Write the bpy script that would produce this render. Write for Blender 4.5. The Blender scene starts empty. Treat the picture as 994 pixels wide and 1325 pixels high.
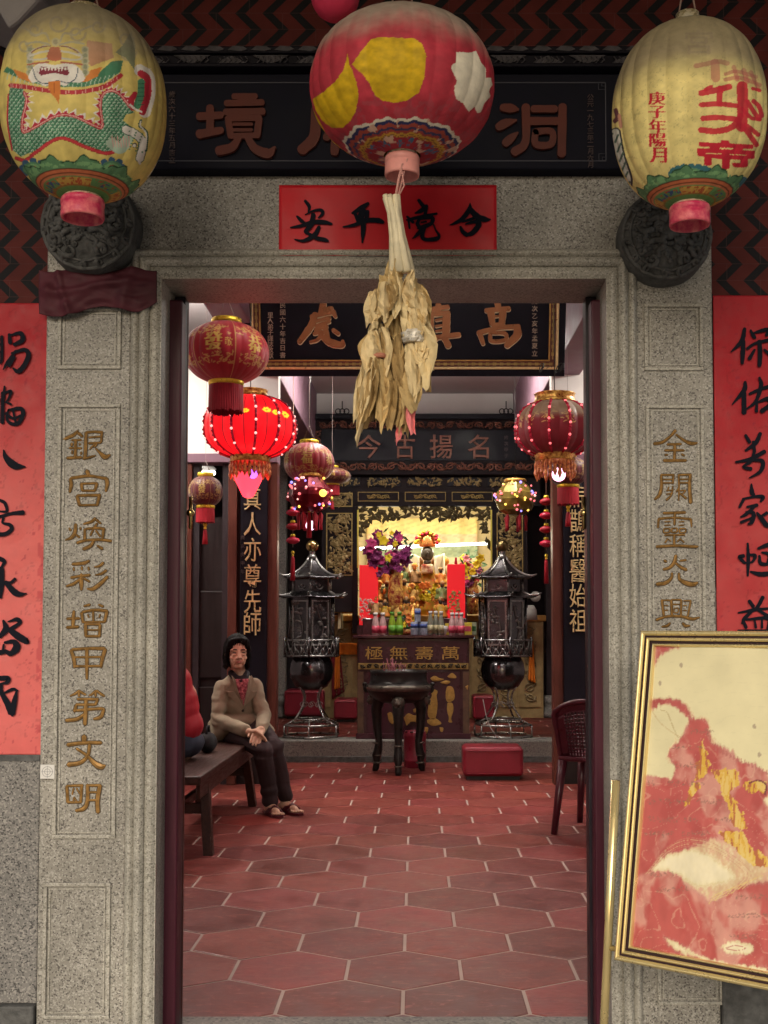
import bpy, bmesh, math, random
import numpy as np
from mathutils import Vector, Matrix, noise as mnoise

R = math.radians
random.seed(7)
SC = bpy.context.scene
COL = SC.collection

# ------------------------------------------------------------------ camera
FPX, CX, CY, PITCH, CAMZ = 1465.0, 537.0, 744.5, R(2.6), 1.22
cam_d = bpy.data.cameras.new('camera')
cam = bpy.data.objects.new('camera', cam_d)
COL.objects.link(cam)
cam.location = (0, 0, CAMZ)
cam.rotation_euler = (R(90) + PITCH, 0, 0)
cam_d.sensor_width = 36
cam_d.sensor_fit = 'AUTO'
cam_d.lens = FPX / 1325 * 36
cam_d.shift_x = (497 - CX) / 1325
cam_d.shift_y = (CY - 662.5) / 1325
cam_d.clip_end = 500
cam_d.clip_start = 0.05
SC.camera = cam

# ------------------------------------------------------------------ light
SUN_EL, SUN_AZ = R(26), R(10)          # high behind the camera, a little from the left
world = bpy.data.worlds.new('World')
SC.world = world
world.use_nodes = True
wn = world.node_tree
wn.nodes.clear()
wo = wn.nodes.new('ShaderNodeOutputWorld')
wb = wn.nodes.new('ShaderNodeBackground')
ws = wn.nodes.new('ShaderNodeTexSky')
ws.sky_type = 'NISHITA'
ws.sun_disc = False
ws.sun_elevation = SUN_EL
ws.sun_rotation = R(180) + SUN_AZ
ws.air_density = 1.0
ws.dust_density = 4.0
ws.ozone_density = 0.6
wb.inputs[1].default_value = 0.11
wn.links.new(ws.outputs[0], wb.inputs[0])
wn.links.new(wb.outputs[0], wo.inputs[0])
sl = bpy.data.lights.new('sun', 'SUN')
sl.energy = 1.5
sl.angle = R(35)
sl.color = (1.0, 0.965, 0.91)
sun = bpy.data.objects.new('sun', sl)
COL.objects.link(sun)
sdir = Vector((math.sin(SUN_AZ) * math.cos(SUN_EL), math.cos(SUN_AZ) * math.cos(SUN_EL), -math.sin(SUN_EL)))
sun.rotation_euler = sdir.to_track_quat('-Z', 'Y').to_euler()
sun.location = (-2, -8, 8)
vs = SC.view_settings
SC.display_settings.display_device = 'sRGB'
vs.view_transform = 'Standard'
vs.look = 'None'
vs.exposure = 0.15
vs.gamma = 1.0
vs.use_curve_mapping = False
cy = SC.cycles
cy.use_denoising = True
cy.max_bounces = 6
cy.diffuse_bounces = 4
cy.glossy_bounces = 3
cy.sample_clamp_indirect = 4.0
cy.caustics_reflective = False
cy.caustics_refractive = False

# ------------------------------------------------------------------ helpers
def at(px, py, Y):
    u, v = px - CX, CY - py
    c, s = math.cos(PITCH), math.sin(PITCH)
    k = Y / (FPX * c - v * s)
    return Vector((u * k, Y, CAMZ + (v * c + FPX * s) * k))

def proj(p):
    """world array (n,3) -> photo pixel array (n,2)"""
    p = np.asarray(p, float)
    c, s = math.cos(PITCH), math.sin(PITCH)
    y, z = p[:, 1], p[:, 2] - CAMZ
    d = y * c + z * s
    v = -y * s + z * c
    return np.stack([CX + FPX * p[:, 0] / d, CY - FPX * v / d], 1)

def lin(h):
    h = h.lstrip('#')
    c = [int(h[i:i + 2], 16) / 255 for i in (0, 2, 4)]
    return tuple(x / 12.92 if x <= .04045 else ((x + .055) / 1.055) ** 2.4 for x in c)

MATS = {}
def mat(name, col, rough=.5, metal=0.0, var=0.0, vscale=8.0, bump=0.0, bscale=60.0, emit=None, estr=0.0, attr=None,
        spec=.22, col2=None, aniso=None, dirt=0.0, sheen=0.0, coat=0.0, alpha=1.0):
    m = bpy.data.materials.new(name)
    m.use_nodes = True
    nt = m.node_tree
    N, L = nt.nodes, nt.links
    b = N['Principled BSDF']
    b.inputs['Roughness'].default_value = rough
    b.inputs['Metallic'].default_value = metal
    b.inputs['Specular IOR Level'].default_value = spec
    b.inputs['Coat Weight'].default_value = coat
    if sheen:
        b.inputs['Sheen Weight'].default_value = sheen
    tc = N.new('ShaderNodeTexCoord')
    mp = N.new('ShaderNodeMapping')
    L.new(tc.outputs['Object'], mp.inputs[0])
    if aniso:
        mp.inputs['Scale'].default_value = aniso
    if attr:
        a = N.new('ShaderNodeAttribute')
        a.attribute_name = attr
        src = a.outputs['Color']
    else:
        rgb = N.new('ShaderNodeRGB')
        rgb.outputs[0].default_value = (*col, 1)
        src = rgb.outputs[0]
    if var or col2:
        n = N.new('ShaderNodeTexNoise')
        n.inputs['Scale'].default_value = vscale
        n.inputs['Detail'].default_value = 6
        n.inputs['Roughness'].default_value = .62
        L.new(mp.outputs[0], n.inputs['Vector'])
        if col2:
            r = N.new('ShaderNodeValToRGB')
            r.color_ramp.elements[0].position = .38
            r.color_ramp.elements[1].position = .64
            r.color_ramp.elements[0].color = (0, 0, 0, 1)
            L.new(n.outputs['Fac'], r.inputs[0])
            mx = N.new('ShaderNodeMix')
            mx.data_type = 'RGBA'
            L.new(r.outputs[0], mx.inputs['Factor'])
            L.new(src, mx.inputs['A'])
            mx.inputs['B'].default_value = (*col2, 1)
            src = mx.outputs['Result']
        if var:
            mr = N.new('ShaderNodeMapRange')
            mr.inputs['From Min'].default_value = .3
            mr.inputs['From Max'].default_value = .7
            mr.inputs['To Min'].default_value = 1 - var
            mr.inputs['To Max'].default_value = 1 + var
            L.new(n.outputs['Fac'], mr.inputs['Value'])
            ms = N.new('ShaderNodeVectorMath')
            ms.operation = 'SCALE'
            L.new(src, ms.inputs[0])
            L.new(mr.outputs[0], ms.inputs['Scale'])
            src = ms.outputs[0]
            mr2 = N.new('ShaderNodeMapRange')
            mr2.inputs['From Min'].default_value = .3
            mr2.inputs['From Max'].default_value = .7
            mr2.inputs['To Min'].default_value = max(.03, rough - .12)
            mr2.inputs['To Max'].default_value = min(1, rough + .12)
            L.new(n.outputs['Fac'], mr2.inputs['Value'])
            L.new(mr2.outputs[0], b.inputs['Roughness'])
    L.new(src, b.inputs['Base Color'])
    if bump:
        n2 = N.new('ShaderNodeTexNoise')
        n2.inputs['Scale'].default_value = bscale
        n2.inputs['Detail'].default_value = 5
        L.new(mp.outputs[0], n2.inputs['Vector'])
        bp = N.new('ShaderNodeBump')
        bp.inputs['Strength'].default_value = bump
        bp.inputs['Distance'].default_value = .01
        L.new(n2.outputs['Fac'], bp.inputs['Height'])
        L.new(bp.outputs[0], b.inputs['Normal'])
    if emit:
        b.inputs['Emission Color'].default_value = (*emit, 1)
        b.inputs['Emission Strength'].default_value = estr
        if attr:
            L.new(src, b.inputs['Emission Color'])
    MATS[name] = m
    return m

class MB:
    """collects raw geometry in world space, builds ONE mesh object"""
    def __init__(s):
        s.v, s.f, s.sm, s.mi, s.col = [], [], [], [], None
    def add(s, vs_, fs, smooth=False, mi=0):
        o = len(s.v)
        s.v += [tuple(p) for p in vs_]
        s.f += [tuple(i + o for i in f) for f in fs]
        s.sm += [smooth] * len(fs)
        s.mi += [mi] * len(fs)
        return s
    def box(s, x0, x1, y0, y1, z0, z1, mi=0):
        v = [(x, y, z) for z in (z0, z1) for y in (y0, y1) for x in (x0, x1)]
        return s.add(v, [(0, 2, 3, 1), (4, 5, 7, 6), (0, 1, 5, 4), (2, 6, 7, 3), (0, 4, 6, 2), (1, 3, 7, 5)], mi=mi)
    def obox(s, c, ax, ay, az, hx, hy, hz, mi=0):
        c, ax, ay, az = Vector(c), Vector(ax).normalized(), Vector(ay).normalized(), Vector(az).normalized()
        v = [c + ax * hx * i + ay * hy * j + az * hz * k for k in (-1, 1) for j in (-1, 1) for i in (-1, 1)]
        return s.add(v, [(0, 2, 3, 1), (4, 5, 7, 6), (0, 1, 5, 4), (2, 6, 7, 3), (0, 4, 6, 2), (1, 3, 7, 5)], mi=mi)
    def tube(s, pts, rad, n=8, closed=False, smooth=True, mi=0, cap=True, phase=0.0):
        pts = [Vector(p) for p in pts]
        m = len(pts)
        if not hasattr(rad, '__len__'):
            rad = [rad] * m
        vv = []
        up = None
        for i, p in enumerate(pts):
            if closed:
                t = pts[(i + 1) % m] - pts[i - 1]
            else:
                t = pts[min(i + 1, m - 1)] - pts[max(i - 1, 0)]
            if t.length < 1e-9:
                t = Vector((0, 0, 1))
            t.normalize()
            if up is None:
                up = Vector((0, 0, 1)) if abs(t.z) < .9 else Vector((0, 1, 0))
            a = up - t * up.dot(t)
            if a.length < 1e-6:
                a = t.orthogonal()
            a.normalize()
            up = a
            b = t.cross(a)
            for k in range(n):
                th = 2 * math.pi * k / n + phase
                vv.append(p + (a * math.cos(th) + b * math.sin(th)) * rad[i])
        fs = []
        for i in range(m if closed else m - 1):
            j = (i + 1) % m
            for k in range(n):
                fs.append((i * n + k, i * n + (k + 1) % n, j * n + (k + 1) % n, j * n + k))
        if not closed and cap:
            fs.append(tuple(range(n))[::-1])
            fs.append(tuple((m - 1) * n + k for k in range(n)))
        return s.add(vv, fs, smooth, mi)
    def lathe(s, prof, c=(0, 0, 0), n=32, smooth=True, mi=0, axis='z', phase=0.0, rfun=None):
        vv, fs = [], []
        cx, cy_, cz = c
        for r, z in prof:
            for k in range(n):
                th = 2 * math.pi * k / n + phase
                rr = max(r, 1e-4)
                if rfun:
                    rr *= rfun(th, z)
                if axis == 'z':
                    vv.append((cx + rr * math.cos(th), cy_ + rr * math.sin(th), cz + z))
                else:      # axis toward the viewer (-Y)
                    vv.append((cx + rr * math.cos(th), cy_ - z, cz + rr * math.sin(th)))
        m = len(prof)
        for i in range(m - 1):
            for k in range(n):
                fs.append((i * n + k, i * n + (k + 1) % n, (i + 1) * n + (k + 1) % n, (i + 1) * n + k))
        s.add(vv, fs, smooth, mi)
        o = len(s.v) - len(vv)
        s.f += [tuple(o + k for k in range(n))[::-1], tuple(o + (m - 1) * n + k for k in range(n))]
        s.sm += [False, False]
        s.mi += [mi, mi]
        return s
    def ball(s, c, r, n=12, m=8, mi=0):
        if not hasattr(r, '__len__'):
            r = (r, r, r)
        vv = [(c[0], c[1], c[2] - r[2])]
        for i in range(1, m):
            ph = math.pi * i / m
            for k in range(n):
                th = 2 * math.pi * k / n
                vv.append((c[0] + r[0] * math.sin(ph) * math.cos(th), c[1] + r[1] * math.sin(ph) * math.sin(th), c[2] - r[2] * math.cos(ph)))
        vv.append((c[0], c[1], c[2] + r[2]))
        fs = [(0, 1 + (k + 1) % n, 1 + k) for k in range(n)]
        for i in range(m - 2):
            for k in range(n):
                a = 1 + i * n
                fs.append((a + k, a + (k + 1) % n, a + n + (k + 1) % n, a + n + k))
        e = len(vv) - 1
        a = 1 + (m - 2) * n
        fs += [(a + k, a + (k + 1) % n, e) for k in range(n)]
        return s.add(vv, fs, True, mi)
    def prism(s, poly, o, Rv, Uv, d0, d1, mi=0, smooth=False):
        """2D polygon (counter-clockwise) extruded along N = R x U from d0 to d1"""
        Rv, Uv, o = Vector(Rv), Vector(Uv), Vector(o)
        Nv = Rv.cross(Uv).normalized()
        n = len(poly)
        ar = sum(poly[i][0] * poly[(i + 1) % n][1] - poly[(i + 1) % n][0] * poly[i][1] for i in range(n))
        if ar < 0:
            poly = poly[::-1]
        v = [o + Rv * a + Uv * b + Nv * d0 for a, b in poly] + [o + Rv * a + Uv * b + Nv * d1 for a, b in poly]
        fs = [tuple(range(n))[::-1], tuple(range(n, 2 * n))] + [(i, (i + 1) % n, n + (i + 1) % n, n + i) for i in range(n)]
        return s.add(v, fs, smooth, mi)
    def grid(s, fn, nu, nv, smooth=True, mi=0, flip=False):
        vv = [fn(i / nu, j / nv) for j in range(nv + 1) for i in range(nu + 1)]
        w = nu + 1
        fs = [(j * w + i, j * w + i + 1, (j + 1) * w + i + 1, (j + 1) * w + i) for j in range(nv) for i in range(nu)]
        if flip:
            fs = [f[::-1] for f in fs]
        return s.add(vv, fs, smooth, mi)
    def build(s, name, m, parent=None, bevel=0.0, seg=2, solid=0.0, struct=False, auto=False):
        o0 = wloc(parent) if parent else Vector((0, 0, 0))
        me = bpy.data.meshes.new(name)
        va = np.array(s.v, dtype=np.float64).reshape(-1, 3) - np.array(o0)
        me.from_pydata(va.tolist(), [], s.f)
        me.polygons.foreach_set('use_smooth', s.sm)
        ms = m if isinstance(m, (list, tuple)) else [m]
        for x in ms:
            me.materials.append(x)
        if len(ms) > 1:
            me.polygons.foreach_set('material_index', s.mi)
        if s.col is not None:
            ca = me.color_attributes.new('paint', 'FLOAT_COLOR', 'POINT')
            ca.data.foreach_set('color', np.concatenate([s.col, np.ones((len(s.v), 1))], 1).astype(np.float32).ravel())
        me.update()
        o = bpy.data.objects.new(name, me)
        COL.objects.link(o)
        if parent:
            o.parent = parent
        if solid:
            md = o.modifiers.new('solid', 'SOLIDIFY')
            md.thickness = solid
        if bevel:
            md = o.modifiers.new('bevel', 'BEVEL')
            md.width = bevel
            md.segments = seg
            md.limit_method = 'ANGLE'
            md.angle_limit = R(40)
        if struct:
            o['kind'] = 'structure'
        return o

def wloc(o):
    p = Vector((0, 0, 0))
    while o:
        p = p + Vector(o.location)
        o = o.parent
    return p

def thing(name, label, cat, loc=(0, 0, 0), group=None):
    o = bpy.data.objects.new(name, None)
    o.empty_display_size = .1
    COL.objects.link(o)
    o.location = loc
    return tag(o, label, cat, group)

def tag(o, label, cat, group=None):
    o['label'] = label
    o['category'] = cat
    if group:
        o['group'] = group
    return o

def kids(o):
    return [c for c in bpy.data.objects if c.parent == o]

def dup(root, loc, rz=None, label=None, group=None):
    r = root.copy()
    COL.objects.link(r)
    r.location = loc
    if rz is not None:
        r.rotation_euler = (0, 0, rz)
    if label:
        r['label'] = label
    if group:
        r['group'] = group
    for ch in list(root.children):
        c = ch.copy()
        COL.objects.link(c)
        c.parent = r
        for g in ch.children:
            d = g.copy()
            COL.objects.link(d)
            d.parent = c
    return r

def evaluated_mesh(o):
    """mesh of an object with its modifiers, worked out in a scratch scene so that the rest is not touched"""
    ts = bpy.data.scenes.new('scratch')
    ts.collection.objects.link(o)
    with bpy.context.temp_override(scene=ts, view_layer=ts.view_layers[0]):
        dg = bpy.context.evaluated_depsgraph_get()
        me = bpy.data.meshes.new_from_object(o.evaluated_get(dg))
    ts.collection.objects.unlink(o)
    bpy.data.scenes.remove(ts)
    return me

# -------- glyph outlines taken from the built-in font
GC = {}
def glyph(ch, off=0.0, ext=0.0, bev=0.0, res=4):
    key = (ch, off, ext, bev, res)
    if key in GC:
        return GC[key]
    c = bpy.data.curves.new('g', 'FONT')
    c.body = ch
    c.offset = off
    c.extrude = ext
    c.bevel_depth = bev
    c.bevel_resolution = 1
    c.resolution_u = res
    o = bpy.data.objects.new('g', c)
    me = evaluated_mesh(o)
    v = np.array([tuple(x.co) for x in me.vertices]).reshape(-1, 3)
    f = [tuple(p.vertices) for p in me.polygons]
    bpy.data.objects.remove(o)
    bpy.data.curves.remove(c)
    bpy.data.meshes.remove(me)
    GC[key] = (v, f)
    return v, f

def glyph_mb(mb, ch, c, w, h, Rv=(1, 0, 0), Uv=(0, 0, 1), off=.012, ext=.01, bev=0.0, warp=0.0, fit=False, res=3, mi=0):
    """one character centred at c; w, h = size of the em box in metres"""
    e = max(ext - bev, 0)
    v, f = glyph(ch, off, e / max(w, h), bev / max(w, h), res)
    if not len(v):
        return mb
    Rv, Uv, c = Vector(Rv), Vector(Uv), Vector(c)
    Nv = Rv.cross(Uv).normalized()
    mn, mx = v.min(0), v.max(0)
    ce = (mn + mx) / 2
    k = (1 / (mx[0] - mn[0]), 1 / (mx[1] - mn[1])) if fit else (1, 1)
    out = []
    for a, b, d in v:
        a, b = (a - ce[0]) * k[0], (b - ce[1]) * k[1]
        if warp:
            q = Vector((a * 4 + ord(ch[0]) % 91, b * 4, 0))
            a += warp * mnoise.noise(q)
            b += warp * mnoise.noise(q + Vector((31, 7, 3)))
        out.append(c + Rv * a * w + Uv * b * h + Nv * (d * max(w, h) + ext))
    return mb.add(out, f, mi=mi)

def glyph_part(name, ch, c, w, h, m, parent, **kw):
    bev = kw.pop('bevel', 0)
    return glyph_mb(MB(), ch, c, w, h, **kw).build(name, m, parent)

def catmull(pts, n=6):
    P = [np.array(p, float) for p in pts]
    if len(P) < 3:
        return [P[0] + (P[1] - P[0]) * i / n for i in range(n + 1)]
    Q = [2 * P[0] - P[1]] + P + [2 * P[-1] - P[-2]]
    out = []
    for i in range(1, len(Q) - 2):
        for k in range(n):
            t = k / n
            a, b, c, d = Q[i - 1], Q[i], Q[i + 1], Q[i + 2]
            out.append(.5 * (2 * b + (c - a) * t + (2 * a - 5 * b + 4 * c - d) * t * t + (3 * b - a - 3 * c + d) * t ** 3))
    out.append(P[-1])
    return out

def brush(mb, strokes, to3, k=0):
    """strokes: text 'x,y,w x,y,w; ...' in picture units; to3(x, y, lift) -> world point"""
    for si, st in enumerate(strokes.split(';')):
        pts = [tuple(float(q) for q in p.split(',')) for p in st.split()]
        if len(pts) < 2:
            continue
        c = catmull(pts, 6)
        L, Rr = [], []
        m = len(c)
        for i, p in enumerate(c):
            t = c[min(i + 1, m - 1)][:2] - c[max(i - 1, 0)][:2]
            n = np.array((-t[1], t[0])) / (np.hypot(*t) + 1e-9)
            w = max(p[2], 2) * .58 * (1 + .12 * mnoise.noise(Vector((p[0] * .05, p[1] * .05, si))))
            L.append(p[:2] + n * w)
            Rr.append(p[:2] - n * w)
        def cap(p, q, s_):
            d = (p[:2] - q[:2])
            d = d / (np.hypot(*d) + 1e-9)
            n = np.array((-d[1], d[0]))
            w = p[2] * .58
            return [p[:2] + (n * math.cos(a) * s_ + d * math.sin(a) * .8) * w for a in (math.pi * j / 5 for j in range(1, 5))]
        poly = L + cap(c[-1], c[-2], 1) + Rr[::-1] + cap(c[0], c[1], 1)
        lift = .0004 + .00025 * (si + k)
        vv = [to3(p[0], p[1], lift) for p in poly]
        # ribbon quads + fan caps (no self-overlap trouble)
        nL = len(L)
        fs = [(i, i + 1, len(poly) - 4 - 2 - i, len(poly) - 4 - 1 - i) for i in range(nL - 1)]
        # index of right side i: nL+4 + (nL-1-i)
        fs = []
        ri = lambda i: nL + 4 + (nL - 1 - i)
        for i in range(nL - 1):
            fs.append((i, i + 1, ri(i + 1), ri(i)))
        fs.append((nL - 1, nL, nL + 1, nL + 2, nL + 3, ri(nL - 1)))
        e = nL + 4 + nL
        fs.append((ri(0), e, e + 1, e + 2, e + 3, 0))
        mb.add(vv, fs)
    return mb

def carve(mb, strokes, to3, h=.003, wide=1.0, base=.0003, mi=0):
    """chiselled strokes: every stroke a low roof with pointed ends"""
    for si, st in enumerate(strokes.split(';')):
        pts = [tuple(float(q) for q in p.split(',')) for p in st.split()]
        if len(pts) < 2:
            continue
        c = catmull(pts, 5)
        m = len(c)
        nrm = []
        for i in range(m):
            t = c[min(i + 1, m - 1)][:2] - c[max(i - 1, 0)][:2]
            nrm.append(np.array((-t[1], t[0])) / (np.hypot(*t) + 1e-9))
        lift = base + .00012 * si
        vv = []
        for p, n in zip(c, nrm):
            w = max(p[2], 2) * .5 * wide
            a, b_ = p[:2] + n * w, p[:2] - n * w
            vv += [to3(a[0], a[1], lift), to3(p[0], p[1], lift + h * min(1, p[2] / 30)), to3(b_[0], b_[1], lift)]
        fs = []
        for i in range(m - 1):
            q = i * 3
            fs += [(q, q + 1, q + 4, q + 3), (q + 1, q + 2, q + 5, q + 4)]
        for i, j, sg in ((0, 1, 0), (m - 1, m - 2, 1)):
            d = c[i][:2] - c[j][:2]
            d = d / (np.hypot(*d) + 1e-9) * max(c[i][2], 2) * .42 * wide
            e = c[i][:2] + d
            vv.append(to3(e[0], e[1], lift))
            k = len(vv) - 1
            q = i * 3
            fs += [(q, q + 1, k), (q + 1, q + 2, k)]
        mb.add(vv, fs, False, mi)
    return mb

# -------- small paint box: pictures that are painted on things (vertex colours of a dense mesh)
def vnoise(x, y, seed=0):
    rng = np.random.RandomState(seed)
    T = rng.rand(256, 256)
    xi, yi = np.floor(x).astype(int), np.floor(y).astype(int)
    fx, fy = x - xi, y - yi
    fx, fy = fx * fx * (3 - 2 * fx), fy * fy * (3 - 2 * fy)
    g = lambda a, b: T[a & 255, b & 255]
    return (g(xi, yi) * (1 - fx) + g(xi + 1, yi) * fx) * (1 - fy) + (g(xi, yi + 1) * (1 - fx) + g(xi + 1, yi + 1) * fx) * fy

def fbm(x, y, seed=0, o=4):
    t, a, s_ = 0, .5, 0
    for i in range(o):
        t = t + a * vnoise(x * 2 ** i, y * 2 ** i, seed + i)
        s_ += a
        a *= .5
    return t / s_

class Canvas:
    """x0..x1, y0..y1 in drawing units, k pixels per unit; u(x,y) scale/offset applied to drawing coordinates"""
    def __init__(s, x0, y0, x1, y1, k, bg, sc=1.0, ox=0.0, oy=0.0):
        s.x0, s.y0, s.k = x0, y0, k
        s.W, s.H = int((x1 - x0) * k), int((y1 - y0) * k)
        s.a = np.zeros((s.H, s.W, 3)) + np.array(bg)
        s.sc, s.ox, s.oy = sc, ox, oy
        jj, ii = np.mgrid[0:s.H, 0:s.W]
        s.X, s.Y = x0 + (ii + .5) / k, y0 + (jj + .5) / k
    def _p(s, pts):
        p = np.array(pts, float)
        p[:, 0] = p[:, 0] / s.sc + s.ox
        p[:, 1] = p[:, 1] / s.sc + s.oy
        return p
    def _win(s, p, pad=0):
        i0 = max(0, int((p[:, 0].min() - pad - s.x0) * s.k) - 1)
        i1 = min(s.W, int((p[:, 0].max() + pad - s.x0) * s.k) + 2)
        j0 = max(0, int((p[:, 1].min() - pad - s.y0) * s.k) - 1)
        j1 = min(s.H, int((p[:, 1].max() + pad - s.y0) * s.k) + 2)
        return i0, i1, j0, j1
    def mask(s, pts, warp=0.0, wf=.2, seed=0, win=False):
        p = s._p(pts)
        i0, i1, j0, j1 = s._win(p, warp)
        if i1 <= i0 or j1 <= j0:
            return None if win else np.zeros((s.H, s.W), bool)
        X, Y = s.X[j0:j1, i0:i1], s.Y[j0:j1, i0:i1]
        if warp:
            X, Y = X + warp * 2 * (fbm(X * wf, Y * wf, seed) - .5), Y + warp * 2 * (fbm(X * wf + 50, Y * wf + 9, seed) - .5)
        ins = np.zeros(X.shape, bool)
        n = len(p)
        for a in range(n):
            xa, ya = p[a]
            xb, yb = p[(a + 1) % n]
            if ya == yb:
                continue
            c = ((ya > Y) != (yb > Y)) & (X < (xb - xa) * (Y - ya) / (yb - ya) + xa)
            ins ^= c
        if win:
            return ins, i0, i1, j0, j1
        M = np.zeros((s.H, s.W), bool)
        M[j0:j1, i0:i1] = ins
        return M
    def fill(s, M, col, al=1.0):
        s.a[M] = s.a[M] * (1 - al) + np.array(col) * al
    def poly(s, pts, col, al=1.0, smooth=False, **kw):
        if smooth:
            pts = [tuple(q) for q in catmull(list(pts) + [pts[0]], 5)]
        w = s.mask(pts, win=True, **kw)
        if w:
            ins, i0, i1, j0, j1 = w
            sub = s.a[j0:j1, i0:i1]
            sub[ins] = sub[ins] * (1 - al) + np.array(col) * al
    def stroke(s, pts, w, col, al=1.0, taper=None, raw=False):
        p = np.array(pts if raw else catmull(pts, 6), float)
        q = s._p(p[:, :2])
        wd = w / s.sc / 2
        i0, i1, j0, j1 = s._win(q, wd)
        if i1 <= i0 or j1 <= j0:
            return
        X, Y = s.X[j0:j1, i0:i1], s.Y[j0:j1, i0:i1]
        M = np.zeros(X.shape, bool)
        n = len(q)
        for a in range(n - 1):
            d = q[a + 1] - q[a]
            l2 = d @ d + 1e-9
            t = np.clip(((X - q[a, 0]) * d[0] + (Y - q[a, 1]) * d[1]) / l2, 0, 1)
            ww = wd
            if taper:
                ww = wd * np.interp((a + t) / (n - 1), np.linspace(0, 1, len(taper)), taper)
            M |= (X - q[a, 0] - t * d[0]) ** 2 + (Y - q[a, 1] - t * d[1]) ** 2 < ww ** 2
        sub = s.a[j0:j1, i0:i1]
        sub[M] = sub[M] * (1 - al) + np.array(col) * al
    def dot(s, x, y, r, col, al=1.0, ry=None):
        ry = ry or r
        s.poly([(x + r * math.cos(t * math.pi / 10), y + ry * math.sin(t * math.pi / 10)) for t in range(20)], col, al)
    def glyph(s, ch, x0, y0, x1, y1, col, off=.02, al=1.0, shear=0.0):
        v, f = glyph(ch, off)
        mn, mx = v.min(0), v.max(0)
        for t in f:
            P = []
            for i in t:
                a, b = (v[i][0] - mn[0]) / (mx[0] - mn[0]), (v[i][1] - mn[1]) / (mx[1] - mn[1])
                P.append((x0 + a * (x1 - x0), y1 - b * (y1 - y0) + shear * a))
            s.poly(P, col, al)
    def sample(s, px, py):
        i = np.clip(((px - s.x0) * s.k).astype(int), 0, s.W - 1)
        j = np.clip(((py - s.y0) * s.k).astype(int), 0, s.H - 1)
        return s.a[j, i]

def smooth01(a, b, x):
    t = np.clip((x - a) / (b - a), 0, 1)
    return t * t * (3 - 2 * t)

# ------------------------------------------------------------------ materials
def granite(name, base, dark, light, scale=95, rough=.42, stain=.25):
    m = mat(name, base, rough)
    nt = m.node_tree
    N, L = nt.nodes, nt.links
    b = N['Principled BSDF']
    tc = [n for n in N if n.type == 'TEX_COORD'][0]
    v = N.new('ShaderNodeTexVoronoi')
    v.inputs['Scale'].default_value = scale
    L.new(tc.outputs['Object'], v.inputs['Vector'])
    sp = N.new('ShaderNodeSeparateColor')
    L.new(v.outputs['Color'], sp.inputs[0])
    r = N.new('ShaderNodeValToRGB')
    cr = r.color_ramp
    cr.interpolation = 'LINEAR'
    cr.elements[0].position = 0.0
    cr.elements[0].color = (*dark, 1)
    cr.elements[1].position = 1.0
    cr.elements[1].color = (*light, 1)
    for p, c in ((.10, dark), (.2, base), (.7, base), (.88, light)):
        e = cr.elements.new(p)
        e.color = (*c, 1)
    L.new(sp.outputs[0], r.inputs[0])
    n1 = N.new('ShaderNodeTexNoise')
    n1.inputs['Scale'].default_value = 3.2
    n1.inputs['Detail'].default_value = 7
    n1.inputs['Roughness'].default_value = .65
    L.new(tc.outputs['Object'], n1.inputs['Vector'])
    mr = N.new('ShaderNodeMapRange')
    mr.inputs['From Min'].default_value = .3
    mr.inputs['From Max'].default_value = .7
    mr.inputs['To Min'].default_value = 1 - stain
    mr.inputs['To Max'].default_value = 1 + stain * .6
    L.new(n1.outputs['Fac'], mr.inputs['Value'])
    ms = N.new('ShaderNodeVectorMath')
    ms.operation = 'SCALE'
    L.new(r.outputs[0], ms.inputs[0])
    L.new(mr.outputs[0], ms.inputs['Scale'])
    L.new(ms.outputs[0], b.inputs['Base Color'])
    bp = N.new('ShaderNodeBump')
    bp.inputs['Strength'].default_value = .12
    bp.inputs['Distance'].default_value = .003
    L.new(sp.outputs[1], bp.inputs['Height'])
    L.new(bp.outputs[0], b.inputs['Normal'])
    return m

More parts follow.
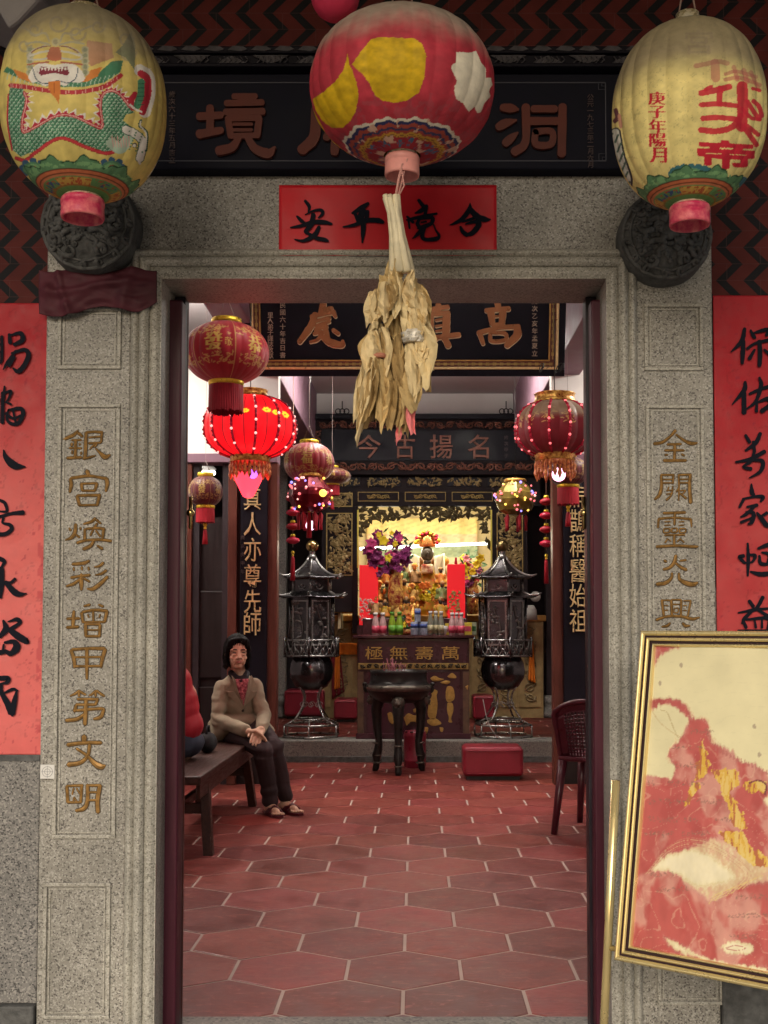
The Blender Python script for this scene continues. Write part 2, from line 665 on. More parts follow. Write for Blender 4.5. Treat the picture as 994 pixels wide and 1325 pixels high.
def chevron(name, red, black):
    m = mat(name, red, .6, spec=.12)
    nt = m.node_tree
    N, L = nt.nodes, nt.links
    b = N['Principled BSDF']
    tc = [n for n in N if n.type == 'TEX_COORD'][0]
    sx = N.new('ShaderNodeSeparateXYZ')
    L.new(tc.outputs['Object'], sx.inputs[0])
    def M(op, a, b_=None, c=None):
        n = N.new('ShaderNodeMath')
        n.operation = op
        for i, q in enumerate((a, b_, c)):
            if q is None:
                continue
            if isinstance(q, (int, float)):
                n.inputs[i].default_value = q
            else:
                L.new(q, n.inputs[i])
        return n.outputs[0]
    tri = M('PINGPONG', sx.outputs['Z'], .05)
    d = M('ADD', sx.outputs['X'], tri)
    fr = M('FRACT', M('DIVIDE', d, .082))
    k = M('LESS_THAN', fr, .38)
    j1 = M('LESS_THAN', M('FRACT', M('DIVIDE', sx.outputs['Z'], .05)), .05)
    half = M('FLOOR', M('DIVIDE', sx.outputs['Z'], .05))
    j2 = M('LESS_THAN', M('FRACT', M('ADD', M('DIVIDE', sx.outputs['X'], .2), M('MULTIPLY', half, .5))), .014)
    j = M('MAXIMUM', j1, j2)
    n1 = N.new('ShaderNodeTexNoise')
    n1.inputs['Scale'].default_value = 14
    n1.inputs['Detail'].default_value = 5
    L.new(tc.outputs['Object'], n1.inputs['Vector'])
    mx = N.new('ShaderNodeMix')
    mx.data_type = 'RGBA'
    L.new(k, mx.inputs['Factor'])
    mx.inputs['A'].default_value = (*red, 1)
    mx.inputs['B'].default_value = (*black, 1)
    m2 = N.new('ShaderNodeMix')
    m2.data_type = 'RGBA'
    L.new(M('MULTIPLY', j, .30), m2.inputs['Factor'])
    L.new(mx.outputs['Result'], m2.inputs['A'])
    m2.inputs['B'].default_value = (.10, .05, .045, 1)
    ms = N.new('ShaderNodeVectorMath')
    ms.operation = 'SCALE'
    L.new(m2.outputs['Result'], ms.inputs[0])
    L.new(M('ADD', M('MULTIPLY', n1.outputs['Fac'], .9), .55), ms.inputs['Scale'])
    L.new(ms.outputs[0], b.inputs['Base Color'])
    bp = N.new('ShaderNodeBump')
    bp.inputs['Strength'].default_value = .4
    bp.inputs['Distance'].default_value = .004
    L.new(M('SUBTRACT', 1, j), bp.inputs['Height'])
    L.new(bp.outputs[0], b.inputs['Normal'])
    return m

GRAN = granite('granite', (.262, .248, .215), (.11, .10, .09), (.385, .37, .33), scale=250, stain=.36)
GRAN_L = granite('granite_moulding', (.335, .32, .275), (.19, .18, .15), (.45, .43, .375), scale=250, stain=.3)
GRAN_D = granite('granite_rough', (.18, .172, .16), (.065, .062, .06), (.29, .275, .25), scale=240, rough=.6)
STEP = granite('step_stone', (.17, .155, .14), (.09, .085, .08), (.23, .21, .19), scale=120, rough=.6)
CARVE = mat('dark_carved_stone', (.085, .085, .082), .65, var=.5, vscale=26, bump=.35, bscale=90)
CHEV = chevron('zigzag_brick', (.085, .015, .013), (.008, .008, .010))
LACQ_BLACK = mat('black_lacquer', (.007, .006, .010), .42, var=.2, vscale=4, spec=.10)
PLAQ = mat('plaque_black', (.007, .007, .013), .55, var=.2, spec=.07)
PLAQ_LINE = mat('plaque_line', (.06, .06, .075), .5)
PLAQ_CHAR = mat('brown_red_lettering', (.10, .030, .022), .55, var=.15, spec=.12)
CARVE_GREY = mat('grey_carving', (.055, .05, .056), .6, var=.5, vscale=30)
GOLD = mat('gold_leaf', (.72, .56, .28), .34, metal=.6, var=.2, vscale=25)
GOLD_PAINT = mat('gold_paint', (.42, .25, .07), .45, metal=.35, var=.25, vscale=40)
GOLD_OLD = mat('old_gilding', (.30, .21, .07), .5, metal=.4, var=.35, vscale=40)
BRONZE_CHAR = mat('bronze_lettering', (.30, .125, .05), .35, var=.15, metal=.3)  # one even brown for the tablet characters
MAROON = mat('maroon_paint', (.055, .009, .019), .45, var=.25, vscale=6, aniso=(6, 6, .6))
MAROON_D = mat('dark_purple_frame', (.014, .009, .014), .4, var=.2)
WOOD_RED = mat('red_brown_wood', (.085, .024, .016), .4, var=.3, vscale=5, aniso=(9, 9, .7))
WOOD_DARK = mat('dark_wood', (.013, .008, .008), .45, var=.3, vscale=5, aniso=(9, 9, .7))
WOOD_BENCH = mat('bench_wood', (.038, .015, .011), .45, var=.4, vscale=5, aniso=(14, 1.5, 14), bump=.1)
WHITEWALL = mat('white_plaster', (.74, .72, .68), .8, var=.06, vscale=2, bump=.05)
PINKWALL = mat('pinkish_plaster', (.76, .68, .68), .8, var=.05, vscale=2)
MAUVE = mat('mauve_beam_paint', (.20, .115, .15), .6, var=.08)
CEIL = mat('ceiling_paint', (.64, .60, .60), .75, var=.08, vscale=1.5)
DARKWALL = mat('dark_wall', (.026, .018, .021), .6, var=.25, vscale=3)
INK = mat('black_ink', (.007, .008, .014), .6, spec=.06)
REDPAPER = mat('red_paper', (.50, .022, .022), .55, attr='paint', var=.06, vscale=30, bump=.15, bscale=25)
REDPAPER2 = mat('bright_red_paper', (.52, .012, .02), .45, var=.12, vscale=9, bump=.12, bscale=18)
SILVER = mat('dark_polished_steel', (.10, .095, .10), .2, metal=.9, var=.15, vscale=10)
STEEL = mat('worn_steel', (.30, .29, .28), .3, metal=.9, var=.2, vscale=12)
IRON = mat('black_bronze', (.020, .017, .016), .36, metal=.5, var=.35, vscale=14)
BRASS = mat('brass', (.58, .42, .16), .22, metal=1.0, var=.15)
FRAMEGOLD = mat('brass_frame', (.80, .64, .30), .24, metal=.65, var=.15, vscale=3)
FRAMEDARK = mat('frame_groove', (.035, .015, .015), .5)
REDCLOTH = mat('red_vinyl', (.17, .012, .022), .4, var=.15, vscale=6, bump=.08)
ORANGE = mat('orange_cloth', (.72, .20, .02), .7, var=.15, vscale=10)
# ================================================================== FACADE
YF = 3.30
def X(px, Y=YF, py=811): return at(px, py, Y).x
def Z(py, Y=YF): return at(CX, py, Y).z
xl0, xl1 = X(54), X(206)          # left stone pillar, outer and inner edge
xr0, xr1 = X(787), X(927)         # right stone pillar
ztop = Z(228)                     # underside of the name board
zopen = Z(362)                    # underside of the lintel
GRZ = -0.10                       # ground outside

MB().box(-40, 40, -40, YF - .45, GRZ - .2, GRZ).build('ground', granite('street_paving', (.30, .28, .26), (.16, .15, .14), (.38, .36, .33), scale=40, rough=.7), struct=True)
thr = MB().box(xl0, xr1, YF - .45, 3.60, GRZ - .2, 0.004).build('threshold_step', STEP, bevel=.006, struct=True)

fac = thing('temple_facade', 'grey granite temple front with carved gold characters on both door pillars', 'temple front', (0, YF, 0))

def strip_frame(mb, x0, x1, z0, z1, w=.011, d=.007, yf=YF):
    for (a, b, c, e) in ((x0, x1, z1 - w, z1), (x0, x1, z0, z0 + w), (x0, x0 + w, z0 + w, z1 - w), (x1 - w, x1, z0 + w, z1 - w)):
        mb.box(a, b, yf - d, yf + .002, c, e)
    return mb

def pillar(x0, x1, panels, chars):
    p = MB().box(x0, x1, YF, YF + .24, GRZ, ztop).build('pillar', GRAN, fac, bevel=.006)
    for (a, b, c, d, nm) in panels:
        mb = strip_frame(MB(), X(a), X(b), Z(d), Z(c))
        mb.build('panel_frame', GRAN_L, p, bevel=.0025)
        # the face inside the rim is sunk in look: a second, finer rim
        strip_frame(MB(), X(a) + .016, X(b) - .016, Z(d) + .016, Z(c) - .016, .004, .003).build('panel_bead', GRAN_L, p)
    for st, ox, oy, sc_ in chars:
        f3 = lambda x, y, lift: (lambda q: (q.x, YF - .0008 - lift, q.z))(at(x / sc_ + ox, y / sc_ + oy, YF))
        mb = carve(MB(), st, f3, .0026, 1.0, .0009)
        carve(mb, st, f3, .0004, 1.55, .0001, 1)
        mb.build('character', [MATS['gold_groove'], MATS['groove_shade']], p)
    return p

mat('gold_groove', (.30, .165, .05), .42, metal=.3, var=.4, vscale=60)
mat('groove_shade', (.080, .055, .032), .7, var=.3, vscale=60)
PL = pillar(xl0, X(166), [(70, 153, 398, 478, 0), (72, 153, 523, 1085, 0), (62, 148, 1142, 1318, 0)],
            [
    ('320,110,30 250,170,40 120,225,36;330,140,36 385,185,30;235,240,22 365,235,24;235,290,34 230,320,26;340,295,22 360,300,20;200,350,22 370,355,22;290,240,34 285,480,36;240,390,20 240,430,22;370,415,26 365,440,22;170,495,34 370,485,30;440,130,34 435,300,40 425,480,40 400,500,30;440,130,30 560,120,28 670,130,34;665,130,30 655,270,24;480,200,20 650,190,20;480,285,24 650,275,22;560,300,22 490,370,14;590,300,22 560,340,20;440,500,24 520,475,24 575,460,14;580,360,20 640,420,34 710,480,56 785,450,20', 72, 548, 11.04),
    ('450,680,50 470,730,44;215,790,36 225,880,44 205,980,30;230,780,34 460,750,34 600,765,30 730,790,40;730,790,46 740,870,44 720,970,28;370,860,36 385,960,34;375,860,24 590,855,26;590,860,40 565,960,30;380,960,24 565,960,26;310,1040,38 345,1170,36;320,1030,28 640,1025,34;630,1035,40 595,1170,32;345,1170,26 600,1165,26', 72, 548, 11.04),
    ('195,210,16 215,245,30;290,160,36 280,270,44 230,350,40 140,385,14;275,290,20 340,345,28;360,210,26 355,235,20;570,75,34 510,125,34 405,155,22;585,95,30 650,150,22;595,150,26 555,210,30;420,230,26 420,370,36;440,225,26 600,215,30 700,230,36;690,230,36 675,370,28;540,240,24 500,320,22;580,250,22 640,330,24;310,425,34 440,390,28 640,380,32 800,400,32;555,390,30 500,470,40 400,515,36;600,465,24 670,510,36', 72, 664, 11.04),
    ('480,685,34 400,715,40 245,730,34;260,780,22 265,820,22;375,770,28 380,810,22;470,775,26 480,810,26;225,920,32 350,900,30 490,885,34;370,870,30 370,990,50 370,1095,30;350,945,30 260,1010,36 160,1045,24;400,930,26 490,980,26;685,710,34 630,755,30 555,770,14;725,820,34 660,865,30 570,885,16;745,910,34 640,1010,46 540,1080,44 455,1080,20', 72, 664, 11.04),
    ('265,140,30 255,250,44 250,370,36;165,250,30 340,245,30;165,375,34 325,365,36;410,70,24 490,50,32;620,50,24 680,75,30;375,165,38 395,295,34;385,155,30 560,125,34 740,140,34;735,150,42 705,295,34;385,300,24 700,295,26;540,150,26 545,290,24;460,190,16 480,230,18;640,190,18 625,235,16;430,330,40 440,500,38;440,330,24 640,330,28;640,340,36 630,500,34;460,410,18 610,410,18;445,500,28 630,500,28', 72, 778, 11.04),
    ('225,700,40 265,830,44 275,940,36;240,690,34 460,675,34 700,675,44;710,690,48 670,820,44 650,940,34;270,800,22 660,795,24;270,930,28 655,925,28;450,690,38 450,900,42 450,1110,28', 72, 778, 11.04),
    ('240,45,22 200,75,22 150,98,14;240,50,22 305,85,18;238,60,22 238,100,20;410,45,22 375,75,20 340,95,12;415,45,22 490,98,22;405,60,18 405,100,18;225,130,22 430,130,24;425,135,26 405,185,22;210,185,22 400,185,22;210,190,26 195,250,30;200,245,22 460,225,26 485,255,30;485,250,28 455,310,32 390,330,22;310,140,30 305,260,36 298,385,32;290,285,26 220,330,32 110,345,28', 72, 888, 7.8),
    ('290,505,44 290,550,44;125,590,34 290,570,30 460,570,30;215,630,22 320,700,26 400,780,44 460,810,52 500,800,20;345,590,28 325,700,28 250,770,34 130,790,40', 72, 888, 7.8),
    ('115,1010,26 125,1170,26;115,1005,20 275,1000,22;265,1005,24 255,1170,24;125,1172,20 260,1170,20;185,1030,14 170,1090,14;215,1030,14 245,1085,14;190,1120,14 180,1160,12;190,1120,14 215,1160,12;325,995,28 325,1150,32 290,1230,36 210,1255,26;330,1000,20 450,1000,24;450,1000,34 425,1150,36 430,1270,34;335,1070,18 420,1068,18;335,1150,18 415,1148,18', 72, 888, 7.8)])
PR = pillar(X(826), xr1, [(837, 914, 393, 480, 0), (838, 914, 524, 1090, 0), (846, 930, 1150, 1300, 0)],
            [
    ('420,100,34 340,190,30 230,270,34 115,290,34;430,160,24 540,240,30 640,285,44 735,280,22;305,300,28 500,295,28;270,385,26 540,385,26;410,310,36 405,530,32;270,450,24 310,450,18;510,440,24 545,460,22;255,530,34 570,530,30', 836, 548, 11.04),
    ('215,740,28 220,900,36 190,1020,40 125,1085,26;215,735,24 400,735,24;390,740,26 385,860,22;230,800,16 380,800,16;235,850,18 380,850,18;465,740,26 470,900,22 465,1100,16;465,735,24 640,730,26;630,740,36 620,900,38 635,1130,44;480,800,16 610,795,16;480,850,18 610,850,18;320,910,18 310,960,16;380,900,18 360,1020,20 290,1095,24;290,960,14 390,950,14;290,1010,14 380,1000,14;460,930,20 430,980,16;490,960,16 560,960,18 520,1010,16;480,1000,18 570,1070,26', 836, 548, 11.04),
    ('250,45,30 560,35,30;180,130,26 170,250,24;180,125,26 410,110,24 640,130,28;640,130,28 650,240,16;410,50,30 405,210,26;265,170,14 345,165,14;265,220,14 345,215,14;470,170,14 540,165,14;470,220,14 540,215,14;255,270,18 250,320,18 325,320,18 330,270,18 255,268,16;370,265,18 365,315,18 435,315,18 440,265,18 370,262,16;480,270,18 480,320,18 555,320,18 560,270,18 480,268,16;265,360,20 550,355,20;400,360,30 400,500,28;310,410,16 270,465,20;320,420,14 350,445,16;490,410,16 445,450,18;490,415,16 540,460,18;150,525,32 420,510,30 680,525,32 740,520,20', 836, 660, 11.04),
    ('425,650,36 405,740,44 340,820,36 250,850,30;430,760,28 500,820,36 575,855,36;265,725,36 290,740,28;490,725,24 570,715,24;370,900,26 360,970,34 280,1040,44 155,1060,42;470,905,28 480,990,36 590,1050,56 680,1060,52 735,1035,24', 836, 660, 11.04),
    ('255,270,36 285,520,32;260,270,20 380,270,22;300,355,18 350,355,18;300,430,18 350,430,18;405,275,34 415,510,34;410,262,22 560,262,24;565,270,30 560,510,30;430,335,18 550,335,18;450,400,16 515,400,16 510,465,16 450,465,14 452,400,14;605,280,18 720,278,22;715,285,26 670,520,26;600,355,16 650,355,16;600,435,16 650,435,16;165,585,36 340,530,30 560,530,34 740,570,40 860,545,20;385,635,26 340,680,36 255,695,24;590,640,34 630,680,40 700,680,24', 836, 755, 12.425)])
# lintel of speckled granite and the moulding that runs round the opening
lint = MB().box(X(166), X(826), YF + .002, YF + .2405, zopen + .004, ztop).build('lintel', GRAN, fac)
strip = MB().box(X(185), X(803), YF - .010, YF + .006, Z(336), Z(331)).build('lintel_ledge', GRAN_L, fac, bevel=.002)
x0o, x1o = xl1, xr0
def sweep(prof):
    mb = MB()
    rows = []
    for o, d in prof:
        rows.append([(x0o - o, YF + d, GRZ), (x0o - o, YF + d, zopen + o), (x1o + o, YF + d, zopen + o), (x1o + o, YF + d, GRZ)])
    v = [p for r in rows for p in r]
    f = []
    for i in range(len(rows) - 1):
        for k in range(3):
            f.append((i * 4 + k, i * 4 + k + 1, (i + 1) * 4 + k + 1, (i + 1) * 4 + k))
    return mb.add(v, f)
prof = [(0, .242), (0, -.012)]
def arc(o0, o1, base, h, n=6):
    return [(o0 + (o1 - o0) * i / n, base - h * math.sin(math.pi * i / n)) for i in range(n + 1)]
prof += arc(.003, .034, -.012, .009) + arc(.036, .062, -.020, .010) + arc(.065, .088, -.012, .010) + [(.091, -.004), (.091, .004)]
prof += [(.091, .242)]
mo = sweep(prof).build('door_moulding', GRAN_L, fac)

# carved drum stones (round door bosses)
def drum(cx_, cy_, r, lab_seed):
    c = at(cx_, cy_, YF)
    rr = r * YF / FPX
    mb = MB()
    nr, nt_ = 30, 90
    def h(rho, th):
        x, y = rho * math.cos(th), rho * math.sin(th)
        b = .105 * math.sqrt(max(0, 1 - .78 * rho ** 3.2))
        q = Vector((x * 5, y * 5, lab_seed + 3))
        return b + (.010 * mnoise.noise(q) + .007 * mnoise.noise(q * 2.7)) * min(1, (1.03 - rho) * 9)
    vv = []
    for i in range(nr + 1):
        rho = i / nr
        for k in range(nt_):
            th = 2 * math.pi * k / nt_
            e = rr * rho * (1 + .018 * math.sin(th * 9 + lab_seed) * rho)
            vv.append((c.x + e * math.cos(th), YF - h(rho, th) if i < nr else YF - .03, c.z + e * math.sin(th)))
    for k in range(nt_):
        th = 2 * math.pi * k / nt_
        vv.append((c.x + rr * 1.0 * math.cos(th), YF + .01, c.z + rr * math.sin(th)))
    f = []
    for i in range(nr + 1):
        for k in range(nt_):
            a, b2 = i * nt_ + k, i * nt_ + (k + 1) % nt_
            f.append((a, a + nt_, b2 + nt_, b2))
    mb.add(vv, f, True)
    def on(x, y, d=.004):
        rho, th = min(.99, math.hypot(x, y)), math.atan2(y, x)
        return (c.x + x * rr, YF - h(rho, th) - d, c.z + y * rr)
    def line(P, r, d=.003):
        Q = catmull(P, 5)
        mb.tube([on(p[0], p[1], d) for p in Q], [1.35 * r * (1 - .45 * i / len(Q)) for i in range(len(Q))], 5)
    rg = random.Random(int(lab_seed * 10))
    mb.tube([on(.93 * math.cos(t), .93 * math.sin(t)) for t in np.linspace(0, 6.283, 61)[:-1]], .007, 6, closed=True)
    mb.tube([on(.80 * math.cos(t), .80 * math.sin(t)) for t in np.linspace(0, 6.283, 61)[:-1]], .004, 6, closed=True)
    def spiral(x, y, s_, turn, a0, r):
        line([(x + s_ * (1 - t / 11) * math.cos(a0 + turn * t * .75), y + s_ * (1 - t / 11) * math.sin(a0 + turn * t * .75)) for t in range(11)], r)
    for k in range(15):          # border of small scrolls
        a = k * 2 * math.pi / 15
        spiral(.865 * math.cos(a), .865 * math.sin(a), .075, 1 if k % 2 else -1, a, .0055)
    # beast mask in the middle, clouds round it
    for s_ in (-1, 1):
        for q in (.085, .045):
            mb.tube([on(s_ * .22 + q * math.cos(t), .10 + q * math.sin(t), .006) for t in np.linspace(0, 6.283, 17)[:-1]], .006, 5, closed=True)
        line([(s_ * .05, .20), (s_ * .20, .27), (s_ * .40, .22), (s_ * .46, .10)], .010)
        line([(s_ * .04, -.04), (s_ * .14, -.12), (s_ * .10, -.20)], .010)
        line([(s_ * .10, -.24), (s_ * .30, -.20), (s_ * .46, -.30), (s_ * .40, -.42)], .009)
        line([(s_ * .10, -.34), (s_ * .24, -.44), (s_ * .20, -.56)], .008)
        line([(s_ * .34, .02), (s_ * .52, -.02), (s_ * .64, .10), (s_ * .60, .24)], .008)
        spiral(s_ * .60, -.12, .13, s_, 1.5, .007)
        spiral(s_ * .54, .42, .15, -s_, .6, .007)
        spiral(s_ * .28, .58, .14, s_, 2.0, .007)
        spiral(s_ * .34, -.60, .13, -s_, 4.0, .007)
        spiral(s_ * .58, -.40, .12, s_, 2.6, .007)
    for k in range(5):
        line([(-.10, .30 + k * .05), (.10, .30 + k * .05)], .006)
    for k in range(6):
        line([(-.20 + k * .08, -.28), (-.19 + k * .08, -.33)], .007)
    mb.ball(on(0, -.02, .0), (.024, .02, .03), 10, 8)
    for k in range(70):
        a, q = rg.uniform(0, 6.28), .72 * math.sqrt(rg.random())
        x, y = q * math.cos(a), q * math.sin(a)
        spiral(x, y, rg.uniform(.03, .06), rg.choice((-1, 1)), a, .0042)
    return mb.build('carved_boss', CARVE, fac)
drum(123, 300, 63, 1.3)
drum(856, 314, 60, 5.1)

# ---- zigzag painted brick walls either side and above
wl = thing('side_wall', 'brick wall left of the door with red and black zigzag above granite', 'wall', (X(0), YF, 0))
xo = -3.4
def sidewall(root, xa, xb, za, zb, zbase):
    yy = YF + .03
    MB().box(xa, xb, yy, YF + .25, za, 3.9).build('zigzag_panel', CHEV, root)
    MB().box(xa, xb, yy - .008, YF + .25, zb, za).build('granite_panel', GRAN_D, root)
    MB().box(xa, xb, yy - .02, YF + .25, zbase, zb).build('skirting', GRAN_D, root, bevel=.004)
    MB().box(xa, xb, yy - .045, YF + .25, GRZ, zbase).build('dark_plinth', CARVE, root, bevel=.006)
sidewall(wl, xo, xl0 - .002, Z(700), Z(985), Z(1300))
for o in wl.children:
    pass
wr = thing('side_wall', 'brick wall right of the door with red and black zigzag behind the couplet', 'wall', (X(994), YF, 0))
sidewall(wr, xr1 + .002, 3.4, Z(760), Z(985), Z(1262))
MB().box(xl0 - .25, xl0 - .002, YF + .006, YF + .03, Z(985), Z(977)).build('dark_ledge', CARVE, wl)

# wall band above the door and the name board
ab = thing('upper_wall', 'dark zigzag brick band above the black name board', 'wall', (0, YF, Z(74)))
MB().box(xl0 - .002, xr1 + .002, YF + .03, YF + .25, ztop, 3.9).build('zigzag_panel', CHEV, ab)
nb = thing('name_board', 'long black name board with brown-red characters over the granite lintel', 'name board', at(500, 150, YF))
bx0, bx1 = X(170), X(838)
yb = YF - .045
MB().box(bx0, bx1, yb, YF + .028, ztop + .002, Z(104)).build('board', PLAQ, nb, bevel=.006)
MB().box(bx0, bx1, yb - .035, YF + .028, Z(103), Z(98)).build('fillet', LACQ_BLACK, nb, bevel=.004)
cb = MB().box(bx0, bx1, yb - .01, YF + .028, Z(98), Z(84))
cband = cb.build('carved_band', LACQ_BLACK, nb)
# lotus and wave carving on the band
rl = MB()
for i in range(13):
    u = bx0 + (bx1 - bx0) * (i + .5) / 13
    z0, z1 = Z(97.5), Z(85)
    w = (bx1 - bx0) / 13 * .46
    up = i % 2
    pts = [(-w, 0), (-w * .5, (z1 - z0) * .55), (0, (z1 - z0) * .95), (w * .5, (z1 - z0) * .55), (w, 0)]
    if up:
        pts = [(a, (z1 - z0) - b) for a, b in pts]
    rl.prism(pts, (u, yb - .012, z0), (1, 0, 0), (0, 0, 1), 0, .006)
    for j in range(6):
        q = u + w * (-.8 + .3 * j)
        rl.tube([(q, yb - .018, z0 + .003), (q + .012, yb - .019, (z0 + z1) / 2), (q + .004, yb - .018, z1 - .004)], .0022, 5)
rl.build('carving', CARVE_GREY, cband)
MB().box(bx0, bx1, yb - .022, YF + .028, Z(83), Z(74)).build('top_rail', LACQ_BLACK, nb, bevel=.004)
r2 = MB()
for i in range(22):
    u = bx0 + (bx1 - bx0) * (i + .5) / 22
    r2.prism([(-.028, 0), (-.012, .012), (.018, .010), (.03, .002), (.01, -.004)], (u, yb - .022, Z(80)), (1, 0, 0), (0, 0, 1), 0, .004)
r2.build('rail_carving', CARVE_GREY, nb)
# thin border line
ln = MB()
lx0, lx1, lz0, lz1 = X(182), X(786), Z(217), Z(116)
for (a, b, c, d) in ((lx0, lx1, lz0, lz0 + .0025), (lx0, lx1, lz1 - .0025, lz1), (lx0, lx0 + .0025, lz0, lz1), (lx1 - .0025, lx1, lz0, lz1)):
    ln.box(a, b, yb - .002, yb + .001, c, d)
for sx, cx_ in ((1, lx0), (-1, lx1)):
    for sz, cz_ in ((1, lz0), (-1, lz1)):
        for q in (.012, .022):
            ln.tube([(cx_ + sx * .004, yb - .002, cz_ + sz * q), (cx_ + sx * q, yb - .002, cz_ + sz * q), (cx_ + sx * q, yb - .002, cz_ + sz * .004)], .0013, 4)
ln.build('border_line', PLAQ_LINE, nb)
kY = yb / FPX
def onboard(sc_, ox, oy):
    return lambda x, y, lift: (lambda q: (q.x, yb - .012 - lift, q.z))(at(x / sc_ + ox, y / sc_ + oy, yb))
for st, ox, oy, sc_ in (('345,385,40 345,540,40;278,440,42 412,432,38;278,548,46 412,525,38;490,318,32 622,318,32;445,360,34 662,355,34;520,325,18 530,355,18;600,325,18 590,355,18;440,415,36 668,410,36;455,452,34 472,560,36;455,455,32 648,450,32;645,455,36 632,560,36;490,490,18 600,490,18;490,525,18 600,525,18;470,562,30 638,558,30;520,572,34 480,630,44 400,652,50;575,572,34 622,640,44 700,668,50 742,630,12', 200, 60, 4.733),
                        ('985,395,40 982,560,58 905,645,54;985,395,36 1260,385,36;1110,545,40 1105,660,44;1115,460,44 1055,570,40;1170,500,36 1320,492,36;1262,430,40 1268,610,44 1215,650,30;1185,545,28 1210,585,28;1120,318,36 1130,358,36', 200, 60, 4.733),
                        ('62,505,50 130,512,64 188,522,16;30,662,54 86,632,62 172,608,16;85,792,54 132,750,54 182,708,16;248,500,56 245,780,56 158,862,62;270,615,54 505,615,54;308,518,50 482,518,50;542,500,58 535,880,58;325,700,44 455,700,44 448,800,48 328,800,48 325,700,44', 640, 60, 6.21)):
    brush(MB(), st, onboard(sc_, ox, oy)).build('character', PLAQ_CHAR, nb, solid=.012)
def column_text(root, txt, px, y0, y1, Yp, size, m, name='small_inscription', w=1.0):
    mb = MB()
    n = len(txt)
    for i, ch in enumerate(txt):
        c = at(px, y0 + (y1 - y0) * (i + .5) / n, Yp)
        glyph_mb(mb, ch, c, size * w * Yp / FPX, size * Yp / FPX, off=0, ext=.002, res=1, warp=.03)
    return mb.build(name, m, root)
mat('dim_lettering', (.075, .05, .05), .5)
column_text(nb, '歲次六十三年五月吉立', 223, 118, 212, yb - .001, 9.5, MATS['dim_lettering'])
column_text(nb, '公元一九七三年二月六月', 764, 122, 218, yb - .001, 9, MATS['dim_lettering'])

# ---- red paper with brush writing on the lintel
def paper_sheet(name, m, x0, x1, z0, z1, yp, parent=None, nu=24, nv=80, amp=.002, paint=None, seed=0):
    mb = MB()
    def fn(u, v):
        q = Vector((u * (x1 - x0) * 9, v * (z1 - z0) * 9, seed))
        return (x0 + u * (x1 - x0), yp - .003 - amp * abs(mnoise.noise(q)) * 2, z0 + v * (z1 - z0))
    mb.grid(fn, nu, nv)
    if paint is not None:
        uu = np.array([[i / nu, j / nv] for j in range(nv + 1) for i in range(nu + 1)])
        mb.col = paint(uu[:, 0], uu[:, 1])
    return mb.build(name, m, parent, solid=.0012)
def onplane(sc, ox, oy, yp):
    def f(x, y, lift):
        p = at(x / sc + ox, y / sc + oy, yp)
        return (p.x, yp - lift, p.z)
    return f
yp = YF - .012
lp = thing('lintel_banner', 'red paper strip with four black brush characters glued across the lintel', 'paper banner', at(500, 288, YF))
paper_sheet('paper', REDPAPER2, X(359), X(644), Z(333), Z(242), yp, lp, 60, 20, .0012)
gh = mat('orange_bleed', (.58, .055, .02), .5)
CH1 = (('265,165,22 300,215,28 290,262,10;195,298,16 235,338,30 262,352,14;265,285,8 340,250,18 400,245,26 415,275,26 380,312,12;140,395,12 230,380,26 330,350,34 430,350,34 492,365,18;335,285,36 318,370,40 268,428,26 300,452,18;385,390,26 345,460,36 255,508,26 178,498,10;268,430,18 350,482,30 430,500,32 462,512,16', 355, 235),
       ('805,188,26 740,232,42 668,272,16;690,268,24 720,335,32;760,250,54 735,330,46;800,255,26 792,322,34;590,390,12 680,375,28 800,335,34 890,335,40 932,350,28;765,330,38 762,430,36 755,525,12', 355, 235),
       ('178,300,18 230,350,24;190,330,20 200,402,14;172,330,12 240,315,26 330,295,24 432,275,18;278,160,26 308,200,30 330,222,30;345,210,28 300,250,36 248,272,14;345,225,24 332,285,26;290,310,20 268,360,28 282,390,30;300,322,16 390,310,32 385,360,30 300,395,32 268,402,14;300,352,12 342,345,16;312,400,32 262,460,26 225,492,10;330,390,26 308,470,32 340,500,28 430,492,34 452,465,22 424,420,14 405,370,12', 500, 235),
       ('718,185,8 712,240,36 650,320,34 580,360,20 545,372,8;715,232,36 780,300,48 850,325,40 892,325,12;650,345,16 720,325,24 760,310,20;636,388,18 655,430,30 692,460,32;680,365,12 770,345,32 792,372,42 740,440,38 690,457,28', 500, 235))
for i, (st, ox, oy) in enumerate(CH1):
    brush(MB(), st, onplane(6.627, ox, oy, yp - .0075)).build('brush_character', INK, lp)
tape = MB().box(X(450), X(536), YF - .0165, YF - .0150, Z(339), Z(334)).build('tape_residue', CARVE_GREY, lp)

# ---- red couplets on the side walls
def couplet_paint(fade, seed):
    base = np.array((.34, .010, .018))
    pale = np.array((.60, .125, .115))
    def f(u, v):
        n = fbm(u * 3 + 3, v * 14, seed)
        a = np.clip(fade(v) + (n - .5) * .35, 0, 1)[:, None]
        c = base * (1 - a) + pale * a
        cr = np.abs(fbm(u * 4, v * 22, seed + 4) - .5) < .010
        c[cr] *= .8
        e = (u > .93) & (fbm(u * 9, v * 40, seed + 8) > .56)
        c[e] = c[e] * .6 + np.array((.30, .01, .03)) * .4
        b = fbm(u * 16, v * 70, seed + 15) > .79
        c[b] = c[b] * .5 + np.array((.22, .01, .03)) * .5
        return c
    return f
yw = YF + .014
c1 = thing('door_couplet', 'faded red paper couplet with black brush characters on the wall left of the door', 'couplet', at(0, 700, yw))
xa = X(-62)
paper_sheet('paper', REDPAPER, xa, X(55), Z(977), Z(391), yw, c1, 60, 300, .0025, couplet_paint(lambda v: .08 + .95 * smooth01(.95, .35, v), 3), seed=2)
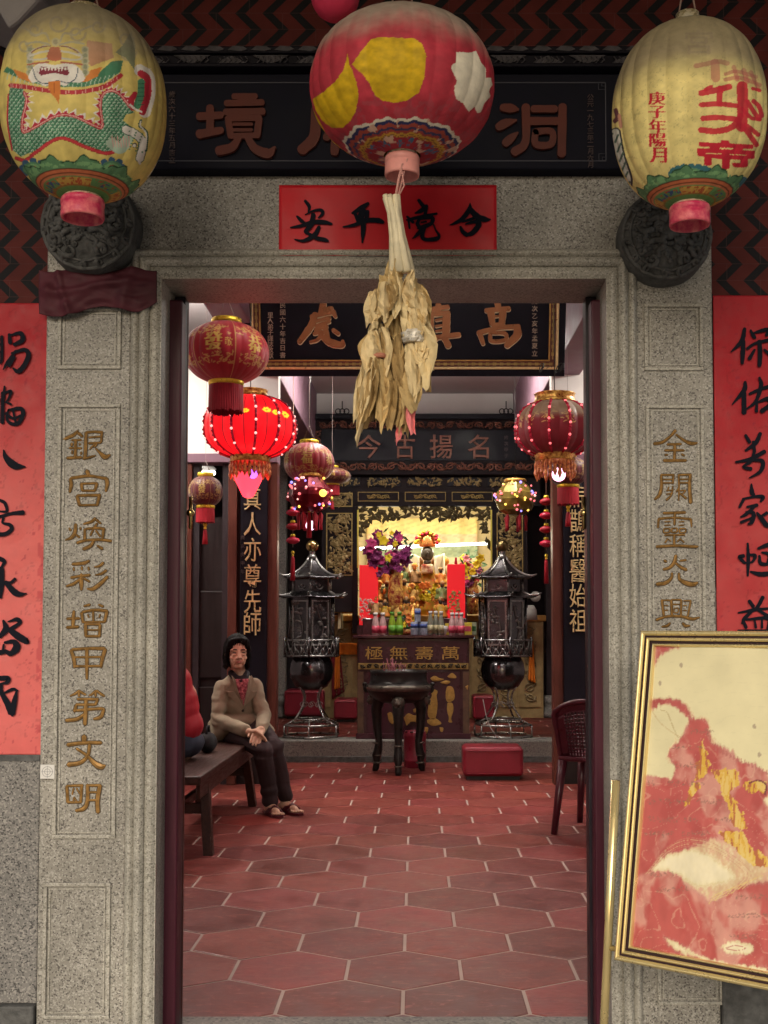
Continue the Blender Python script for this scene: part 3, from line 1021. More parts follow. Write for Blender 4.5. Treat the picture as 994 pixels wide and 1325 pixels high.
CH2 = (('15,160,22 15,330,24 5,380,14;-120,180,20 -120,330,20;-120,180,14 -10,170,18;-110,230,10 0,225,10;-110,290,10 0,285,10;-100,350,18 -140,420,8;78,145,22 85,212,30;90,150,14 170,135,30 186,190,36 120,228,26;130,280,18 60,380,24 30,432,8;100,300,18 200,270,30 236,312,34 200,400,36 150,447,34 108,420,10;122,330,18 78,402,24', 0, 410, 6.317),
       ('38,568,14 30,660,24;24,620,26 18,862,30;40,620,14 90,610,24 70,670,16 48,700,14;60,700,14 92,715,16;70,762,16 170,750,30 190,800,30 150,870,28 90,872,24 58,830,20 70,762,14;50,790,22 110,830,20 182,800,14;110,770,16 130,862,16;-60,600,18 -30,640,22;-80,700,18 -10,670,18 -70,800,10', 0, 410, 6.317),
       ('30,1088,10 50,1150,38 120,1215,56 208,1225,8', 0, 410, 6.317),
       ('-90,1080,26 -120,1150,30 -170,1230,8', 0, 410, 6.317),
       ('0,290,26 50,320,30 70,400,26 0,402,12;-120,470,20 0,455,28 120,425,30 232,415,44;35,470,24 30,520,20 100,540,34 120,580,38 70,625,36 0,635,38 -70,600,22 -60,520,20;-30,300,16 -70,380,18 0,402,14', 0, 610, 7.8),
       ('0,880,40 45,910,34 20,962,22;15,980,46 10,1140,56 5,1272,26;152,1085,28 110,1120,24 55,1120,28;60,1120,40 140,1210,56 200,1240,46 272,1230,6;-130,1060,20 -40,1050,24 -110,1230,10', 0, 610, 7.8),
       ('35,258,22 60,340,56 0,420,32;80,270,10 170,245,38 200,280,34 108,342,32;100,350,46 190,420,64 270,465,54 286,465,22;0,580,44 60,570,40 110,590,44 170,530,66 140,470,44 50,480,22;40,500,18 30,562,22;-120,300,24 -90,340,20;-150,420,20 -60,390,20 -140,520,10;-90,450,26 -90,620,24', 0, 770, 7.8),
       ('0,840,44 80,840,44 70,882,34 10,892,12;10,900,34 15,980,40 80,1100,56 120,1190,64 125,1218,20;50,985,18 130,950,28 182,965,12;170,970,18 150,1060,44 125,1185,54;-90,860,26 0,838,26;-90,860,20 -90,1180,24 -10,1100,10', 0, 770, 7.8))
for st, ox, oy, sc_ in CH2:
    brush(MB(), st, onplane(sc_, ox, oy, yw - .0095)).build('brush_character', INK, c1)
c2 = thing('door_couplet', 'red paper couplet with black brush characters on the wall right of the door', 'couplet', at(994, 700, yw))
paper_sheet('paper', REDPAPER, X(929), X(1046), Z(967), Z(381), yw, c2, 60, 300, .0025, couplet_paint(lambda v: -.10 + .35 * smooth01(1.0, .45, v), 11), seed=9)
CH3 = (('250,98,26 225,200,34 138,287,8;240,200,30 235,300,34 230,378,24;298,110,16 325,160,28 338,172,16;330,130,14 400,110,28 440,105,24 430,150,24;270,260,20 340,215,20 450,190,26 490,188,18;370,200,30 375,300,34 370,398,28;330,270,18 288,342,28;410,270,18 470,322,26', 924, 410),
       ('255,533,22 245,600,34 148,716,8;245,620,32 245,782,38;370,498,20 385,560,30 340,690,24 268,752,12;290,630,18 380,590,24 500,555,28;350,700,16 345,772,26;350,700,14 440,670,32 452,720,30 390,770,34', 924, 410),
       ('258,968,22 290,1022,28;378,952,26 340,1030,32 258,1092,18;320,1020,20 330,1100,26;412,1100,28 300,1160,28 178,1187,16;330,1080,20 308,1170,26 238,1225,18 300,1242,28;320,1170,18 395,1180,30 380,1260,28 288,1317,10', 924, 410),
       ('305,103,12 310,170,36 325,190,24;240,230,24 208,292,18;235,225,16 340,205,20 400,210,30 380,247,16;270,290,16 350,275,26;340,280,18 260,350,26 218,372,12;260,330,14 320,340,28 310,410,30 278,432,14;330,370,16 218,417,20;350,340,18 390,390,34 430,440,34 472,440,14;430,340,26 380,370,16', 924, 610),
       ('275,588,16 280,720,28 275,852,16;240,690,30 208,700,26 250,747,22;290,680,16 335,690,28 310,740,16 250,747,14;358,630,16 440,600,32 484,598,12;370,690,18 380,750,28 440,760,20;390,660,12 450,680,28 440,752,24;298,820,16 380,840,34 472,832,34', 924, 610),
       ('288,1058,24 320,1102,28;398,1028,28 360,1100,26 318,1142,16;198,1155,12 330,1130,24 440,1120,16;330,1120,20 250,1200,26 228,1242,14;340,1120,16 440,1182,28;240,1220,18 260,1275,26;260,1210,14 440,1200,28 440,1290,24;330,1210,14 340,1275,20;390,1210,14 390,1275,20;198,1302,20 482,1302,20', 924, 610))
for st, ox, oy in CH3:
    brush(MB(), st, onplane(6.314, ox, oy, yw - .0095)).build('brush_character', INK, c2)

# ---- two survey target stickers on the stone
WHITE = mat('white_sticker', (.62, .61, .58), .6)
STK = mat('sticker_print', (.25, .25, .26), .6)
for (a, b, yy, lab) in ((34, 54.5, YF + .019, 'small white crosshair sticker on rough granite below the faded couplet'), (55.2, 73.5, YF - .009, 'small white crosshair sticker at the edge of the left door pillar')):
    s = thing('target_sticker', lab, 'sticker', at((a + b) / 2, 998, yy), 'crosshair stickers on the stone')
    x0, x1, z0, z1 = X(a, yy), X(b, yy), Z(1007.5, yy), Z(989.5, yy)
    MB().box(x0, x1, yy - .0015, yy + .003, z0, z1).build('label', WHITE, s)
    cx_, cz_, r = (x0 + x1) / 2, (z0 + z1) / 2, (x1 - x0) * .36
    mk = MB()
    for q in (1, .55):
        mk.tube([(cx_ + r * q * math.cos(t * math.pi / 12), yy - .0018, cz_ + r * q * math.sin(t * math.pi / 12)) for t in range(24)], .0006, 4, closed=True)
    mk.tube([(x0 + .003, yy - .0018, cz_), (x1 - .003, yy - .0018, cz_)], .0005, 4)
    mk.tube([(cx_, yy - .0019, z0 + .003), (cx_, yy - .0019, z1 - .003)], .0005, 4)
    mk.build('crosshair', STK, s)

# ---- crumpled maroon cloth over the top of the left pillar
CLOTH = mat('maroon_plastic_cloth', (.075, .018, .026), .62, var=.35, vscale=9, bump=.15, bscale=14)
def cl(u, v):
    px = 52 + u * 152
    py = 351 + v * (56 - 8 * u + 5 * math.sin(u * 9))
    if u > .85:
        py -= (u - .85) * 60 * v
    if v == 0:
        py += 3 * math.sin(u * 14)
    p = at(px, py, YF - .02)
    n = mnoise.noise(Vector((u * 4, v * 3, 2))) * .010 + mnoise.noise(Vector((u * 9, v * 7, 5))) * .006
    fold = .014 * math.exp(-((v - .42 - .1 * math.sin(u * 6)) / .10) ** 2) + .012 * math.exp(-((u - .80 + .1 * v) / .05) ** 2) + .012 * math.exp(-((u - .16 - .1 * v) / .03) ** 2)
    edge = min(1, u * 12, (1 - u) * 8)
    return (p.x, YF - .028 - (n + fold + .010 * math.sin(math.pi * v)) * edge, p.z)
tag(MB().grid(cl, 70, 36).build('draped_cloth', CLOTH, None, solid=.002), 'crumpled maroon cloth wrapped round the head of the left door pillar', 'cloth')

# ---- wooden door: dark frame posts, leaves folded back, brass knobs
df = thing('door_frame', 'dark purple wooden door frame set inside the granite opening', 'door frame', (0, YF + .2, 0))
y0 = YF + .16
MB().box(x0o + .002, x0o + .035, y0, y0 + .06, 0.006, zopen - .004).build('post', MAROON_D, df, bevel=.003)
MB().box(x1o - .035, x1o - .002, y0, y0 + .06, 0.006, zopen - .004).build('post', MAROON_D, df, bevel=.003)
MB().tube([(x0o + .018, y0 - .004, .3), (x0o + .018, y0 - .004, 2.1)], .003, 6).build('weather_strip', STEEL, df)
MB().tube([(x1o - .018, y0 - .004, .2), (x1o - .018, y0 - .004, 2.1)], .003, 6).build('weather_strip', STEEL, df)
def leaf(sx, x_in, lab):
    g = thing('door_leaf', lab, 'door', (x_in, y0 + .05, 0))
    zt = zopen - .03
    # closing stile seen end on, then the leaf swung back behind the pillar
    MB().box(min(x_in, x_in - sx * .052), max(x_in, x_in - sx * .052), y0 - .06, y0 + .0, .03, zt).build('stile', MAROON, g, bevel=.006, seg=3)
    a = Vector((x_in - sx * .012, y0 + .02, 0))
    d = Vector((-sx * .40, .92, 0)).normalized()
    n = Vector((d.y, -d.x, 0))
    MB().obox(a + d * .32 + Vector((0, 0, zt / 2 + .015)), d, n, (0, 0, 1), .31, .018, zt / 2 - .015).build('panel', WOOD_RED, g, bevel=.004)
    k = a + d * .012 + Vector((sx * .03, 0, Z(664, 3.5)))
    MB().ball(k, .013).tube([k + Vector((0, 0, -.05)), k + Vector((0, 0, .05))], .006, 8).build('knob', BRASS, g)
    return g
leaf(1, X(232, y0 - .06), 'maroon door leaf swung inward at the left of the doorway')
leaf(-1, X(768, y0 - .06), 'maroon door leaf swung inward at the right of the doorway')

# ---- porch
PORCH = mat('porch_timber', (.035, .014, .013), .6, var=.3, vscale=5)
MB().box(-3.4, 3.4, -1.2, YF + .25, 3.9, 4.05).build('porch_ceiling', PORCH, struct=True)
pb = thing('porch_beam', 'dark red timber beam under the porch roof carrying the lanterns', 'beam', (0, 2.7, 3.35))
MB().box(-3.4, 3.4, 2.62, 2.80, 3.30, 3.52).build('beam', PORCH, pb, bevel=.01)
for x in (-2.4, 2.6):
    MB().box(x, x + .2, 2.64, 2.78, 3.52, 3.9).build('strut', PORCH, pb)
gp = thing('wall_bracket', 'grey plaster bracket sticking out beside the dragon lantern', 'bracket', at(10, 20, 2.95))
pts = [(0, 0), (62, 0), (30, 36), (17, 46), (0, 16), (-60, -10), (-60, -60), (62, -60)]
q0 = at(0, 0, 3.05)
k_ = 3.05 / FPX
MB().prism([(a * k_, -b * k_) for a, b in pts], (q0.x, 3.32, q0.z), (1, 0, 0), (0, 0, 1), 0, .3).build('plaster', mat('grey_plaster', (.30, .28, .28), .7, var=.15), gp, bevel=.01)
# ================================================================== FRONT LANTERNS (painted paper, hung from the porch beam)
LANT = mat('painted_lantern_paper', (.5, .4, .1), .62, attr='paint', bump=.22, bscale=38, aniso=(1, 1, .55))
PINKRING = mat('pink_plastic_ring', (.62, .035, .11), .4, var=.3, vscale=30, col2=(.66, .20, .19))
PALEPINK = mat('pale_pink_ring', (.70, .30, .26), .5, var=.15, vscale=20)
GOLDBAND = mat('worn_gold_foil', (.72, .58, .28), .3, metal=.5, var=.35, vscale=45, col2=(.80, .76, .62))
CORD = mat('cord', (.30, .20, .16), .7)

def body_mesh(c, Rr, A, ex, zb, zt, canv, pleats, amp, ringfun, dust, nu=560, nv=300, seed=0, sag=0.0):
    """barrel of revolution; canvas in photo pixels seen from the front, repeated on the back"""
    tt = np.linspace(zb, zt, nv + 1)
    th = np.linspace(0, 2 * math.pi, nu, endpoint=False)
    T, TH = np.meshgrid(tt, th, indexing='ij')
    base = (1 - np.abs(T) ** ex) ** (1 / ex if ex < 2.1 else .47)
    pl = 1 + amp * (np.abs(np.sin(TH * pleats / 2)) - .5) * np.sqrt(np.clip(1 - T ** 2, 0.05, 1))
    wob = 1 + .010 * (fbm(TH * 2.2 + 5, T * 4 + 9, seed) - .5) * 2
    rad = Rr * base * pl * wob
    P = np.stack([c[0] + rad * np.cos(TH), c[1] + rad * np.sin(TH), c[2] + A * T + 0 * TH], -1).reshape(-1, 3)
    front = np.sin(TH).ravel() < .28
    Q = P.copy()
    Q[~front, 1] = 2 * c[1] - Q[~front, 1]
    px = proj(Q)
    col = canv.sample(px[:, 0], px[:, 1])
    rho = base.ravel()
    col = ringfun(col, rho, T.ravel(), TH.ravel())
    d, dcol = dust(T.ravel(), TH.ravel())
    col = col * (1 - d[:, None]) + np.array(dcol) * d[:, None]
    g = .80 + .40 * fbm(TH.ravel() * 9, T.ravel() * 16, seed + 5)
    col = col * g[:, None]
    mb = MB()
    f = []
    for j in range(nv):
        a = j * nu
        for i in range(nu):
            i2 = (i + 1) % nu
            f.append((a + i, a + i2, a + nu + i2, a + nu + i))
    mb.v = [tuple(p) for p in P]
    mb.f = f
    mb.sm = [True] * len(f)
    mb.mi = [0] * len(f)
    mb.col = col
    return mb

def neck_ring(root, c, z0, r, h, m, foil_h):
    fo = MB().lathe([(r * .80, 0), (r * .84, -foil_h * .5), (r * .86, -foil_h)], (c[0], c[1], z0 + foil_h), 40)
    fo.build('foil_band', GOLDBAND, root)
    p = [(r * .86, .0), (r * .97, -.002), (r, -.006), (r * 1.0, -h * .35), (r * .96, -h * .38), (r * .98, -h * .42), (r * 1.0, -h * .9), (r * .97, -h), (r * .88, -h), (r * .86, -h * .9), (r * .85, -.02), (r * .3, -.018)]
    MB().lathe(p, (c[0], c[1], z0), 44).build('bottom_ring', m, root)

def top_cap(root, c, z1, r, h, m):
    MB().lathe([(r * 1.15, -.004), (r * 1.15, .004), (r, .006), (r, h), (r * .8, h), (r * .8, .01)], (c[0], c[1], z1), 32).build('top_ring', m, root)
    MB().tube([(c[0] - r * .8, c[1], z1 + h * .8), (c[0], c[1], z1 + .16), (c[0], c[1], 3.32)], .0022, 6).tube([(c[0] + r * .8, c[1], z1 + h * .8), (c[0], c[1], z1 + .16)], .0022, 6).build('cord', CORD, root)

YELLOW, YEL2 = (.66, .53, .16), (.76, .64, .25)
GRN, DGRN, PGRN = (.07, .22, .12), (.02, .09, .055), (.42, .55, .42)
RED, PINK, WHT = (.45, .03, .05), (.70, .38, .34), (.74, .71, .64)
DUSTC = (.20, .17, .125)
YL = 2.70
# ---------- left lantern: painted dragon
def dragon_canvas():
    cv = Canvas(-4, -4, 222, 300, 4, YELLOW, sc=4.418)
    n = fbm(cv.X * .05, cv.Y * .05, 3)
    cv.a *= (.82 + .36 * n)[..., None]
    # faint clouds on the crown
    for (x, y, r) in ((330, 130, 60), (200, 170, 40), (440, 190, 50), (560, 150, 40), (720, 220, 46), (730, 300, 50), (140, 260, 40)):
        cv.stroke([(x + r * math.cos(t * .5) * (1 - t * .05), y + r * math.sin(t * .5) * (1 - t * .05)) for t in range(14)], 13, (.42, .36, .22), .8)
    # green mane behind the jaw, red belt
    cv.poly([(20, 410), (70, 430), (160, 470), (300, 497), (480, 497), (600, 470), (690, 410), (705, 345), (640, 350), (560, 420), (420, 470), (250, 470), (110, 420), (40, 380)], GRN)
    for i in range(26):
        x = 40 + i * 25
        y = 440 + 46 * math.sin((x - 40) / 650 * math.pi)
        cv.stroke([(x, y + 14), (x + 4, y - 6), (x + 14, y - 26)], 5, PGRN)
    # body
    body = [(58, 490), (95, 482), (130, 495), (150, 560), (128, 690), (135, 752), (200, 727), (320, 663), (420, 663), (540, 718), (583, 722), (574, 600), (592, 537), (640, 520), (690, 545), (735, 600), (770, 645), (722, 655), (705, 690), (765, 735), (745, 795), (680, 862), (600, 868), (500, 832), (345, 787), (200, 862), (120, 897), (70, 855), (45, 700), (48, 560)]
    M = cv.mask(body)
    cv.fill(M, GRN)
    # scales: rows of pale crescents inside the body only
    keep = cv.a.copy()
    row = 0
    y = 490
    while y < 900:
        x = 30 + (row % 2) * 13
        while x < 780:
            cv.dot(x, y, 10.5, DGRN)
            cv.dot(x - 1, y - 3, 8.5, PGRN)
            cv.dot(x + 1, y + 1, 6.6, (.09, .27, .15))
            x += 26
        y += 17
        row += 1
    pal = fbm(cv.X * .06, cv.Y * .06, 21)[..., None]
    cv.a = np.where(M[..., None], cv.a * (.75 + .5 * pal), keep)
    # spikes and flames on the back
    def spikes(path, n, hgt, c1, c2, side=1):
        c = catmull(path, 8)
        L = len(c)
        for i in range(n):
            a = c[int(i / n * (L - 1))]
            b = c[min(L - 1, int((i + .8) / n * (L - 1)) + 1)]
            d = np.array(b) - np.array(a)
            nn = np.array((d[1], -d[0])) * side
            nn = nn / (np.hypot(*nn) + 1e-6)
            tip = (np.array(a) + np.array(b)) / 2 + nn * hgt + d * .35
            cv.poly([a, tip, b], c2)
            tip2 = (np.array(a) + np.array(b)) / 2 + nn * hgt * .6 + d * .2
            cv.poly([a, tip2, b], c1)
    back = [(140, 530), (152, 580), (128, 690), (136, 755), (200, 727), (320, 663), (420, 663), (540, 718), (584, 722), (573, 600), (592, 537), (640, 518), (692, 545), (742, 610)]
    spikes(back, 34, 46, RED, WHT)
    cv.stroke(back, 17, RED)
    cv.stroke(back, 6, PINK)
    belly = [(95, 905), (150, 915), (210, 868), (345, 790), (500, 845), (600, 876), (668, 862)]
    cv.stroke(belly, 22, (.33, .02, .03))
    cv.stroke(belly, 15, (.55, .05, .06))
    cv.stroke([(48, 540), (44, 700), (70, 860)], 9, RED)
    belt = [(62, 488), (150, 497), (300, 521), (450, 526), (600, 494), (690, 432)]
    cv.stroke(belt, 26, (.45, .04, .05))
    for i in range(24):
        q = catmull(belt, 8)[int(i / 24 * 40)]
        cv.stroke([(q[0], q[1] - 10), (q[0] + 3, q[1] + 10)], 4, PINK)
    # tail with flames
    cv.stroke([(800, 400), (850, 440), (855, 540), (830, 640)], 66, WHT)
    for i in range(11):
        y0 = 395 + i * 24
        cv.poly([(835 + 22 * math.sin(i * .33), y0 + 22), (885 - abs(i - 5) * 3, y0 - 8), (842 + 22 * math.sin(i * .33), y0)], WHT)
    cv.stroke([(805, 420), (842, 450), (846, 540), (815, 640)], 40, RED)
    cv.stroke([(772, 540), (750, 575), (760, 615)], 34, RED)
    cv.stroke([(808, 470), (805, 540), (785, 605)], 42, GRN)
    for i in range(6):
        cv.stroke([(788, 480 + i * 24), (826, 478 + i * 24)], 4, DGRN)
    cv.stroke([(745, 600), (775, 625), (810, 640)], 12, WHT)
    # leg and claw
    cv.stroke([(640, 820), (690, 850), (735, 790)], 60, PGRN)
    for i in range(7):
        cv.stroke([(640 + i * 16, 780 + i % 2 * 10), (650 + i * 15, 840)], 5, PINK)
    cv.stroke([(720, 740), (780, 770), (818, 820), (800, 905)], 52, DGRN)
    cv.stroke([(720, 740), (780, 770), (818, 820), (800, 905)], 43, WHT)
    for i in range(16):
        cv.dot(740 + (i * 37) % 80, 750 + i * 8, 5, GRN)
    cv.stroke([(806, 690), (800, 720), (840, 760), (836, 860)], 16, DGRN)
    cv.stroke([(806, 695), (803, 720), (836, 765), (832, 850)], 9, WHT)
    cv.stroke([(790, 900), (800, 935)], 14, WHT)
    cv.dot(770, 830, 14, (.1, .08, .07))
    cv.dot(768, 832, 9, WHT)
    # face
    cv.poly([(470, 470), (520, 400), (585, 382), (560, 435), (505, 465)], (.62, .22, .05))
    cv.poly([(75, 395), (150, 420), (185, 475), (105, 445)], (.62, .22, .05))
    cv.poly([(500, 230), (640, 250), (650, 330), (520, 380), (480, 330)], (.50, .27, .15))
    cv.poly([(660, 300), (700, 260), (750, 180), (775, 260), (770, 400), (720, 330)], (.22, .25, .14))
    for x0, x1 in ((140, 205), (455, 520)):
        for i in range(5):
            cv.dot((x0 + x1) / 2, 285 + i * 32, 22, (.44, .42, .27))
            cv.dot((x0 + x1) / 2, 285 + i * 32, 13, (.28, .30, .19))
    cv.poly([(160, 440), (190, 385), (240, 360), (310, 372), (390, 360), (450, 385), (485, 440), (465, 470), (410, 470), (370, 492), (320, 475), (260, 492), (215, 470), (180, 470)], WHT, smooth=True)
    cv.stroke([(185, 385), (210, 455), (260, 478), (330, 462), (390, 474), (435, 445), (445, 390)], 5, (.05, .08, .12))
    cv.poly([(215, 412), (235, 380), (310, 388), (385, 380), (405, 412), (385, 432), (310, 416), (235, 432)], (.22, .03, .05))
    for i in range(9):
        cv.poly([(232 + i * 19, 386), (241 + i * 19, 408), (250 + i * 19, 386)], WHT)
    for s_ in (0, 1):
        x = 222 if s_ == 0 else 398
        cv.poly([(x - 9, 380), (x, 425), (x + 9, 380)], WHT)
    cv.poly([(275, 468), (345, 460), (346, 525), (336, 592), (318, 560), (300, 545), (280, 512)], (.62, .20, .04))
    cv.stroke([(310, 475), (312, 530)], 5, (.4, .09, .02))
    for sx in (-1, 1):
        m = lambda x: 314 + sx * (x - 314) 
        cv.stroke([(m(345), 330), (m(400), 340), (m(465), 335), (m(440), 290), (m(370), 262)], 11, (.52, .50, .42))
        cv.stroke([(m(350), 292), (m(400), 300), (m(455), 318)], 11, (.60, .57, .48))
        cv.stroke([(m(340), 262), (m(400), 272), (m(450), 300)], 7, (.28, .12, .08))
        cv.stroke([(m(350), 355), (m(420), 362), (m(470), 370)], 10, (.42, .14, .08))
        cv.stroke([(m(345), 235), (m(370), 190), (m(430), 200), (m(470), 170), (m(520), 150)], 12, (.50, .45, .28))
        cv.stroke([(m(345), 255), (m(410), 240), (m(480), 250)], 12, (.46, .43, .28))
    cv.poly([(288, 268), (340, 268), (355, 320), (350, 342), (314, 350), (270, 342), (268, 320)], (.46, .15, .08))
    cv.dot(318, 240, 25, (.55, .50, .28))
    cv.dot(318, 240, 14, (.36, .33, .2))
    # lotus lip blobs above the bottom ring
    for (x, y) in ((190, 965), (640, 960)):
        for a in range(8):
            cv.dot(x + 62 * math.cos(a * .785), y - 4 + 40 * math.sin(a * .785), 20, (.05, .12, .20))
        cv.dot(x, y, 60, (.10, .25, .13), ry=40)
        cv.dot(x, y, 42, (.17, .36, .16), ry=28)
        cv.dot(x, y, 20, (.38, .05, .04), ry=17)
    cv.stroke([(240, 990), (330, 950), (400, 940), (480, 945), (560, 985)], 34, (.13, .28, .14))
    cv.stroke([(300, 935), (380, 925), (470, 935)], 5, (.35, .15, .05))
    return cv

def ring_yellow(col, rho, T, TH):
    low = T < -.3
    def band(a, b, c, al=1.0):
        M = low & (rho >= a) & (rho < b)
        col[M] = col[M] * (1 - al) + np.array(c) * al
    edge = .66 + .035 * np.sin(TH * 9) + .015 * np.sin(TH * 23)
    M = low & (rho < edge)
    col[M] = (.11, .25, .12)
    M = low & (rho < edge) & (rho > edge - .014)
    col[M] = (.03, .08, .04)
    sw = fbm(TH * 7, rho * 26, 9)
    M = low & (rho < .64) & (rho > .57) & (sw > .55)
    col[M] = (.20, .40, .18)
    band(.545, .562, (.10, .03, .02))
    band(.51, .545, (.55, .16, .07))
    band(.498, .51, (.12, .04, .02))
    band(.47, .498, (.58, .20, .09))
    band(.33, .47, (.13, .30, .11))
    sect = ((TH * 3 / math.pi) % 2 < 1)
    M = low & (rho >= .35) & (rho < .455) & sect
    col[M] = (.55, .36, .08)
    M = low & (rho >= .35) & (rho < .455) & (fbm(TH * 14, rho * 40, 4) > .60)
    col[M] = (.42, .10, .04)
    M = low & (rho >= .365) & (rho < .43) & ~sect & (fbm(TH * 8, rho * 30, 14) > .56)
    col[M] = (.05, .10, .22)
    band(.315, .33, (.30, .16, .04))
    band(0, .315, (.12, .33, .10))
    return col

DR = at(109, 138, YL)
rl_ = 105.5 * YL / FPX
dl = thing('paper_lantern', 'yellow barrel paper lantern painted with a green scaled dragon', 'lantern', DR, 'big paper lanterns under the porch')
ad = .228
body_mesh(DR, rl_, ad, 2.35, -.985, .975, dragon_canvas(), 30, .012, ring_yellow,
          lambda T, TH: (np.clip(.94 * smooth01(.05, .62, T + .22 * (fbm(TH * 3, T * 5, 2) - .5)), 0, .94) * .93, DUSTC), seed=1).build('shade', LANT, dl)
neck_ring(dl, DR, DR.z - ad * 1.0, 28 * YL / FPX, .050, PINKRING, .022)
top_cap(dl, DR, DR.z + ad * .97, .042, .02, GOLDBAND)

# ---------- right lantern: red temple writing
def writing_canvas():
    cv = Canvas(776, -4, 998, 316, 4, YEL2, sc=4.276, ox=780)
    n = fbm(cv.X * .05, cv.Y * .05, 13)
    cv.a *= (.80 + .40 * n)[..., None]
    cr = np.abs(fbm(cv.X * .16, cv.Y * .10, 8) - .5) < .010
    cv.a[cr] *= .72
    RD = (.56, .025, .045)
    cv.glyph('宮', 455, 165, 610, 300, (.30, .20, .16), .01, .45)
    for st, w in (([(515, 365), (590, 350), (640, 340), (690, 350)], 26), ([(620, 350), (625, 430)], 50), ([(680, 410), (740, 395), (850, 425)], 20), ([(680, 440), (760, 430), (870, 470)], 22), ([(725, 370), (745, 440)], 24), ([(780, 390), (800, 450)], 28), ([(820, 400), (865, 500)], 22)):
        cv.stroke(st, w, (.50, .10, .10), .62)
    for st, w in (([(545, 515), (620, 500), (700, 480)], 34), ([(570, 495), (600, 480)], 22), ([(545, 580), (640, 575), (740, 585)], 28), ([(555, 655), (640, 650), (740, 660)], 30), ([(545, 720), (640, 725), (720, 700), (765, 640)], 34),
                  ([(650, 490), (645, 570)], 34), ([(772, 480), (775, 600), (768, 700)], 62), ([(760, 690), (800, 730), (850, 800)], 30), ([(770, 600), (820, 650), (865, 660)], 22), ([(800, 560), (830, 610), (868, 660)], 26), ([(790, 690), (860, 745)], 26), ([(835, 560), (865, 590), (880, 640)], 26), ([(830, 490), (870, 500)], 18)):
        cv.stroke(st, w, RD, .96)
    for dx, dy in ((-7, -5), (0, 0), (7, 5), (-7, 5), (7, -5), (0, 8)):
        cv.glyph('帝', 530 + dx, 772 + dy, 834 + dx, 920 + dy, RD, .004, shear=16)
    ys = ((508, 580, '庚'), (585, 655, '子'), (660, 735, '年'), (738, 812, '陽'), (816, 900, '月'))
    for a, b, ch in ys:
        for dx in (-4, 0, 4):
            cv.glyph(ch, 254 + dx + (a - 508) * .03, a, 343 + dx + (a - 508) * .03, b, RD, .0)
    # lotus blob above the base band
    for a in range(9):
        cv.dot(490 + 105 * math.cos(math.pi * a / 8), 965 - 38 * math.sin(math.pi * a / 8), 24, (.05, .17, .20))
    cv.dot(490, 975, 80, (.13, .30, .15), ry=46)
    cv.dot(490, 968, 30, (.40, .05, .05), ry=14)
    cv.dot(180, 1085, 30, (.10, .28, .15))
    cv.dot(775, 1010, 34, (.06, .17, .20))
    # the edge of the dragon that continues round the left side
    cv.stroke([(72, 735), (95, 860), (135, 980), (135, 1040)], 58, (.05, .05, .05))
    cv.stroke([(70, 735), (92, 860), (130, 980), (130, 1040)], 44, (.70, .70, .62))
    for i in range(40):
        cv.dot(66 + i * 1.9 + (i * 29 % 34) - 12, 740 + i * 7.6, 6, (.10, .16, .12))
    cv.stroke([(72, 610), (82, 650), (68, 670)], 24, (.16, .06, .07))
    cv.stroke([(92, 640), (100, 700)], 20, (.60, .30, .20))
    return cv

WR = at(891, 150, YL)
rw_ = 98.5 * YL / FPX
rlw = thing('paper_lantern', 'yellow barrel paper lantern with large red painted characters', 'lantern', WR, 'big paper lanterns under the porch')
aw = .224
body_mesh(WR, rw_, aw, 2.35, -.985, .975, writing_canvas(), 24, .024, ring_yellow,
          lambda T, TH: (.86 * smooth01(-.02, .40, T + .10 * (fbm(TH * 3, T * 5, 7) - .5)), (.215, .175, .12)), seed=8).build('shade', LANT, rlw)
neck_ring(rlw, WR, WR.z - aw * 1.0, 26.5 * YL / FPX, .048, PINKRING, .024)
top_cap(rlw, WR, WR.z + aw * .97, .028, .035, GOLDBAND)

# ---------- middle lantern: red with yellow and white patches
def patch_canvas():
    cv = Canvas(394, -2, 648, 240, 4, (.45, .040, .060), sc=3.823, ox=390)
    n = fbm(cv.X * .06, cv.Y * .05, 31)
    cv.a *= (.72 + .56 * n)[..., None]
    st = fbm(cv.X * .14, cv.Y * .12, 37)
    M = (st > .60) & (cv.Y > 120)
    cv.a[M] = cv.a[M] * .75 + np.array((.22, .10, .12)) * .25
    Y_ = (.62, .40, .012)
    cv.poly([(250, 320), (290, 260), (345, 195), (380, 183), (560, 190), (595, 215), (618, 270), (610, 380), (580, 460), (520, 500), (460, 508), (400, 498), (365, 470), (335, 410), (300, 365)], Y_, warp=.8, wf=.3)
    cv.poly([(226, 258), (240, 320), (272, 400), (283, 470), (270, 550), (240, 600), (205, 632), (150, 632), (105, 600), (70, 545), (55, 490), (110, 455), (170, 400), (205, 350), (222, 300)], Y_, warp=.8, wf=.3)
    cv.poly([(40, 480), (60, 545), (112, 640), (135, 695), (110, 690), (50, 560)], Y_)
    yel = (cv.a[..., 1] > .2)
    w = fbm(cv.X * .10, cv.Y * .12, 41)
    cv.a[yel] *= (.62 + .70 * w[yel])[:, None]
    cv.poly([(765, 258), (800, 256), (830, 262), (865, 250), (885, 300), (915, 345), (912, 385), (940, 385), (945, 420), (930, 445), (935, 480), (905, 510), (890, 555), (870, 558), (855, 530), (830, 555), (800, 510), (765, 490), (755, 440), (770, 400), (740, 335), (748, 318), (765, 310)], (.74, .68, .54), warp=.7, wf=.35)
    return cv
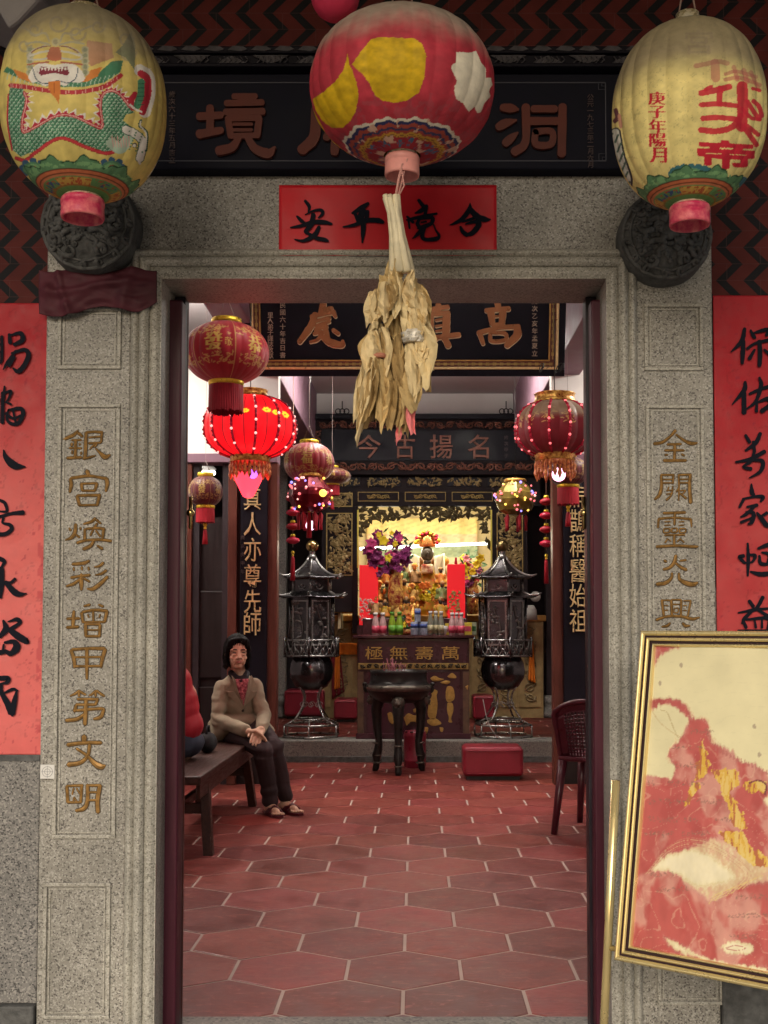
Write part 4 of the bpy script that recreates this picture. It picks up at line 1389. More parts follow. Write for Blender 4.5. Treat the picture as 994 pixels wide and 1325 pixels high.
def ring_red(col, rho, T, TH):
    low = T < -.3
    def band(a, b, c):
        M = low & (rho >= a) & (rho < b)
        col[M] = np.array(c)
    e = .012 * np.sin(TH * 11) + .008 * np.sin(TH * 29)
    r = rho + e
    for a, b, c in ((.60, .632, (.72, .66, .54)), (.565, .60, (.03, .035, .11)), (.52, .565, (.36, .07, .05)), (.49, .52, (.05, .05, .12)), (.455, .49, (.35, .06, .05)), (.425, .455, (.55, .32, .05)), (.412, .425, (.2, .1, .03)), (.395, .412, (.55, .30, .05)), (0, .395, (.33, .03, .045))):
        M = low & (r >= a) & (r < b)
        col[M] = np.array(c)
    M = low & (r < .385) & (r > .24) & (fbm(TH * 9, rho * 24, 51) > .60)
    col[M] = (.07, .16, .26)
    M = low & (r < .41) & (fbm(TH * 2.3 + 2, rho * 5, 57) > .60)
    col[M] = (.66, .45, .33)
    M = low & (r > .46) & (r < .64) & (fbm(TH * 6 + 2, rho * 9, 61) > .66)
    col[M] = (.60, .40, .30)
    return col
MR = at(520.5, 114, YL)
rm_ = 121 * YL / FPX
ml = thing('paper_lantern', 'big round red paper lantern with yellow and white patches over the doorway', 'lantern', MR, 'big paper lanterns under the porch')
am = .171
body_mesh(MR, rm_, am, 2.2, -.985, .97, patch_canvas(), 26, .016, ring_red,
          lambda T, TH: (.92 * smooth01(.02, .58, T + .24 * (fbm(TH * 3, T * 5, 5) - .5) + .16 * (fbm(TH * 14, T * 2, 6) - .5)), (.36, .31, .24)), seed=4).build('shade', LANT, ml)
neck_ring(ml, MR, MR.z - am * .99, 23 * YL / FPX, .050, PALEPINK, .020)
top_cap(ml, MR, MR.z + am * .96, .04, .02, GOLDBAND)

# small pink-red round lantern cut by the top of the picture
q = at(434, -4, 2.62)
bl = thing('round_lantern', 'small plain pink-red ball lantern hanging above the big red lantern', 'lantern', q)
MB().lathe([(.057 * math.sin(math.pi * i / 20), -.057 * math.cos(math.pi * i / 20)) for i in range(1, 20)], q, 40, rfun=lambda t, z: 1 + .012 * math.cos(t * 12)).build('shade', mat('pink_red_silk', (.50, .030, .075), .5, var=.1), bl)
MB().tube([(q.x, q.y, q.z + .05), (q.x, q.y, 3.32)], .002, 6).build('cord', CORD, bl)

# ---------- bundle of dry paper strips hanging from the middle lantern
KRAFT = mat('dry_tan_paper', (.48, .34, .15), .75, var=.28, vscale=16, bump=.3, bscale=60)
KRAFT2 = mat('brown_dry_leaf', (.33, .22, .09), .75, var=.3, vscale=14, bump=.3, bscale=60)
CREAM = mat('cream_wrapping', (.70, .62, .42), .5, var=.2, vscale=20, bump=.3, bscale=40)
CLEAR = mat('silver_tape', (.62, .58, .50), .32, var=.3, vscale=30, metal=.15)
PINKP = mat('pink_paper', (.78, .22, .22), .6, var=.1)
YT = 2.66
kt = YT / FPX
tz = thing('paper_tassel', 'bundle of crumpled dry tan strips tied under the big red lantern', 'hanging bundle', at(508, 255, YT))
MB().tube([at(521, 212, YT), at(516, 232, YT), at(512, 256, YT)], .0035, 6).tube([at(527, 205, YT), at(520, 235, YT + .01), at(514, 258, YT)], .0025, 6).tube([at(519, 216, YT), at(523, 240, YT - .01), at(515, 256, YT)], .002, 6).build('cord', mat('pink_string', (.55, .28, .24), .7), tz)
rr = random.Random(5)
hd = MB()
for i in range(7):
    a = i / 7 * 6.28
    dx, dy = 7 * math.cos(a), .012 * math.sin(a)
    hd.tube([at(506 + dx * 1.25, 252 + 4 * (i % 2), YT + dy), at(510 + dx * .7, 275, YT + dy), at(514 + dx * .8, 305, YT + dy), at(520 + dx * 1.6, 352, YT + dy * 1.4)], [6 * kt * .6, 5 * kt, 5.6 * kt, 7 * kt], 7)
hd.build('wrapped_stem', CREAM, tz)
def strip(px, py, w, L, tilt, m, Y, curl=1.0, seed=0, flare=0.0):
    """one limp piece of dry paper: narrow where it is tied, wide and creased below, torn at the end"""
    r = random.Random(seed)
    nu, nv = 5, 7
    r_ang = r.uniform(-.9, .9)
    tw = r.uniform(-.7, .7)
    pinch = r.uniform(.3, .55)
    e0, e1_ = r.uniform(-.16, .16), r.uniform(-.14, .10)
    bend = r.uniform(-6, 6)
    jit = [[(r.uniform(-1, 1), r.uniform(-1, 1), r.uniform(-1, 1)) for _ in range(nu + 1)] for _ in range(nv + 1)]
    def fn(u, v):
        i, j = round(u * nu), round(v * nv)
        jx, jy, jd = jit[j][i]
        s_ = u - .5
        prof = (pinch + (1 - pinch) * min(1, v * 2.2) ** .7) * (1 - .55 * max(0, v - .45) ** 1.3 / .46)
        vv = v * (1 + e0 * s_ * 2 + (e1_ if abs(s_) > .3 else 0))
        ang = r_ang + tw * v
        x = px + tilt * vv * L + s_ * w * prof * (.55 + .45 * math.cos(ang)) + bend * math.sin(v * 3.1) + jx * 1.1
        y = py + vv * L + jy * 1.6 * v
        d = (.010 * math.sin(u * 7 + r_ang * 4) * prof + .0065 * jd) * curl + s_ * w * kt * math.sin(ang) * .8 + flare * v ** 1.5
        p = at(x, y, YT)
        return (p.x, Y - d, p.z)
    return MB().grid(fn, nu, nv, smooth=False).build('paper_strip', m, tz, solid=.0008)
sd = 0
KRAFT3 = mat('pale_dry_paper', (.64, .50, .27), .75, var=.22, vscale=16, bump=.25, bscale=60)
def cluster(n, cx_, cy_, sx, sy, w, L, mats_, tl=.0, dY=.035, flare=.02):
    global sd
    for i in range(n):
        sd += 1
        px = cx_ + rr.uniform(-sx, sx)
        strip(px, cy_ + rr.uniform(-sy, sy), rr.uniform(*w), rr.uniform(*L), tl + (px - cx_) * .007 + rr.uniform(-.07, .07), rr.choice(mats_), YT + rr.uniform(-dY, dY), 1.0, sd, flare)
KRAFT4 = mat('bleached_dry_paper', (.66, .53, .29), .75, var=.15, vscale=16, bump=.25, bscale=60)
KK = [KRAFT, KRAFT, KRAFT3, KRAFT3, KRAFT4, KRAFT2]
cluster(4, 510, 336, 6, 5, (15, 22), (50, 76), KK, 0, .015)
cluster(6, 492, 372, 8, 14, (20, 34), (40, 62), KK, -.06, .03, .01)
cluster(6, 535, 366, 8, 18, (18, 30), (44, 70), KK, .06, .03, .01)
cluster(7, 487, 425, 9, 12, (20, 36), (44, 70), KK, -.06, .03, .01)
cluster(7, 537, 416, 9, 14, (22, 36), (48, 78), KK, .04, .03, .01)
cluster(10, 484, 470, 14, 12, (10, 22), (62, 92), [KRAFT, KRAFT2, KRAFT3], -.08, .03, .0)
cluster(7, 538, 456, 12, 12, (20, 36), (42, 72), KK, .05, .03, .01)
cluster(3, 511, 395, 6, 14, (14, 22), (40, 60), [KRAFT2, KRAFT], .0, .02, .0)
cluster(3, 512, 446, 6, 10, (14, 22), (46, 66), [KRAFT2], .0, .02, .0)
cluster(6, 513, 486, 12, 8, (15, 24), (60, 80), [KRAFT2, KRAFT2, KRAFT], .0, .02, .0)
strip(534, 512, 13, 50, .02, PINKP, YT - .01, .6, 901)
strip(514, 545, 12, 25, .03, PINKP, YT + .01, .5, 902)
mb = MB()
mb.lathe([(12 * kt, -8 * kt), (15 * kt, -4 * kt), (14 * kt, 0), (16 * kt, 4 * kt), (12 * kt, 8 * kt)], at(535, 436, YT - .012), 26, smooth=False, rfun=lambda t, z: 1 + .10 * math.sin(t * 7 + z * 300) + .08 * math.sin(t * 13 - z * 500))
mb.build('tape_wrap', CLEAR, tz)
mb = MB()
mb.lathe([(13 * kt, -3 * kt), (14 * kt, 0), (13 * kt, 3 * kt)], at(488, 462, YT - .005), 16, rfun=lambda t, z: 1 + .1 * math.sin(t * 5))
mb.build('string_tie', mat('tie_string', (.40, .16, .10), .7), tz)

# ================================================================== FRAMED POSTER on a brass stand
BL = Vector((.505, 2.90, .380))
e1 = Vector((.793, -.610, 0)).normalized()
nn = Vector((-.61, -.793, 0)).normalized()
lean = R(11.3)
e2 = (Vector((0, 0, 1)) * math.cos(lean) - nn * math.sin(lean)).normalized()
n3 = e1.cross(e2).normalized()       # toward the viewer
FW, FH = .62, .845
fr = thing('framed_poster', 'water-stained red and cream poster in a brass frame leaning by the right pillar', 'framed poster', BL)
def fp(a, b, d=0): return BL + e1 * a + e2 * b + n3 * d
def fsweep(prof, m, name):
    mb = MB()
    rows = []
    for o, d in prof:
        rows.append([fp(o, o, d), fp(FW - o, o, d), fp(FW - o, FH - o, d), fp(o, FH - o, d)])
    v = [p for r_ in rows for p in r_]
    f = []
    for i in range(len(rows) - 1):
        for k in range(4):
            f.append((i * 4 + k, i * 4 + (k + 1) % 4, (i + 1) * 4 + (k + 1) % 4, (i + 1) * 4 + k))
    mb.add(v, f)
    return mb.build(name, m, fr)
def half(o0, o1, d0, h, n=7):
    return [(o0 + (o1 - o0) * i / n, d0 + h * math.sin(math.pi * i / n)) for i in range(n + 1)]
fsweep([(0, -.018)] + half(0, .013, .004, .007), FRAMEGOLD, 'outer_rail')
fsweep([(.013, .004), (.014, .001), (.0175, .001), (.018, .003)], FRAMEDARK, 'groove')
fsweep(half(.018, .027, .003, .005), FRAMEGOLD, 'middle_rail')
fsweep([(.027, .002), (.028, -.002), (.0325, -.002), (.033, 0)], FRAMEDARK, 'inner_groove')
fsweep(half(.033, .040, -.002, .005) + [(.041, -.012)], FRAMEGOLD, 'inner_rail')
MB().add([fp(.002, .002, -.019), fp(FW - .002, .002, -.019), fp(FW - .002, FH - .002, -.019), fp(.002, FH - .002, -.019),
          fp(.002, .002, -.014), fp(FW - .002, .002, -.014), fp(FW - .002, FH - .002, -.014), fp(.002, FH - .002, -.014)],
         [(3, 2, 1, 0), (4, 5, 6, 7), (0, 1, 5, 4), (1, 2, 6, 5), (2, 3, 7, 6), (3, 0, 4, 7)]).build('backing_board', FRAMEDARK, fr)
def poster_canvas():
    cv = Canvas(790, 805, 1160, 1330, 3, (.66, .60, .36), sc=2.763, ox=800, oy=810)
    n = fbm(cv.X * .03, cv.Y * .03, 71)
    cv.a *= (.88 + .24 * n)[..., None]
    lines = np.abs(np.sin(cv.Y * .22 + 5 * fbm(cv.X * .02, cv.Y * .02, 5))) < .05
    cv.a[lines] *= .95
    RD, RD2, EDGE = (.46, .075, .065), (.42, .11, .10), (.50, .30, .22)
    main = [(60, 560), (75, 545), (110, 540), (190, 548), (203, 510), (177, 470), (200, 420), (240, 380), (262, 345), (235, 315), (205, 290), (170, 276), (108, 292), (118, 268), (160, 258), (205, 266), (242, 288), (270, 338), (310, 333), (342, 420), (400, 450), (440, 488), (490, 500), (525, 520), (560, 560), (760, 620), (760, 1300), (20, 1160)]
    curtain = [(340, 755), (420, 770), (540, 850), (700, 900), (700, 960), (540, 920), (430, 930), (350, 985), (320, 985), (250, 930), (190, 880), (104, 882), (160, 822), (250, 790)]
    leafp = [(115, 872), (165, 828), (250, 804), (322, 820), (385, 862), (420, 892), (385, 910), (320, 928), (275, 918), (225, 890), (175, 862)]
    streaks = ([(150, 1100), (232, 1148), (290, 1178), (262, 1184), (215, 1164), (172, 1134)], [(250, 1168), (340, 1195), (430, 1210), (560, 1225), (700, 1230), (700, 1290), (380, 1270)], [(355, 1148), (420, 1124), (495, 1148), (484, 1174), (400, 1180)], [(485, 545), (505, 535), (540, 560), (540, 600), (515, 620), (545, 655), (560, 600), (620, 600), (620, 560)])
    F_ = np.zeros((cv.H, cv.W))
    F_[cv.mask(main)] = 1
    F_[cv.mask([(100, 55), (222, 60), (150, 108), (118, 152), (98, 160)])] = 1
    F_[cv.mask(curtain)] = .30
    F_[cv.mask(leafp)] = -.1
    for P in streaks:
        F_[cv.mask(P)] = -.05
    def blur(A, n):
        k = np.ones(2 * n + 1) / (2 * n + 1)
        for ax in (0, 1):
            for _ in range(2):
                A = np.apply_along_axis(lambda r_: np.convolve(np.pad(r_, n, mode='edge'), k, 'valid'), ax, A)
        return A
    wx = 9 * (fbm(cv.X * .05, cv.Y * .05, 91, 5) - .5) + 5 * (fbm(cv.X * .25, cv.Y * .16, 92, 3) - .5)
    wy = 9 * (fbm(cv.X * .05 + 40, cv.Y * .05, 93, 5) - .5) + 7 * (fbm(cv.X * .40 + 7, cv.Y * .10, 94, 3) - .5)
    ii = np.clip(((cv.X + wx - cv.x0) * cv.k).astype(int), 0, cv.W - 1)
    jj = np.clip(((cv.Y + wy - cv.y0) * cv.k).astype(int), 0, cv.H - 1)
    V = blur(F_, 8)[jj, ii] + .20 * (fbm(cv.X * .35, cv.Y * .22, 95, 4) - .5)
    xs_ = [-.2, .05, .16, .22, .30, .40, .50, .58, .66, .74, .9, 1.2]
    cs_ = np.array([(.72, .65, .46), (.68, .60, .38), (.60, .50, .28), (.66, .56, .36), (.58, .42, .24), (.55, .30, .20), (.44, .17, .13), (.34, .09, .08), (.46, .15, .125), (.43, .105, .09), (.43, .095, .08), (.44, .09, .075)])
    band = np.stack([np.interp(V, xs_, cs_[:, q]) for q in range(3)], -1)
    g = .86 + .28 * fbm(cv.X * .10, cv.Y * .05, 77)
    u1, v1 = cv.X + 30 * (fbm(cv.X * .02, cv.Y * .02, 101) - .5), cv.Y + 40 * (fbm(cv.X * .018 + 9, cv.Y * .02, 102) - .5)
    sw1 = fbm(u1 * .035, v1 * .022, 103, 5)
    wash = (smooth01(.50, .66, sw1) * .62 * (V > .3))[..., None]
    band = band * (1 - wash) + np.array((.60, .34, .26)) * wash
    flow = np.abs(np.sin(34 * fbm(u1 * .016, v1 * .016, 104, 3))) < .10
    fl_ = (flow & (V > .45))[..., None] * .30
    band = band * (1 - fl_) + np.array((.66, .44, .30)) * fl_
    dk = (smooth01(.54, .70, fbm(u1 * .05 + 31, v1 * .04, 105, 4)) * .40 * (V > .5))[..., None]
    band = band * (1 - dk) + np.array((.34, .05, .045)) * dk
    keepc = (V < .1) & (F_ == 0)
    cv.a = np.where(keepc[..., None], cv.a, band * g[..., None])
    cv.stroke([(150, 300), (175, 310), (200, 370), (215, 400)], 3, (.35, .24, .10), .6)
    cv.stroke([(118, 300), (150, 345), (200, 385), (228, 400)], 2.5, (.45, .30, .14), .6)
    for q in range(5):      # marbled tide lines round the pale eye
        cv.stroke([(112 - q * 4, 884 + q), (180, 812 - q * 6), (260, 786 - q * 7), (350, 806 - q * 6), (450 + q * 6, 882), (415, 932 + q * 5), (330, 975 + q * 3)], 2.2, (.60, .46, .25) if q % 2 else (.48, .22, .15), .55)
    for i in range(7):
        cv.stroke([(325 + i * 20, 992 - i * 9), (348 + i * 22, 962 - i * 9), (372 + i * 24, 952 - i * 10)], 2.4, (.62, .48, .16), .7)
    # golden run of melted print
    G = (.62, .40, .045)
    for P in ([(300, 400), (318, 470), (332, 500), (300, 545), (268, 555), (284, 480)], [(330, 520), (420, 508), (430, 555), (400, 600), (440, 660), (468, 720), (440, 735), (405, 700), (388, 630), (360, 565)], [(262, 560), (300, 560), (240, 655), (236, 640)], [(352, 740), (440, 735), (480, 790), (540, 830), (600, 880), (540, 860), (470, 850)], [(440, 560), (530, 556), (520, 590), (470, 600)]):
        cv.poly(P, G, al=.85, warp=5.0, wf=.16)
    gm = (cv.a[..., 0] > .5) & (cv.a[..., 2] < .09) & (cv.a[..., 1] > .25)
    stn = fbm(cv.X * .30, cv.Y * .06, 83)
    sel = gm & (stn > .55)
    cv.a[sel] = cv.a[sel] * .6 + np.array((.70, .58, .25)) * .4
    sel = gm & (stn < .40)
    cv.a[sel] = (.40, .13, .05)
    for i in range(16):     # ragged teeth along the upper tide line
        x = 345 + i * 13
        y = 432 + i * 6
        cv.poly([(x, y + 16), (x + 3, y - 8), (x + 9, y + 14)], (.40, .13, .11), .8)
    cv.stroke([(470, 560), (505, 552), (530, 570), (525, 600)], 6, (.18, .05, .05))
    cv.stroke([(385, 1152), (420, 1142), (455, 1153), (420, 1160), (385, 1152)], 3, (.45, .18, .15))
    # washed-out rows of print, no longer legible
    r = random.Random(3)
    for (y, xs) in ((375, [(260, 340)]), (435, [(195, 240), (255, 290)]), (500, [(200, 275)]), (562, [(105, 135), (175, 300)]), (628, [(105, 130), (150, 240), (285, 370)]), (692, [(105, 215), (235, 275), (345, 400)]), (742, [(95, 190), (230, 320)]), (888, [(115, 190)]), (942, [(135, 245)]), (968, [(420, 560)]), (1035, [(390, 560)]), (1110, [(400, 500)])):
        for a, b in xs:
            x = a
            while x < b:
                w = r.uniform(9, 15)
                for k in range(5):
                    xx, yy = x + r.uniform(0, w), y + r.uniform(-8, 8)
                    cv.stroke([(xx, yy), (xx + r.uniform(-7, 7), yy + r.uniform(-6, 6))], 3.0, (.20, .12, .085), .55)
                x += w + 5
    for (x, y) in ((225, 140), (150, 205), (505, 460), (487, 360)):
        cv.dot(x, y, 6, (.30, .22, .16), .7, ry=9)
    return cv
pc = poster_canvas()
mb = MB()
nu, nv = 230, 330
ins = .039
P = []
for j in range(nv + 1):
    for i in range(nu + 1):
        a, b = ins + (FW - 2 * ins) * i / nu, ins + (FH - 2 * ins) * j / nv
        w = .0035 * mnoise.noise(Vector((a * 7, b * 5, 1))) + .0045 * math.sin(b * 9 + a * 4) * .5
        P.append(fp(a, b, -.010 + w * .8))
mb.v = [tuple(p) for p in P]
w_ = nu + 1
mb.f = [(j * w_ + i, j * w_ + i + 1, (j + 1) * w_ + i + 1, (j + 1) * w_ + i) for j in range(nv) for i in range(nu)]
mb.sm = [True] * len(mb.f)
mb.mi = [0] * len(mb.f)
px = proj(np.array(mb.v))
mb.col = pc.sample(px[:, 0], px[:, 1])
mb.build('poster', mat('poster_print', (.5, .5, .5), .28, attr='paint', bump=.05, bscale=12, coat=.3), fr)
st = thing('brass_stand', 'round brass legs of the stand behind the leaning framed poster', 'stand', (.6, 3.1, GRZ))
A0, A1 = at(777, 1340, 3.10), at(797, 1010, 3.02)
A0.z = .006 if A0.z < .006 else A0.z
A0 = Vector((at(775, 1330, 3.12).x, 3.12, GRZ))
MB().tube([A0, A1], .0115, 14).build('leg', FRAMEGOLD, st)
off = e1 * .5
MB().tube([A0 + off, A1 + off], .0115, 14).build('leg', FRAMEGOLD, st)
bk = A1 + off * .5
MB().tube([bk - Vector((0, 0, .02)), Vector((bk.x + .10, 3.27, .42))], .009, 10).build('rear_brace', FRAMEGOLD, st)
sb = fp(0, 0, -.02)
t0 = A0 + (A1 - A0) * ((sb.z - .012 - A0.z) / (A1.z - A0.z))
MB().tube([t0 + e1 * .0, t0 + off], .008, 10).tube([t0 + e1 * .12, t0 + e1 * .12 + n3 * .07 + Vector((0, 0, -.0))], .007, 8).tube([t0 + e1 * .42, t0 + e1 * .42 + n3 * .07], .007, 8).build('shelf_bar', FRAMEGOLD, st)
# ================================================================== HALL
TILE = mat('terracotta_tile', (.3, .1, .1), .44, attr='paint', var=.22, vscale=5, bump=.12, bscale=26, spec=.16)
GROUT = mat('grout', (.40, .31, .27), .8, var=.1)
W_ = .403
sH = W_ / math.sqrt(3)
STEPY = 10.27
def tiles(name, y0, y1, z, seed, tone):
    mb = MB()
    cols = []
    rg = random.Random(seed)
    j0, j1 = int((y0 - 3.75) / (1.5 * sH)) - 2, int((y1 - 3.75) / (1.5 * sH)) + 2
    g = .0062
    def clip(poly, axis, lim, keep_less):
        out = []
        n = len(poly)
        for i in range(n):
            a, b = poly[i], poly[(i + 1) % n]
            ia = (a[axis] <= lim) == keep_less
            ib = (b[axis] <= lim) == keep_less
            if ia:
                out.append(a)
            if ia != ib:
                t = (lim - a[axis]) / (b[axis] - a[axis])
                out.append(tuple(a[k] + (b[k] - a[k]) * t for k in range(2)))
        return out
    for j in range(j0, j1):
        yc = 3.75 + j * 1.5 * sH
        xo_ = -.039 + (.5 * W_ if j % 2 == 0 else 0)
        for i in range(-9, 9):
            xc = xo_ + i * W_
            cc = np.array((.160, .031, .025)) * tone * (.66 + .60 * rg.random()) * (1, .92 + .2 * rg.random(), .92 + .2 * rg.random())
            rings = []
            for q, zz in ((1.0, z - .004), (1.0, z - .0012), (.975, z)):
                rr_ = (sH - g / math.cos(R(30))) * q
                P = [(xc + rr_ * math.cos(R(30 + 60 * k)), yc + rr_ * math.sin(R(30 + 60 * k))) for k in range(6)]
                P = clip(clip(P, 1, y1, True), 1, y0, False) if len(P) else P
                rings.append((P, zz))
            n = len(rings[0][0])
            if n < 3 or any(len(p) != n for p, _ in rings):
                continue
            vv = [(x, y, zz) for P, zz in rings for x, y in P]
            f = []
            for a in range(2):
                for k in range(n):
                    f.append((a * n + k, a * n + (k + 1) % n, (a + 1) * n + (k + 1) % n, (a + 1) * n + k))
            f.append(tuple(2 * n + k for k in range(n)))
            mb.add(vv, f)
            cols += [cc] * len(vv)
    mb.col = np.array(cols)
    o = mb.build(name, TILE, struct=True)
    return o
nt = TILE.node_tree      # cloudy wear and pale scuffs on the tiles
N, L = nt.nodes, nt.links
b = N['Principled BSDF']
src = b.inputs['Base Color'].links[0].from_socket
tc = [n for n in N if n.type == 'TEX_COORD'][0]
mp = N.new('ShaderNodeMapping')
mp.inputs['Scale'].default_value = (8, 19, 8)
mp.inputs['Rotation'].default_value = (0, 0, .35)
L.new(tc.outputs['Object'], mp.inputs[0])
nz = N.new('ShaderNodeTexNoise')
nz.inputs['Scale'].default_value = 1.0
nz.inputs['Detail'].default_value = 8
nz.inputs['Roughness'].default_value = .78
nz.inputs['Distortion'].default_value = 2.2
L.new(mp.outputs[0], nz.inputs['Vector'])
rp = N.new('ShaderNodeValToRGB')
rp.color_ramp.elements[0].position = .535
rp.color_ramp.elements[0].color = (0, 0, 0, 1)
rp.color_ramp.elements[1].position = .66
rp.color_ramp.elements[1].color = (.75, .75, .75, 1)
L.new(nz.outputs['Fac'], rp.inputs[0])
mx = N.new('ShaderNodeMix')
mx.data_type = 'RGBA'
L.new(rp.outputs[0], mx.inputs['Factor'])
L.new(src, mx.inputs['A'])
mx.inputs['B'].default_value = (.30, .10, .080, 1)
rp2 = N.new('ShaderNodeValToRGB')
rp2.color_ramp.elements[0].position = .36
rp2.color_ramp.elements[0].color = (.6, .6, .6, 1)
rp2.color_ramp.elements[1].position = .48
rp2.color_ramp.elements[1].color = (0, 0, 0, 1)
L.new(nz.outputs['Fac'], rp2.inputs[0])
mx2 = N.new('ShaderNodeMix')
mx2.data_type = 'RGBA'
L.new(rp2.outputs[0], mx2.inputs['Factor'])
L.new(mx.outputs['Result'], mx2.inputs['A'])
mx2.inputs['B'].default_value = (.085, .012, .014, 1)
L.new(mx2.outputs['Result'], b.inputs['Base Color'])

HX = 3.3
MB().box(-HX, HX, 3.60, STEPY, GRZ - .2, -.003).build('floor_bed', GROUT, struct=True)
tiles('floor', 3.602, STEPY - .01, .0, 4, 1.0)
MB().box(-HX, HX, STEPY, STEPY + .34, -.2, .196).build('altar_step', STEP, bevel=.012, struct=True)
MB().box(-HX, HX, STEPY - .006, STEPY + .3, -.2, .055).build('altar_step_base', CARVE, bevel=.004, struct=True)
MB().box(-HX, HX, STEPY + .34, 15.0, -.2, .190).build('platform_bed', GROUT, struct=True)
tiles('platform_floor', STEPY + .345, 15.0, .195, 9, .8)
CZ = 3.78
hw = thing('hall_wall', 'pale plaster side wall of the hall seen left through the doorway', 'wall', (-HX, 9, 0))
MB().box(-HX - .15, -HX, YF + .25, 15.2, -.2, CZ + .2).build('wall', PINKWALL, hw)
hw2 = thing('hall_wall', 'pale plaster side wall of the hall on the right behind the plastic chair', 'wall', (HX, 9, 0))
MB().box(HX, HX + .15, YF + .25, 15.2, -.2, CZ + .2).build('wall', PINKWALL, hw2)
hb = thing('back_wall', 'dark rear wall of the hall behind the altar', 'wall', (0, 15.1, 0))
MB().box(-HX, HX, 15.0, 15.2, -.2, CZ + .2).build('wall', DARKWALL, hb)
MB().box(-HX - .15, HX + .15, YF + .25, 15.2, CZ, CZ + .25).build('ceiling', CEIL, struct=True)
# inside face of the temple front above and beside the doorway
MB().box(-HX, xl0, YF + .252, YF + .27, -.1, CZ).box(xr1, HX, YF + .252, YF + .27, -.1, CZ).box(xl0, xr1, YF + .252, YF + .27, zopen + .25, CZ).build('inner_lining', PINKWALL, fac)

# long beams that divide the hall into nave and aisles
for sx, lab in ((-1, 'mauve painted ceiling beam running back above the red lanterns on the left'), (1, 'mauve painted ceiling beam running back above the lantern on the right')):
    bm = thing('ceiling_beam', lab, 'beam', (sx * 1.18, 9, 3.2), 'mauve ceiling beams')
    a, c = (-1.30, -1.075) if sx < 0 else (1.075, 1.30)
    MB().box(a, c, 4.2, 12.3, 3.20, CZ - .001).build('beam', MAUVE, bm, bevel=.008)
cbm = thing('cross_beam', 'pale cross beam under the ceiling in front of the carved altar screen', 'beam', (0, 12.2, 3.5))
MB().box(-HX, HX, 12.34, 12.6, Z(541, 12.34), CZ - .001).build('beam', WHITEWALL, cbm)
cb2 = thing('cross_beam', 'mauve cross beam behind the big hanging tablet', 'beam', (0, 8.2, 3.5))
MB().box(1.31, HX, 7.9, 8.1, Z(470, 7.9), Z(450, 7.9)).build('beam', MAUVE, cb2)

# ---- partitions left and right with boards of gold writing
YPT = 8.80
def part_x(px): return X(px, YPT)
zl = Z(597, YPT)
def partition(side):
    sx = -1 if side == 'left' else 1
    g = thing('partition_wall', 'wooden partition with white plaster above %s' % ('behind the seated woman' if sx < 0 else 'behind the red plastic chair'), 'partition', (sx * 2, YPT, 0))
    m = (lambda px: px) if sx < 0 else (lambda px: 2 * 537 - px)
    def bx(a, b, y0, y1, z0, z1, mb=None):
        a, b = sorted((part_x(m(a)), part_x(m(b))))
        return (mb or MB()).box(a, b, y0, y1, z0, z1)
    top = 3.40
    bx(60, 358, YPT + .02, YPT + .16, zl + .06, top).build('plaster_panel', WHITEWALL, g)
    bx(60, 358, YPT - .02, YPT + .18, zl - .01, zl + .06).build('lintel_rail', MAUVE, g, bevel=.005)
    for a, b, mm in ((236, 247, WOOD_RED), (294, 306, WOOD_RED), (345, 358, WOOD_RED), (170, 182, WOOD_RED)):
        bx(a, b, YPT, YPT + .14, 0, zl - .012).build('post', mm, g, bevel=.006)
    bx(306, 345, YPT + .05, YPT + .10, 0, zl - .012).build('board_backing', WOOD_DARK, g)
    for z0, z1 in ((.08, .75), (.82, 1.5)):
        bx(250, 291, YPT + .06, YPT + .10, z0, z1).build('door_panel', WOOD_DARK, g, bevel=.006)
    bx(247, 294, YPT + .08, YPT + .10, 0, Z(668, YPT)).build('door_back', WOOD_DARK, g)
    bx(286, 294, YPT + .03, YPT + .12, 0, zl - .012).build('door_stile', DARKWALL, g)
    bx(247, 256, YPT + .03, YPT + .12, 0, zl - .012).build('door_stile', DARKWALL, g)
    bx(182, 236, YPT + .06, YPT + .12, 0, zl - .012).build('side_panel', WOOD_DARK, g)
    bx(30, 170, YPT + .04, YPT + .14, 0, zl - .012).build('wall_panel', DARKWALL, g)
    return g
partition('left')
partition('right')
def couplet_board(px, chars, ys, label):
    y = YPT - .03
    g = thing('couplet_board', label, 'writing board', at(px, 720, y))
    MB().box(X(px - 17.5, y), X(px + 17.5, y), y, y + .05, .55, zl - .02).build('board', LACQ_BLACK, g, bevel=.006)
    for ch, yy in zip(chars, ys):
        glyph_part('character', ch, at(px + (1 if px > 500 else -1), yy, y - .001), 22 * y / FPX, 30 * y / FPX, GOLD, g, off=-.013, ext=.008, bev=.002, fit=True, warp=.05)
    return g
b1 = couplet_board(328, '真人亦尊先師', (645, 678, 711, 745, 778, 807), 'tall black board with vertical gold characters behind the seated woman')
column_text(b1, '歲次庚申年', 305 + 9, 690, 745, YPT - .031, 6, MATS['dim_lettering'])
b2 = couplet_board(747, '扁鵲稱醫始祖', (642, 674, 706, 739, 771, 803), 'tall black board with vertical gold characters beside the right door leaf')
for c in b2.children:
    pass

# dark side room behind the left partition with its own tube
sr = thing('side_room_tube', 'short bright white tube lamp high in the dark left side room', 'tube lamp', at(266, 611, 9.6))
TUBE = mat('lit_tube', (.9, .9, .85), .4, emit=(1, .97, .85), estr=9)
mat('bright_tube', (.9, .9, .85), .4, emit=(1, .97, .90), estr=60)
LAMPBODY = mat('lamp_body', (.7, .7, .68), .4)
p0, p1 = at(254, 612, 9.3), at(276, 612, 10.3)
MB().tube([p0, p1], .022, 10).build('tube', TUBE, sr)
MB().tube([p0 + Vector((0, 0, .035)), p1 + Vector((0, 0, .035))], .03, 4).build('housing', LAMPBODY, sr)

